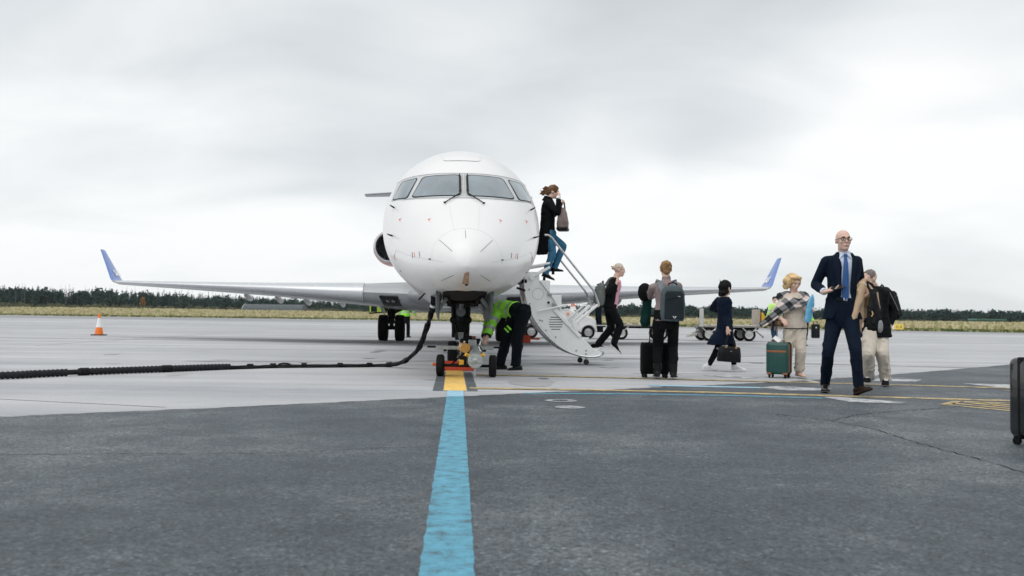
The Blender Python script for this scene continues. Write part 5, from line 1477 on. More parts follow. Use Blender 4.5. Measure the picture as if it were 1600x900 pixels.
def sleeves(mb, J, k, r=(.066, .056, .044), stop=.92, which='ab'):
    for s in which:
        sh, el, w = Vector(J['s' + s]), Vector(J['e' + s]), Vector(J['w' + s]); we = el.lerp(w, stop)
        mb.cap_tube(sh, el, r[0] * k, r[1] * k, 16); mb.tube([el, el.lerp(we, .5), we], [r[1] * k, (r[1] + r[2]) / 2 * k, r[2] * k], 16)
        mb.cap_tube(Vector(J['neck']) - Vector((0, 0, .055)), sh, .062 * k, r[0] * k, 16)
def top(root, J, ty, m, k=1.0, rows=BASE, inf=.016, r=(.066, .056, .044), stop=.92, vox=.009, fold=.005, seed=2, name='top', py=None, which='ab', fl=.09, extra=None):
    mb = MB(); torso(mb, J, ty, k, inf, rows, py=py); sleeves(mb, J, k, r, stop, which)
    if extra: extra(mb)
    return put(name, fuse(mb, vox, 3, fold, seed, fl), m, root, smooth=180)
def shoe(root, J, s, m, sole, k=1.0, h=.06, name='shoe', sole_h=.022):
    a, t = Vector(J['a' + s]), Vector(J['t' + s])
    # heel below and slightly behind the ankle
    d = t - a; fl = Vector((d.x, d.y, 0)); L = fl.length; f = fl.normalized() if L > 1e-3 else Vector((0, -1, 0))
    pitch = math.atan2(t.z - (a.z - .075 * k), max(.14, L)); 
    fd = (f * math.cos(pitch) + Vector((0, 0, 1)) * math.sin(pitch)).normalized(); sd = f.cross(Vector((0, 0, 1))).normalized(); up = sd.cross(fd).normalized()
    if up.z < 0: up = -up
    fl_ = .265 * k; base_ = t - fd * fl_ * .98
    rs = []
    for q, w, hh in ((0, .020, .045), (.04, .032, .078), (.15, .040, .092), (.32, .041, .092), (.5, .042, .074), (.7, .045, .046), (.86, .042, .038), (.96, .030, .028), (1.0, .012, .016)):
        ring = []
        for i in range(14):
            an = 2 * math.pi * i / 14; x, z = math.cos(an), math.sin(an)
            ring.append(base_ + fd * q * fl_ + sd * w * k * x + up * ((z * .5 + .5) * hh * k if z > 0 else .5 * hh * k + z * .5 * hh * k))
        rs.append(ring)
    mb = MB(); mb.rings(rs); mb.cap_tube(a + Vector((0, 0, h * .5)), a - Vector((0, 0, .035)), .045 * k, .049 * k)
    o = put(name, fuse(mb, .007, 2), m, root, smooth=180)
    so = []
    for q, w in ((0, .024), (.04, .033), (.2, .038), (.5, .036), (.7, .047), (.86, .045), (.96, .033), (1.0, .016)):
        so.append([base_ + fd * (q * fl_ * 1.02 - .003) + sd * w * k * x * 1.03 + up * z * k for x, z in ((-1, -.004), (1, -.004), (1, sole_h * .7), (-1, sole_h * .7))])
    mk('sole', MB().rings(so), sole, o, smooth=50, bevel=.004)
    return o
def hair_mesh(c, M, k, keep, lumps=(), vox=.008, inf=.014, fold=.006, seed=4, strands=()):
    """cap of hair on the skull: ellipsoid shell trimmed by keep(local) plus lumps (local ellipsoids) and strands (local polylines)"""
    c = Vector(c); mb = MB()
    for iy in range(9):
        for ix in range(16):
            a = math.pi * (iy + .5) / 9 - math.pi / 2; b_ = 2 * math.pi * ix / 16
            p = Vector((.076 * math.cos(a) * math.cos(b_), -.012 + .097 * math.cos(a) * math.sin(b_), .030 + .090 * math.sin(a)))
            if keep(p): mb.ell(c + M @ (Vector((p.x * .80, -.012 + (p.y + .012) * .84, .03 + (p.z - .03) * .82)) * k), [(.036 + inf) * k] * 3, None, 8, 6)
    for p, r in lumps: mb.ell(c + M @ (Vector(p) * k), [q * k for q in r], M, 14, 9)
    for pts, r in strands: mb.tube([c + M @ (Vector(p) * k) for p in pts], [q * k for q in r], 7)
    return fuse(mb, vox, 2, fold, seed, .03, (1, 1, .5))

def stripe(o, J, bands):
    """reflective tape printed round a jacket"""
    me = o.data; me.materials.append(SILV)
    H = (Vector(J['ha']) + Vector(J['hb'])) / 2; u = Vector(J['neck']) - H; L = u.length; u = u / L
    arm = [(Vector(J['s' + s]), Vector(J['e' + s]), Vector(J['w' + s])) for s in 'ab']
    def seg(p, a, b_):
        d = b_ - a; q = max(0, min(1, (p - a).dot(d) / d.length_squared)); return (p - a - d * q).length, q
    idx = []
    for p in me.polygons:
        c = p.center; t = (c - H).dot(u) / L; r = ((c - H) - u * t * L).length; ar = min(min(seg(c, s, e)[0], seg(c, e, w)[0]) for s, e, w in arm)
        m = 0
        if ar > .10 or r < .13: m = 1 if any(a < t < b_ for a, b_ in bands) else 0
        else:
            for s, e, w in arm:
                d1, q1 = seg(c, s, e); d2, q2 = seg(c, e, w)
                if min(d1, d2) < .10: m = 1 if (d1 < d2 and .72 < q1 < .95) or (d2 <= d1 and .35 < q2 < .58) else 0
        idx.append(m)
    me.polygons.foreach_set('material_index', idx)

def person(label, J, group=None):
    return empty('person', label, 'person', J['loc'], group=group)

def strip_panel(name, pts, w, th, m, parent):
    """flat strap following points"""
    pts = [Vector(p) for p in pts]; rs = []
    for i, p in enumerate(pts):
        t = (pts[min(i + 1, len(pts) - 1)] - pts[max(i - 1, 0)]).normalized()
        s = t.cross(Vector((0, -1, 0))); s = s.normalized() if s.length > .1 else Vector((1, 0, 0)); n = s.cross(t)
        rs.append([p - s * w / 2 - n * th, p + s * w / 2 - n * th, p + s * w / 2 + n * th, p - s * w / 2 + n * th])
    return mk(name, MB().rings(rs), m, parent, smooth=50)

J_suit = dict(loc=(3.871,10.626,0),
    neck=(0.007, 0.0, 1.629), head=(-0.011, -0.04, 1.791), sa=(-0.2, 0.03, 1.553), ea=(-0.278, 0.134, 1.278), wa=(-0.256, -0.112, 1.188), sb=(0.172, 0.0, 1.556), eb=(0.268, 0.172, 1.324), wb=(0.225, -0.075, 1.247), ha=(-0.079, 0.03, 0.909), ka=(-0.186, -0.041, 0.476), aa=(-0.116, 0.27, 0.098), ta=(-0.184, 0.05, 0.031), hb=(0.071, -0.03, 0.91), kb=(0.055, -0.249, 0.516), ab=(0.11, -0.2, 0.106), tb=(0.163, -0.4, 0.093))
J_beige = dict(loc=(4.844,12.085,0),
    neck=(-0.016, 0.02, 1.325), head=(-0.107, -0.06, 1.415), sa=(-0.225, -0.1, 1.251), ea=(-0.283, -0.208, 1.004), wa=(-0.346, -0.394, 0.87), sb=(0.128, 0.06, 1.243), eb=(0.265, 0.06, 1.005), wb=(0.18, 0.002, 0.791), ha=(-0.075, -0.02, 0.712), ka=(-0.186, -0.216, 0.43), aa=(-0.087, 0.06, 0.122), ta=(-0.186, -0.13, 0.066), hb=(0.077, 0.04, 0.712), kb=(0.013, -0.177, 0.431), ab=(0.119, -0.02, 0.096), tb=(0.033, -0.21, 0.033))
J_blond = dict(loc=(4.288,13.666,0),
    neck=(-0.041, 0.0, 1.267), head=(-0.05, -0.03, 1.401), sa=(-0.186, 0.03, 1.189), ea=(-0.33, 0.03, 0.975), wa=(-0.27, -0.158, 0.87), sb=(0.107, -0.02, 1.201), eb=(0.179, 0.053, 0.972), wb=(0.125, -0.143, 0.999), ha=(-0.107, 0.0, 0.747), ka=(-0.162, -0.058, 0.403), aa=(-0.087, 0.22, 0.062), ta=(-0.119, 0.05, 0.015), hb=(0.047, 0.0, 0.749), kb=(0.02, -0.117, 0.416), ab=(0.032, -0.02, 0.097), tb=(0.06, -0.17, 0.021))
J_coat = dict(loc=(3.540,15.153,0),
    neck=(0.005, 0.0, 1.246), head=(0.026, 0.0, 1.385), sa=(-0.067, 0.15, 1.173), ea=(-0.116, 0.367, 1.046), wa=(0.076, 0.484, 1.005), sb=(0.041, -0.12, 1.159), eb=(-0.0, -0.12, 0.904), wb=(0.002, -0.248, 0.715), ha=(0.005, 0.08, 0.669), ka=(-0.097, 0.05, 0.358), aa=(-0.234, 0.1, 0.088), ta=(-0.095, 0.1, 0.004), hb=(0.021, -0.08, 0.671), kb=(0.128, -0.08, 0.376), ab=(0.15, -0.08, 0.102), tb=(0.349, -0.09, 0.02))
J_pack = dict(loc=(2.183,12.860,0),
    neck=(-0.0, 0.0, 1.401), head=(-0.001, 0.03, 1.557), sa=(-0.19, 0.0, 1.299), ea=(-0.206, 0.247, 1.169), wa=(-0.099, 0.461, 1.194), sb=(0.173, 0.0, 1.322), eb=(0.218, 0.091, 1.061), wb=(0.197, 0.324, 1.008), ha=(-0.096, 0.0, 0.82), ka=(-0.083, 0.178, 0.462), aa=(-0.113, 0.03, 0.114), ta=(-0.101, 0.22, 0.03), hb=(0.094, 0.0, 0.823), kb=(0.136, 0.175, 0.465), ab=(0.104, -0.02, 0.111), tb=(0.157, 0.17, 0.027))
J_step = dict(loc=(1.784,16.762,0),
    neck=(0.092, 0.0, 1.607), head=(0.162, 0.0, 1.75), sa=(0.037, 0.14, 1.541), ea=(-0.031, 0.267, 1.329), wa=(0.135, 0.153, 1.435), sb=(0.029, -0.15, 1.529), eb=(-0.076, -0.282, 1.337), wb=(0.085, -0.282, 1.501), ha=(0.034, 0.07, 1.052), ka=(0.06, 0.06, 0.673), aa=(-0.185, 0.07, 0.374), ta=(-0.065, 0.08, 0.316), hb=(0.054, -0.07, 1.05), kb=(0.207, -0.09, 0.735), ab=(0.095, -0.07, 0.394), tb=(0.224, -0.08, 0.196))
J_door = dict(loc=(0.698,16.709,0),
    neck=(-0.045, 0.0, 3.044), head=(0.048, 0.0, 3.176), sa=(-0.086, 0.15, 2.967), ea=(0.077, 0.276, 2.793), wa=(0.175, 0.104, 2.929), sb=(-0.061, -0.15, 2.93), eb=(0.122, -0.262, 2.767), wb=(0.131, -0.262, 3.035), ha=(-0.023, 0.07, 2.376), ka=(0.24, 0.07, 2.189), aa=(0.08, 0.12, 1.787), ta=(0.247, 0.12, 1.717), hb=(-0.04, -0.07, 2.363), kb=(0.045, -0.08, 2.057), ab=(-0.091, -0.07, 1.668), tb=(0.074, -0.08, 1.541))
J_bend = dict(loc=(-.036, 14.76, 0),
    neck=(-.20, .36, 1.00), head=(-.31, .44, .955), sa=(-.28, .44, .985), ea=(-.36, .36, .735), wa=(-.40, .20, .53), sb=(-.14, .20, 1.0), eb=(-.27, .10, .77), wb=(-.352, -.02, .545),
    ha=(.12, .10, .955), ka=(-.03, .10, .565), aa=(-.155, .12, .07), ta=(-.28, .06, .006), hb=(.235, -.05, .955), kb=(.14, -.10, .55), ab=(.11, -.05, .076), tb=(-.005, -.14, .005))

# --- man in the navy suit
def man_suit():
    J_suit['sa'] = (-.182, .03, 1.548); J_suit['sb'] = (.158, 0, 1.550)
    J = J_suit; k = 1.04; ty, hy = -8, 0
    t = person('bald man in navy suit and blue tie striding with a phone in hand', J)
    NAVY = cloth('navy_suit', (.009, .021, .048), .12); SHIRT = cloth('pale_blue_shirt', (.60, .67, .80), .05)
    wa, wb = Vector(J['wa']), Vector(J['wb'])
    body, M = build_body(t, J, hy, ty, 2, 0, k, .0075, dict(
        a=dict(d=(.85, -.35, .18), n=(.12, -.1, 1), th=-1, curl=22, k=1.04), b=dict(d=(.25, -.55, -.55), n=(-.75, -.4, -.1), th=1, curl=48, k=1.04)), ky=1.05)
    face_parts(t, J['head'], M, 1.05, (.22, .13, .09))
    trousers(t, J, cloth('navy_trousers', (.009, .021, .048), .12), k, (.100, .069, .057), .005, .0085, .005, 3, py=-8, waist=.22)
    for s in 'ab': shoe(t, J, s, mat('black_leather', (.014, .012, .011), .3, var=.3, vscale=20, coat=.3) if s == 'a' else mat('dark_brown_leather', (.030, .019, .014), .35, var=.35, vscale=16), mat('shoe_sole', (.05, .035, .028), .7), 1.08)
    # shirt
    mb = MB(); torso(mb, J, ty, k, .010); mb.tube([Vector(J['neck']) + Vector((0, .0, -.06)), Vector(J['neck']) + Vector((0, -.004, .0)), Vector(J['neck']) + Vector((0, -.008, .042))], [.080, .072, .070], 18)
    put('shirt', fuse(mb, .009, 3, .003, 5, .07), SHIRT, t, smooth=180)
    # jacket: open shell round the torso
    rows = [(-.05, .220, .165), (.03, .212, .158), (.12, .200, .146), (.25, .182, .132), (.40, .166, .122), (.60, .176, .128), (.76, .192, .132), (.87, .194, .120), (.945, .172, .104), (.99, .120, .095), (1.03, .082, .085), (1.05, .074, .078)]
    gapt = [(-.05, 82), (.08, 62), (.2, 44), (.32, 36), (.5, 36), (.75, 34), (.9, 36), (.98, 60), (1.05, 110)]
    mb = MB(); rs = []
    for tt, hw, dp in rows:
        c, u, L = spine(J, tt, ty)
        if tt < 0: c = (Vector(J['ha']) + Vector(J['hb'])) / 2 + Vector((0, 0, 1)) * tt * L
        s = side_of(ty); f = fwd_of(ty); g = float(np.interp(tt, [x[0] for x in gapt], [x[1] for x in gapt]))
        ring = []; n = 30
        for i in range(n + 1):
            a = R(90 + g / 2 - 4 + (360 - g) * i / n); ring.append(c + s * hw * k * math.cos(a) + f * dp * k * math.sin(a))
        for i in range(n, -1, -1):
            a = R(90 + g / 2 - 4 + (360 - g) * i / n); ring.append(c + s * (hw - .024) * k * math.cos(a) + f * (dp - .024) * k * math.sin(a))
        rs.append(ring)
    mb.rings(rs); sleeves(mb, J, k, (.068, .058, .046), .93)
    jk = put('jacket', fuse(mb, .0085, 3, .0055, 8, .11, (1, 1, .8), mask=None), NAVY, t, smooth=180)
    def on(tt, ang, hw, dp, off=0):
        c, u, L = spine(J, tt, ty); a = R(ang); return c + side_of(ty) * (hw + off) * k * math.cos(a) + fwd_of(ty) * (dp + off) * k * math.sin(a)
    for sg in (-1, 1):
        pts = [(1.03, 90 - sg * 52, .085, .088), (.93, 90 - sg * 26, .180, .112), (.80, 90 - sg * 19, .190, .134), (.56, 90 - sg * 17, .176, .132), (.36, 90 - sg * 16, .172, .128)]
        w = (4, 15, 19, 12, 2)
        A, B = [], []
        for (tt, ang, hw, dp), ww in zip(pts, w):
            A.append(on(tt, ang, hw, dp, .010)); B.append(on(tt, ang - sg * ww, hw, dp, .014))
        mb = MB(); n = len(A); back = [q + fwd_of(ty) * -.012 for q in A + B]
        mb.add(A + B + back, [(i, i + 1, n + i + 1, n + i) for i in range(n - 1)] + [(2 * n + i, 3 * n + i, 3 * n + i + 1, 2 * n + i + 1) for i in range(n - 1)] + [(n + i, n + i + 1, 3 * n + i + 1, 3 * n + i) for i in range(n - 1)] + [(i, 2 * n + i, 2 * n + i + 1, i + 1) for i in range(n - 1)])
        mk('lapel', mb, cloth('navy_lapel', (.011, .024, .052), .1), jk, smooth=40)
        # shirt collar wing
        nk = Vector(J['neck']); s, f = side_of(ty), fwd_of(ty)
        a = nk + s * sg * .066 + f * .030 + Vector((0, 0, .046)); b_ = nk + s * sg * .010 + f * .092 + Vector((0, 0, .004)); c = nk + s * sg * .070 + f * .104 + Vector((0, 0, -.055))
        mb = MB(); mb.add([a, b_, c, a - f * .012, b_ - f * .012, c - f * .012], [(0, 1, 2), (5, 4, 3), (0, 3, 4, 1), (1, 4, 5, 2), (2, 5, 3, 0)]); mk('collar', mb, SHIRT, t, smooth=0)
        e = Vector(J['e' + ('a' if sg < 0 else 'b')]); w_ = Vector(J['w' + ('a' if sg < 0 else 'b')]); mk('shirt_cuff', MB().tube([e.lerp(w_, .90), e.lerp(w_, 1.02)], [.043, .041], 16), SHIRT, t)
    # tie
    A = []
    for tt, w in ((1.0, .022), (.965, .028), (.94, .020), (.85, .032), (.65, .042), (.45, .047), (.30, .050), (.265, .028), (.245, .004)):
        hw, dp = np.interp(tt, [b[0] for b in BASE], [b[1] for b in BASE]), np.interp(tt, [b[0] for b in BASE], [b[2] for b in BASE])
        c, u, L = spine(J, tt, ty); p = c + fwd_of(ty) * (max(dp, .085) * k + .024) - side_of(ty) * .0
        A.append([p - side_of(ty) * w * .8, p - fwd_of(ty) * -.010, p + side_of(ty) * w * .8, p - fwd_of(ty) * .012])
    mk('tie', MB().rings(A), mat('blue_tie', (.015, .085, .27), .45, var=.12, vscale=20, bump=.2, bscale=150), t, smooth=50)
    mk('belt', MB().box(spine(J, .27, ty)[0] + fwd_of(ty) * .122, (.20, .02, .035)), BLACKM, t, bevel=.004)
    mk('belt_buckle', MB().box(spine(J, .27, ty)[0] + fwd_of(ty) * .135, (.045, .008, .034)), ALU, t, bevel=.003)
    # glasses
    c = Vector(J['head'])
    def P(*p): return c + M @ (Vector(p) * 1.05)
    gl = MB()
    for s in (-1, 1):
        ring = [P(s * .034 + .027 * math.cos(a), .106 - abs(math.cos(a)) * .002, .004 + .019 * math.sin(a)) for a in np.linspace(0, 2 * math.pi, 19)]
        gl.tube(ring, .0032, 6); gl.tube([P(s * .060, .104, .012), P(s * .078, .06, .012), P(s * .084, -.01, .010)], .003, 6)
    gl.tube([P(-.008, .107, .008), P(.008, .107, .008)], .003, 6)
    g = mk('glasses', gl, BLACKM, t)
    # phone in his right hand
    ph = empty('phone', 'smartphone held in front by the man in the navy suit', 'phone', Vector(J['loc']) + wa + Vector((.140, -.062, .048)))
    Mr = Matrix.Rotation(R(-14), 3, 'Y') @ Matrix.Rotation(R(28), 3, 'X')
    mk('case', MB().box((0, 0, 0), (.15, .075, .010), Mr), BLACKM, ph, bevel=.004); mk('screen', MB().box(Mr @ Vector((0, 0, .0058)), (.138, .066, .002), Mr), mat('phone_screen', (.03, .033, .037), .12, coat=1), ph)
    return J
man_suit()

# --- beige coat and black bag carried on his left arm
def coat_and_bag():
    o = Vector(J_suit['loc']); wb = Vector(J_suit['wb']); eb = Vector(J_suit['eb'])
    t = empty('folded_coat', 'light brown trench coat hung over the arm of the man in the navy suit', 'coat', o + wb + Vector((.0, .06, -.36)))
    T = cloth('trench_tan', (.58, .43, .29), .10)
    a = Vector((-.02, .06, .33))
    mb = MB()
    # drape: folds hanging on both sides of the forearm
    prof = [(.0, .36), (.03, .40), (.06, .36)]
    mb.cap_tube((-.055, -.06, .37), (.06, .10, .40), .062, .07)
    mb.tube([(-.03, -.08, .40), (-.07, -.10, .25), (-.12, -.10, .08), (-.165, -.09, -.06)], [.06, .055, .05, .062], 14)
    mb.tube([(-.02, -.07, .38), (-.05, -.06, .2), (-.07, -.05, 0), (-.06, -.05, -.18)], [.06, .05, .05, .04], 14)
    mb.tube([(.05, -.03, .40), (.11, -.05, .28), (.145, -.06, .12), (.125, -.05, .0)], [.055, .052, .05, .034], 14)
    mb.tube([(.06, .06, .40), (.10, .10, .2), (.09, .10, .0)], [.055, .06, .045], 14)
    put('cloth', fuse(mb, .009, 2, .020, 31, .085, (1, 1, .30)), T, t, smooth=180)
    b = empty('shoulder_bag', 'black leather bag with gold clasp carried by the man in the navy suit', 'bag', o + wb + Vector((.035, -.14, -.44)))
    BL = mat('bag_black', (.009, .011, .013), .35, var=.35, vscale=14)
    mb = MB(); rs = []
    for z, w, d in ((-.06, .07, .04), (-.04, .085, .05), (.08, .085, .055), (.2, .075, .05), (.32, .05, .035), (.42, .035, .02)):
        rs.append([Vector((.02 - .045 * (z < .1) * 0 + (z * -.02) + w * math.cos(q), d * math.sin(q), z)) for q in np.linspace(0, 2 * math.pi, 18, endpoint=False)])
    mb.rings(rs); put('pouch', fuse(mb, .008, 2, .007, 12, .08), BL, b, smooth=180)
    strip_panel('strap', [(.03, -.05, .1), (-.0, -.05, .30), (-.06, -.03, .44), (-.06, .0, .50), (.0, .02, .47), (.05, -.02, .38)], .03, .004, BL, b)
    strip_panel('strap', [(.07, -.03, .0), (.10, -.03, .2), (.07, -.02, .38)], .022, .004, BL, b)
    mk('clasp', MB().tube([(-.03, -.062, .16), (-.02, -.066, .13), (-.035, -.064, .10)], .007, 7), mat('gold', (.75, .5, .22), .3, 1.0), b)
    mk('mesh_pocket', MB().ell((.075, -.035, -.01), (.035, .02, .075)), mat('grey_mesh', (.22, .24, .25), .5, var=.4, vscale=60), b)
coat_and_bag()

def backpack(label, loc, rz, size, m1, m2, lean=0, group='backpacks', det=True, logo=None):
    t = empty('backpack', label, 'backpack', loc, R(rz), group); t.rotation_euler[0] = R(lean)
    w, d, h = size
    mb = MB(); rs = []
    for q, a, b_ in ((-.5, .80, .7), (-.47, .92, .95), (-.3, 1.0, 1.05), (0, 1.0, 1.0), (.25, .95, .85), (.40, .82, .66), (.47, .62, .5), (.5, .35, .3)):
        rs.append([Vector((w / 2 * a * math.copysign(abs(math.cos(x)) ** .6, math.cos(x)), d / 2 * b_ * math.copysign(abs(math.sin(x)) ** .6, math.sin(x)), h * q)) for x in np.linspace(0, 2 * math.pi, 28, endpoint=False)])
    mb.rings(rs); put('main_pack', fuse(mb, .009, 3, .004, 21, .12), m1, t, smooth=180)
    if det:
        mb = MB(); rs = []
        for q, a in ((-.44, .70), (-.40, .76), (.0, .76), (.26, .72), (.34, .60)):
            rs.append([Vector((w / 2 * a * s + .012, y, h * q)) for s, y in ((-1, -d / 2 * .6), (-1, -d / 2 - .020 + (q > .3) * .02), (1, -d / 2 - .020 + (q > .3) * .02), (1, -d / 2 * .6))])
        mk('front_panel', mb.rings(rs), m2, t, bevel=.012)
        mk('zip', MB().tube([(-w * .33, -d / 2 - .026, h * .10), (w * .20, -d / 2 - .026, h * .19)], .004, 6), BLACKM, t); mk('zip_pull', MB().box((w * .22, -d / 2 - .028, h * .195), (.035, .006, .012)), ALU, t)
    mk('grab_loop', MB().tube([(-.06, d * .1, h * .44), (-.055, d * .1, h * .54), (0, d * .1, h * .58), (.055, d * .1, h * .54), (.06, d * .1, h * .44)], .011, 8), BLACKM, t)
    if logo:
        for s in (-1, 1):
            mk('logo', MB().prism([(.018 + s * .003, -h * .39), (.018 + s * .003, -h * .43), (.018 + s * .008, -h * .40), (.018 + s * .026, -h * .355), (.018 + s * .012, -h * .352)], -d / 2 - .026, -d / 2 - .0225), logo, t, smooth=0)
    return t

# --- man in beige trousers behind
def man_beige():
    J = J_beige; k = .93; ty = -42
    t = person('grey-haired man in dark jacket and beige trousers behind the man in the suit', J)
    body, M = build_body(t, J, -70, ty, -18, 0, k, .009, dict(b=dict(d=(-.35, -.3, -.75), n=(-.8, -.2, .2), th=1, curl=42)), py=-15, ky=1.0)
    face_parts(t, J['head'], M, 1.0, (.3, .28, .26))
    trousers(t, J, cloth('beige_chinos', (.60, .545, .47), .10), k, (.115, .092, .082), .03, .0095, .011, 14, py=-15, fl=.11)
    for s in 'ab': shoe(t, J, s, cloth('black_trainer', (.014, .014, .016), .3), mat('black_sole', (.02, .02, .02), .7), 1.0); mk('laces', MB().box(Vector(J['a' + s]).lerp(Vector(J['t' + s]), .45) + Vector((0, -.01, .022)), (.045, .05, .012), Matrix.Rotation(R(25), 3, 'X')), mat('lace_white', (.75, .76, .78), .7, var=.3, vscale=60), t, bevel=.004)
    JK = cloth('dark_jacket', (.013, .017, .020), .25)
    rows = [(-.12, .198, .150)] + [(a, b + .020, c + .022) for a, b, c in BASE[2:]]
    top(t, J, ty, JK, k, rows, .018, (.076, .066, .050), .90, .0095, .008, 15, 'jacket', py=-20)
    put('hair', hair_mesh(J['head'], M, 1.0, lambda p: p.z > .02 - p.y * .7 and p.y < .045, inf=-.010, fold=.003), mat('grey_hair', (.16, .14, .13), .8, var=.4, vscale=60), t, smooth=180)
    backpack('black backpack worn by the man in beige trousers', Vector(J['loc']) + Vector((.245, .20, 1.10)), 52, (.29, .19, .46), cloth('pack_black', (.012, .013, .015), .3), cloth('pack_black2', (.017, .018, .020), .3), -14)
    strip_panel('jacket_piping', [Vector(J['sb']) + Vector((.05, -.05, .02)), Vector(J['sb']).lerp(Vector(J['eb']), .5) + Vector((.05, -.055, 0)), Vector(J['eb']) + Vector((.035, -.055, .0))], .006, .003, mat('piping_grey', (.3, .3, .31), .6), t)
man_beige()

def plaid(name, cols, scale, rot):
    """woven blocks of colour"""
    m = bpy.data.materials.new(name); m.use_nodes = True; nt = m.node_tree; N = nt.nodes; L = nt.links; b = N['Principled BSDF']; b.inputs['Roughness'].default_value = .9
    tc = N.new('ShaderNodeTexCoord'); mp = N.new('ShaderNodeMapping'); mp.inputs['Rotation'].default_value = rot; mp.inputs['Scale'].default_value = (scale, scale * .4, scale); L.new(tc.outputs['Object'], mp.inputs[0])
    sep = N.new('ShaderNodeSeparateXYZ'); L.new(mp.outputs[0], sep.inputs[0])
    def band(o):
        f = N.new('ShaderNodeMath'); f.operation = 'FRACT'; L.new(o, f.inputs[0]); g = N.new('ShaderNodeMath'); g.operation = 'GREATER_THAN'; g.inputs[1].default_value = .52; L.new(f.outputs[0], g.inputs[0]); return g.outputs[0]
    x, z = band(sep.outputs[0]), band(sep.outputs[2])
    ad = N.new('ShaderNodeMath'); ad.operation = 'ADD'; L.new(x, ad.inputs[0]); L.new(z, ad.inputs[1])
    mul = N.new('ShaderNodeMath'); mul.operation = 'MULTIPLY'; mul.inputs[1].default_value = .5; L.new(ad.outputs[0], mul.inputs[0])
    rp = N.new('ShaderNodeValToRGB'); rp.color_ramp.interpolation = 'CONSTANT'; e = rp.color_ramp.elements
    e[0].position = 0; e[0].color = (*cols[0], 1); e[1].position = .75; e[1].color = (*cols[2], 1); q = e.new(.3); q.color = (*cols[1], 1)
    L.new(mul.outputs[0], rp.inputs[0]); L.new(rp.outputs[0], b.inputs['Base Color'])
    return m

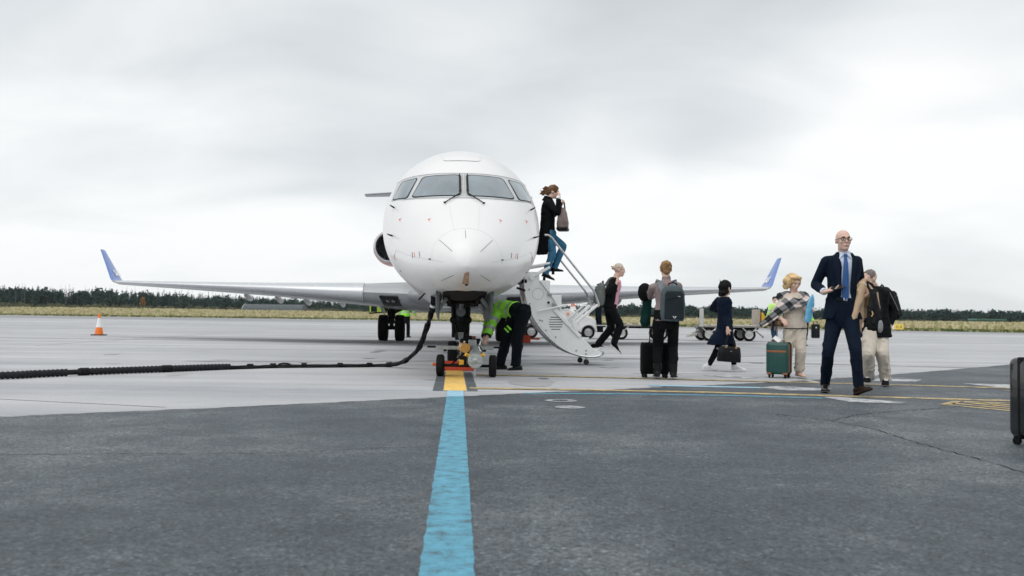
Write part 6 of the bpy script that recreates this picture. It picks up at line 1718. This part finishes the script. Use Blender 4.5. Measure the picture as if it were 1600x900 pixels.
# --- blonde woman with shawl
def woman_blond():
    J = dict(J_blond); J['head'] = tuple(Vector(J['head']) + Vector((0, 0, .02))); k = .94; ty = 4
    t = person('blonde woman in cream knitwear and checked shawl pulling a green suitcase', J)
    CR = cloth('cream_knit', (.60, .53, .45), .06, bs=320)
    body, M = build_body(t, J, 12, ty, -20, 0, k, .0085, dict(a=dict(d=(.35, -.5, -.55), n=(.35, .2, -.7), th=1, curl=42), b=dict(d=(.45, -.75, .15), n=(-.7, -.5, 0), th=1, curl=35)), ky=.98)
    face_parts(t, J['head'], M, .98, (.30, .20, .12))
    trousers(t, J, cloth('cream_trousers', (.60, .54, .46), .06), k, (.108, .088, .084), -.01, .009, .008, 22, py=10)
    rows = [(-.02, .185, .135)] + [(a, b + .012, c + .012) for a, b, c in BASE[2:]]
    top(t, J, ty, CR, k, rows, .012, (.060, .052, .042), .80, .009, .005, 23, 'sweater')
    mk('black_hem', MB().tube([spine(J, -.02, ty)[0] + side_of(ty) * .175 * math.cos(a) + fwd_of(ty) * .130 * math.sin(a) for a in np.linspace(0, 2 * math.pi, 30)], .008, 6), SEAL, t)
    BEI = mat('beige_shoe', (.48, .36, .26), .5, var=.1)
    for s in 'ab': shoe(t, J, s, SKIN if s == 'b' else BEI, BEI, .92)
    for s in 'ab':
        a = Vector(J['a' + s]) + Vector((0, 0, .03)); mk('black_cuff', MB().tube([a + Vector((.075 * math.cos(q), .07 * math.sin(q), .03 * math.cos(q * 2))) for q in np.linspace(0, 6.28, 18)], .007, 6), SEAL, t)
    H = cloth('blond_hair', (.66, .47, .25), .30)
    lumps = [((.03, -.04, .05), (.105, .095, .095)), ((.09, -.02, .0), (.055, .075, .095)), ((-.075, -.01, .01), (.03, .06, .08)), ((.10, -.05, -.07), (.055, .06, .055)), ((.02, -.10, -.03), (.095, .06, .09)), ((.04, .05, .105), (.075, .05, .034)), ((-.03, .06, .095), (.05, .035, .03)), ((.14, -.03, .02), (.04, .05, .055))]
    st = []
    r2 = random.Random(5)
    for i in range(0):
        a = r2.uniform(-.5, 1.0); p0 = (.06 + .04 * a, -.06 + r2.uniform(-.06, .09), .05 + r2.uniform(-.06, .08)); st.append(([p0, (p0[0] + .06, p0[1] - .03, p0[2] + r2.uniform(-.01, .03)), (p0[0] + r2.uniform(.08, .13), p0[1] - .05, p0[2] + r2.uniform(-.07, .02))], [.012, .008, .003]))
    put('hair', hair_mesh(J['head'], M, .98, lambda p: p.z > .03 - p.y * .5 and p.y < .06, lumps, .007, -.004, .003, 6, st), H, t, smooth=180)
    # shawl: checked wrap over the shoulders with a long tail blowing to the left
    o = Vector(J['loc'])
    sh = empty('shawl', 'black and cream checked shawl blowing from the shoulders of the blonde woman', 'shawl', o + Vector((-.2, 0, .9)))
    f, s = fwd_of(ty), side_of(ty); off = Vector((.2, 0, -.9))
    def L_(*p): return Vector(p) + off
    grid = []
    # rows go from the right shoulder across the chest and over the left shoulder into the tail
    tops = [L_(.12, -.10, 1.225), L_(.06, -.125, 1.195), L_(-.02, -.135, 1.185), L_(-.10, -.11, 1.21), L_(-.18, -.08, 1.21), L_(-.25, -.06, 1.16), L_(-.32, -.05, 1.07), L_(-.40, -.06, .98), L_(-.49, -.05, .895), L_(-.585, -.04, .81)]
    bots = [L_(.165, -.10, 1.19), L_(.11, -.165, 1.10), L_(.0, -.180, 1.045), L_(-.10, -.170, 1.01), L_(-.18, -.155, .985), L_(-.25, -.15, .955), L_(-.31, -.14, .915), L_(-.39, -.12, .85), L_(-.47, -.10, .785), L_(-.56, -.08, .735)]
    n = 14
    for i in range(len(tops)):
        row = []
        for j in range(n + 1):
            v = j / n; p = tops[i].lerp(bots[i], v); bul = math.sin(math.pi * v) * (.05 if i < 6 else .02); rip = .012 * math.sin(v * 14 + i * .9)
            row.append(p - Vector((0, 1, 0)) * (bul + rip) + Vector((0, 0, .006 * math.sin(i * 2 + v * 9))))
        grid.append(row)
    # resample along u for smoothness
    G = []
    for i in range(len(grid) - 1):
        for q in range(4):
            a = q / 4; G.append([grid[i][j].lerp(grid[i + 1][j], a) for j in range(n + 1)])
    G.append(grid[-1]); nu = len(G)
    mb = MB(); mb.add([p for r_ in G for p in r_], [(i * (n + 1) + j, i * (n + 1) + j + 1, (i + 1) * (n + 1) + j + 1, (i + 1) * (n + 1) + j) for i in range(nu - 1) for j in range(n)])
    PL = plaid('shawl_check', ((.62, .53, .50), (.16, .165, .17), (.010, .014, .017)), 5.6, (0, R(36), 0))
    c = mk('wrap', mb, PL, sh, smooth=180); sol = c.modifiers.new('solid', 'SOLIDIFY'); sol.thickness = .012
    sub = c.modifiers.new('sub', 'SUBSURF'); sub.levels = 1; sub.render_levels = 1
    # neck roll and back panel
    mb = MB(); nk = Vector(J['neck']) + off
    mb.tube([nk + Vector((.095 * math.cos(a), .080 * math.sin(a), -.035 + .035 * math.sin(a))) for a in np.linspace(0, 2 * math.pi, 20)], [.034 + .006 * math.sin(i * 1.7) for i in range(20)], 10)
    for a, b_ in (('sa', (-.04, .02, .02)), ('sb', (.0, .0, .02))): mb.cap_tube(nk + Vector((0, .03, -.03)), Vector(J[a]) + off + Vector(b_), .075, .075)
    put('neck_roll', fuse(mb, .009, 2, .006, 33, .05), PL, sh, smooth=180)
    # brown checked second tail under the arm
    mb = MB(); rows_ = []
    for i in range(9):
        u = i / 8; r_ = []
        for j in range(9):
            v = j / 8; r_.append(L_(-.27 - .19 * u, -.05 + .012 * math.sin(j * 1.8 + i), .93 - .02 * u - (.17 - .03 * u) * v) + Vector((.06 * v * (1 - u), 0, 0)))
        rows_.append(r_)
    mb.add([p for r_ in rows_ for p in r_], [(i * 9 + j, i * 9 + j + 1, (i + 1) * 9 + j + 1, (i + 1) * 9 + j) for i in range(8) for j in range(8)])
    c = mk('tail', mb, plaid('shawl_brown_check', ((.42, .30, .20), (.20, .125, .085), (.075, .045, .035)), 9.5, (0, 0, 0)), sh, smooth=180); c.modifiers.new('solid', 'SOLIDIFY').thickness = .008
    fr = MB()
    for i in range(26):
        u = i / 25; p = L_(-.27 - .19 * u + .06 * (1 - u), -.05, .93 - .02 * u - .17 + .03 * u); fr.tube([p, p + Vector((r2.uniform(-.02, .01), r2.uniform(-.02, .02), -.035)), p + Vector((r2.uniform(-.035, .01), 0, -.07))], [.004, .003, .001], 5)
    mk('fringe', fr, cloth('fringe_cream', (.55, .46, .42)), sh, kind='stuff')
    strip_panel('black_stripe', [L_(-.36, -.065, .89), L_(-.37, -.07, .80), L_(-.395, -.075, .70)], .035, .004, SEAL, sh)
    # light blue pouch
    pb = empty('blue_pouch', 'light blue padded pouch held against the chest of the blonde woman', 'pouch', o + Vector((.125, -.215, 1.03)), R(0)); pb.rotation_euler[1] = R(10)
    mb = MB(); rs = []
    for q, w in ((-.21, .022), (-.19, .045), (-.05, .060), (.08, .056), (.16, .038), (.225, .006)):
        rs.append([Vector((w * math.cos(a) + .01 * q, .025 * math.sin(a), q)) for a in np.linspace(0, 2 * math.pi, 20, endpoint=False)])
    put('padded_cover', fuse(MB().rings(rs), .008, 2, .003, 41, .06), mat('sky_blue_plastic', (.13, .42, .66), .3, var=.2, vscale=12, coat=.4), pb, smooth=180)
woman_blond()

# --- woman in the blue coat walking to the right
def woman_coat():
    J = J_coat; k = .90; ty = 95
    t = person('dark-haired woman in long blue coat and white sneakers walking away to the right', J)
    body, M = build_body(t, J, 120, ty, 0, 0, k, .009, dict(b=dict(d=(.1, -.05, -1), n=(.2, 1, 0), th=1, curl=48)), ky=1.0)
    trousers(t, J, cloth('black_jeans', (.010, .011, .013), .25), k, (.095, .068, .052), .0, .009, .006, 51, py=ty)
    mk('ripped_knee', MB().ell(Vector(J['ka']) + Vector((-.0, -.068, .02)), (.035, .012, .02)), mat('ripped_white', (.6, .58, .56), .9, var=.3, vscale=60), t)
    for s in 'ab': shoe(t, J, s, cloth('white_sneaker', (.74, .75, .77), .05), mat('white_sole', (.72, .72, .72), .6), .94)
    BC = cloth('blue_coat', (.006, .017, .046), .15)
    # long coat flaring behind her: rows with backward offset
    L = .576
    rows = [(-.40, .21, .25, -.085), (-.26, .205, .225, -.065), (-.10, .192, .18, -.035), (.06, .182, .14), (.24, .166, .120), (.44, .152, .112), (.62, .165, .118), (.78, .180, .124), (.89, .180, .106), (.955, .12, .085), (.99, .075, .07)]
    top(t, J, ty, BC, k, rows, .014, (.074, .064, .056), .93, .0095, .009, 52, 'coat', fl=.13)
    HB = mat('black_hair', (.006, .006, .007), .5, var=.3, vscale=40, spec=.12)
    put('hair', hair_mesh(J['head'], M, 1.0, lambda p: p.z > .03 - p.y * .6 and p.y < .06, [((0, -.04, .02), (.098, .095, .10)), ((.0, -.045, -.06), (.092, .085, .07)), ((.03, -.08, -.09), (.06, .05, .05)), ((-.04, -.07, -.10), (.05, .05, .05))], .008, .002, .005, 7, [([(.02, -.12, -.06), (.03, -.15, -.10), (.06, -.17, -.14)], [.02, .012, .004]), ([(-.02, -.10, .1), (.0, -.13, .13), (.03, -.18, .13)], [.012, .007, .002])]), HB, t, smooth=180)
    b = empty('handbag', 'black quilted handbag in the hand of the woman in the blue coat', 'handbag', (3.575, 14.93, .29), R(6)); b.rotation_euler[1] = R(4)
    BL = mat('bag_leather', (.010, .012, .016), .4, var=.3, vscale=16, bump=.3, bscale=40)
    mb = MB(); rs = []
    for z, w, d in ((-.125, .185, .06), (-.115, .195, .07), (.0, .19, .07), (.10, .175, .055), (.128, .168, .035)):
        rs.append([Vector((w * math.copysign(abs(math.cos(a)) ** .35, math.cos(a)), d * math.copysign(abs(math.sin(a)) ** .5, math.sin(a)), z)) for a in np.linspace(0, 2 * math.pi, 32, endpoint=False)])
    mk('bag_body', mb.rings(rs), BL, b, smooth=50, bevel=.006)
    for y in (-.045, .045): mk('bag_handle', MB().tube([(-.085, y, .12), (-.075, y * .8, .2), (-.03, y * .5, .38), (-.015, y * .3, .435), (.005, y * .5, .38), (.07, y * .8, .2), (.085, y, .12)], .010, 8), BL, b)
    for x in (-.085, .085): mk('ring', MB().lathe([(.018, -.006), (.02, 0), (.018, .006)], (x, -.065, .115), (0, 1, 0), 14), mat('gold'), b)
    mk('name_plate', MB().box((0, -.073, .05), (.035, .006, .010)), ALU, b)
woman_coat()

# --- woman with the grey backpack, seen from behind
def woman_pack():
    J = J_pack; k = .95; ty = 178
    t = person('woman with hair bun and grey backpack standing with her back to us', J)
    body, M = build_body(t, J, 178, ty, 0, 0, k, .009, dict(a=dict(d=(.6, .7, 0), n=(0, 0, -1), th=1), b=dict(d=(-.6, .7, 0), n=(0, 0, -1), th=-1)), ky=.98)
    trousers(t, J, cloth('black_trousers', (.010, .011, .014), .22), k, (.104, .078, .066), .0, .009, .007, 61, py=ty, waist=.2)
    MV = cloth('mauve_knit', (.265, .21, .21), .10, bs=300)
    top(t, J, ty, MV, k, [(-.0, .18, .13)] + BASE[2:], .014, (.062, .055, .045), .92, .009, .006, 62, 'sweater', extra=lambda mb: mb.cap_tube(Vector(J['neck']) + Vector((0, 0, -.03)), Vector(J['neck']) + Vector((0, .012, .045)), .068, .062))
    for s in 'ab': shoe(t, J, s, mat('black_boot', (.013, .014, .016), .4, var=.3, vscale=20), mat('black_sole'), 1.0, .12, 'boot'); mk('boot_shaft', MB().tube([Vector(J['a' + s]) + Vector((0, 0, .11)), Vector(J['a' + s]) - Vector((0, 0, .03))], [.062, .052], 16), mat('black_boot'), t)
    put('hair', hair_mesh(J['head'], M, .98, lambda p: p.z > -.02 - p.y * -.35 and p.y < .06, [((0, -.08, -.03), (.058, .03, .05)), ((0, -.10, .06), (.042, .038, .042)), ((.015, -.085, .02), (.05, .035, .04))], .0075, -.006, .006, 8, [([(.0, -.05, .12), (.02, -.06, .135), (.06, -.07, .14)], [.012, .006, .002]), ([(.05, -.03, .06), (.08, -.03, .09), (.10, -.04, .12)], [.012, .006, .002])]), cloth('dark_blond_hair', (.26, .155, .075), .45), t, smooth=180)
    o = Vector(J['loc'])
    backpack('grey fabric backpack worn by the woman with the hair bun', o + Vector((.062, -.175, 1.075)), -4, (.345, .17, .50), cloth('pack_grey', (.085, .11, .122), .15), cloth('pack_dark_grey', (.042, .058, .068), .15), 3, logo=mat('logo_white', (.8, .82, .84), .6))
    ST = cloth('strap_grey', (.20, .225, .24), .1)
    for sg, s in ((-1, 'a'), (1, 'b')):
        sh = Vector(J['s' + s]); strip_panel('pack_strap', [Vector((sg * .085 + .02, -.14, 1.24)), Vector((sg * .10 + .01, -.125, 1.30)), Vector((sg * .105, -.085, 1.37)), Vector((sg * .11, -.01, 1.395)), Vector((sg * .12, .09, 1.33))], .075, .012, ST, t)
    # dark green jacket and black cap over her left arm
    g = empty('carried_jacket', 'dark green jacket hanging from the arm of the woman with the hair bun', 'jacket', o + Vector((-.22, .27, .95)))
    mb = MB(); mb.tube([(.0, 0, .26), (-.01, 0, .15), (-.02, 0, 0), (-.035, 0, -.14), (-.03, 0, -.21)], [.05, .06, .07, .085, .06], 14); mb.cap_tube((-.0, -.1, .27), (.03, .12, .25), .05, .05)
    put('cloth', fuse(mb, .009, 2, .012, 63, .08, (1, 1, .4)), cloth('bottle_green', (.006, .055, .05), .2), g, smooth=180)
    c = empty('travel_cap', 'round black padded travel pillow held at the shoulder of the woman with the bun', 'pillow', o + Vector((-.265, .22, 1.235))); c.scale = (.82, .9, .9)
    mb = MB(); mb.tube([(.10 * math.cos(a) * .7, .05 * math.sin(a * .5), .10 * math.sin(a)) for a in np.linspace(.6, 5.4, 18)], [.055] * 18, 12); mb.ell((0, .0, 0), (.10, .07, .12))
    put('cushion', fuse(mb, .009, 2, .004, 64), cloth('black_fleece', (.008, .009, .011), .3), c, smooth=180)
woman_pack()

# --- woman stepping off the airstair
def woman_step():
    J = dict(J_step); k = .93; ty = 86
    for q in ('neck', 'head', 'sa', 'sb', 'ea', 'eb', 'wa', 'wb'): J[q] = tuple(Vector(J[q]) + Vector((.03, 0, 0)))
    for q in ('ha', 'hb'): J[q] = tuple(Vector(J[q]) + Vector((-.02, 0, 0)))
    t = person('grey-blonde woman in black jacket stepping off the foot of the airstair', J)
    body, M = build_body(t, J, 84, ty, -6, 0, k, .009, dict(a=dict(d=(.3, -.1, .9), n=(-.3, .5, .2), th=1, curl=45), b=dict(d=(.25, .2, .95), n=(-.6, .6, 0), th=-1, curl=50)), ky=1.0)
    face_parts(t, J['head'], M, 1.0, (.35, .28, .22))
    trousers(t, J, cloth('black_slacks', (.010, .011, .014), .22), k, (.106, .082, .074), .0, .009, .007, 71, py=ty)
    for s in 'ab': shoe(t, J, s, cloth('black_sneaker', (.012, .012, .014), .3), mat('white_sole'), .98, sole_h=.03)
    mb = MB(); torso(mb, J, ty, k, .010, [(.02, .120, .122, .024)] + [(a, b * .75, c, .024) for a, b, c in BASE[3:9]]); put('pink_shirt', fuse(mb, .009, 3, .003, 72), cloth('pink_cotton', (.68, .33, .43), .08), t, smooth=180)
    rows = [(-.02, .190, .128, -.028)] + [(a, b + .020, c + .004, -.020) for a, b, c in BASE[2:]]
    top(t, J, ty, cloth('black_jacket', (.011, .012, .015), .25), k, rows, .010, (.068, .060, .048), .90, .009, .007, 73, 'jacket')
    put('hair', hair_mesh(J['head'], M, 1.0, lambda p: p.z > .025 - p.y * .75 and p.y < .055, [((0, -.115, .03), (.04, .032, .038))], .0075, -.008, .004, 9, [([(0, -.13, .05), (.0, -.155, .06), (0, -.16, .04)], [.014, .009, .004])]), cloth('silver_hair', (.52, .46, .38), .25), t, smooth=180)
    o = Vector(J['loc'])
    backpack('small grey-green backpack of the woman stepping off the airstair', o + Vector((-.15, -.02, 1.305)), -86, (.29, .17, .42), cloth('pack_olive', (.16, .18, .17), .15), cloth('pack_olive2', (.13, .15, .145), .15), -6)
    for y in (-.1, .1): strip_panel('pack_strap', [(-.06, y, 1.46), (.02, y, 1.585), (.09, y, 1.56), (.135, y, 1.44), (.10, y, 1.28)], .04, .008, mat('pack_olive'), t)
woman_step()

# --- woman at the top of the airstair
def woman_door():
    J = J_door; k = .97; ty = 84
    t = person('woman in long black coat and jeans at the top of the airstair shading her face', J)
    body, M = build_body(t, J, 80, ty, -12, 0, k, .009, dict(b=dict(d=(.1, .45, .85), n=(-.6, .6, -.3), th=-1, curl=25), a=dict(d=(.5, -.3, .6), n=(-.3, .4, .3), th=1, curl=45)), ky=1.0)
    trousers(t, J, cloth('blue_jeans', (.050, .17, .29), .25), k, (.100, .074, .064), .02, .009, .006, 81, py=ty)
    for s in 'ab': shoe(t, J, s, mat('black_boot'), mat('black_sole'), .95, .12, 'boot'); mk('boot_shaft', MB().tube([Vector(J['a' + s]) + Vector((0, 0, .07)), Vector(J['a' + s]) - Vector((0, 0, .04))], [.055, .05], 16), mat('black_boot'), t); mk('boot_heel', MB().box(Vector(J['a' + s]) + Vector((-.02, 0, -.10)), (.05, .05, .06)), mat('black_sole'), t)
    CT = cloth('black_coat', (.009, .010, .012), .25)
    rows = [(-.52, .165, .13, -.16), (-.38, .17, .135, -.13), (-.22, .18, .14, -.095), (-.08, .188, .142, -.06), (.08, .186, .140, -.035), (.3, .172, .128, -.02), (.5, .168, .124, -.012), (.7, .180, .128, -.01), (.85, .184, .118), (.94, .13, .09), (.99, .078, .072)]
    top(t, J, ty, CT, k, rows, .012, (.074, .064, .052), .92, .0095, .008, 82, 'coat', fl=.13)
    nk = Vector(J['neck']); mk('coat_collar', MB().tube([nk + Vector((-.03, 0, -.05)), nk + Vector((-.012, 0, .0)), nk + Vector((.0, 0, .04))], [.10, .085, .08], 18), CT, t)
    HB = cloth('brown_hair', (.15, .085, .045), .45)
    r3 = random.Random(9); st = []
    for i in range(30):
        p0 = (r3.uniform(-.06, .06), -.08 + r3.uniform(-.03, .03), r3.uniform(-.03, .06)); st.append(([p0, (p0[0], p0[1] - .07, p0[2] - .03 + r3.uniform(-.02, .04)), (p0[0] + r3.uniform(-.03, .03), p0[1] - r3.uniform(.10, .17), p0[2] - r3.uniform(.05, .12))], [.018, .012, .004]))
    put('hair', hair_mesh(J['head'], M, 1.0, lambda p: p.z > .02 - p.y * .7 and p.y < .07, [((0, -.06, .02), (.088, .07, .085)), ((0, -.10, -.03), (.07, .06, .06))], .0075, .0, .005, 10, st), HB, t, smooth=180)
    o = Vector(J['loc'])
    mk('white_cuff', MB().tube([Vector(J['wb']) + Vector((-.01, -.01, -.02)), Vector(J['wb']) + Vector((.0, .0, .02))], .043, 14), WHITE, t)
    b = empty('tote_bag', 'brown-grey patterned tote bag on the arm of the woman at the cabin door', 'bag', o + Vector((.215, -.16, 2.66)), R(80))
    mb = MB(); rs = []
    for z, w, d in ((-.20, .13, .085), (-.185, .145, .10), (-.05, .15, .105), (.1, .125, .075), (.2, .085, .045)):
        rs.append([Vector((w * math.copysign(abs(math.cos(a)) ** .5, math.cos(a)), d * math.copysign(abs(math.sin(a)) ** .6, math.sin(a)), z)) for a in np.linspace(0, 2 * math.pi, 28, endpoint=False)])
    body_ = put('bag_body', fuse(MB().rings(rs), .008, 2, .006, 83, .12), mat('tote_canvas', (.13, .095, .09), .7, col2=(.24, .185, .17), vscale=45), b, smooth=180)
    mk('bag_base', rbox((0, 0, -.185), (.30, .21, .07), .03, 3), mat('tote_dark', (.02, .018, .018), .5), b)
    for y in (-.035, .035): mk('bag_handle', MB().tube([(-.06, y, .19), (-.03, y * .7, .30), (.03, y * .7, .30), (.06, y, .19)], .009, 8), mat('tote_dark'), b)
woman_door()

# --- ground crew bending at the nose gear
def crew_bend():
    J = dict(J_bend); J['bow'] = .05; k = 1.0; ty = -130
    t = person('ground crew member in lime jacket bending forward beside the nose gear', J)
    body, M = build_body(t, J, -125, ty, -40, 0, k, .010, ky=1.0)
    trousers(t, J, cloth('crew_trousers', (.010, .015, .024), .2), k, (.130, .098, .084), .01, .0095, .009, 91, py=ty, waist=.26)
    for s in 'ab': shoe(t, J, s, mat('black_boot'), mat('black_sole'), 1.05)
    rows = [(.26, .185, .140)] + [(a, b + .02, c + .02) for a, b, c in BASE[4:]]
    jk = top(t, J, ty, HIVIS, k, rows, .016, (.088, .080, .066), .96, .0095, .009, 92, 'jacket')
    for s in 'ab':
        e, w, sh = Vector(J['e' + s]), Vector(J['w' + s]), Vector(J['s' + s])
        mk('cuff', MB().tube([e.lerp(w, .93), e.lerp(w, 1.0)], [.068, .064], 14), SEAL, t)
    stripe(jk, J, ((.30, .38), (.60, .68)))
    put('cap', hair_mesh(J['head'], M, 1.0, lambda p: p.z > -.0, (), .009, -.004, .001), cloth('cap_navy', (.012, .015, .022)), t, smooth=180)
    for q in ((.02, -.165, .66), (-.02, -.15, .62)): mk('lime_glove', MB().cap_tube(Vector(q), Vector(q) + Vector((-.05, .01, .05)), .016, .014), HIVIS, t)
crew_bend()

def simple_joints(loc, h, yaw, stride=.12, arm_a=.12, arm_b=.12, lean=0.0, fwd_arm_a=0.0, fwd_arm_b=0.0):
    s, f = side_of(yaw), fwd_of(yaw); k = h / 1.75
    # 'a' is the limb on image left for a figure facing us
    def P(x, y, z): return tuple((s * x + f * (y + lean * max(0, z - .9)) + Vector((0, 0, z))) * k)
    return dict(loc=loc, neck=P(0, 0, 1.46), head=P(0, .02, 1.615), sa=P(-.19, 0, 1.39), ea=P(-.22 - arm_a * .5, -.03 + fwd_arm_a * .5, 1.12), wa=P(-.2 - arm_a, .06 + fwd_arm_a, .89), sb=P(.19, 0, 1.39), eb=P(.22 + arm_b * .5, -.03 + fwd_arm_b * .5, 1.12), wb=P(.2 + arm_b, .06 + fwd_arm_b, .89),
                ha=P(-.085, 0, .90), ka=P(-.10, stride * .6, .49), aa=P(-.10, stride * .7, .09), ta=P(-.12, stride * .7 + .17, .02), hb=P(.085, 0, .90), kb=P(.10, -stride * .1, .48), ab=P(.10, -stride, .09), tb=P(.12, -stride + .17, .02))
def crew(label, loc, h, yaw, jacket, trous, hair, vest=True, group=None, **kw):
    J = simple_joints(loc, h, yaw, **kw); k = h / 1.75
    t = person(label, J, group)
    body, M = build_body(t, J, yaw, yaw, 0, 0, k, .014, ky=1.0)
    trousers(t, J, trous, k, (.110, .085, .075), .02, .014, .009, 101, py=yaw)
    for s in 'ab': shoe(t, J, s, mat('black_boot'), mat('black_sole'), 1.0)
    jk = top(t, J, yaw, jacket, k, [(-.08, .195, .14)] + [(a, b + .015, c + .015) for a, b, c in BASE[2:]], .018, (.078, .068, .056), .92, .014, .009, 102, 'jacket')
    put('hair', hair_mesh(J['head'], M, 1.0, lambda p: p.z > .02 - p.y * .7 and p.y < .06, (), .012, -.002, .002), hair, t, smooth=180)
    if vest:
        stripe(jk, J, ((.20, .28), (.50, .58)))
    return t, J
DKT = cloth('dark_work_trousers', (.014, .018, .026), .2); BRH = cloth('short_brown_hair', (.05, .035, .025), .3)
LIMEJ = mat('lime_jacket', (.52, .82, .22), .6, var=.08, vscale=8)
crew('ground crew member in pale lime jacket standing behind the checked shawl', (10.85, 37.5, 0), 1.88, 200, LIMEJ, cloth('work_jeans', (.02, .05, .10), .2), BRH)
t_, J_ = crew('ground crew member in lime jacket carrying a black case behind the blue pouch', (10.02, 31.2, 0), 1.66, 15, HIVIS, DKT, BRH, arm_b=.16, lean=-.05)
crew('worker in grey-green jacket standing on the belt loader step', (3.75, 39.2, .58), 1.80, -80, cloth('grey_green_jacket', (.06, .07, .062), .2), cloth('loader_jeans', (.012, .022, .040), .2), BRH, vest=False, stride=.05)
crew('ground crew member in lime vest standing behind the left main wheels', (-4.28, 36.6, 0), 1.74, 160, HIVIS, DKT, BRH, arm_b=.05, arm_a=.25)
def hard_case():
    b = empty('hard_case', 'small black case carried by the crew member behind the blue pouch', 'case', (10.40, 31.12, .30))
    mk('case_body', rbox((0, 0, .22), (.27, .16, .48), .04), mat('case_black', (.012, .014, .017), .4), b, smooth=50)
    mk('handle', MB().tube([(-.06, 0, .46), (-.06, 0, .54), (.06, 0, .54), (.06, 0, .46)], .012, 8), BLACKM, b)
    mk('badge', MB().box((0, -.083, .34), (.05, .006, .05)), ALU, b, bevel=.003)
hard_case()
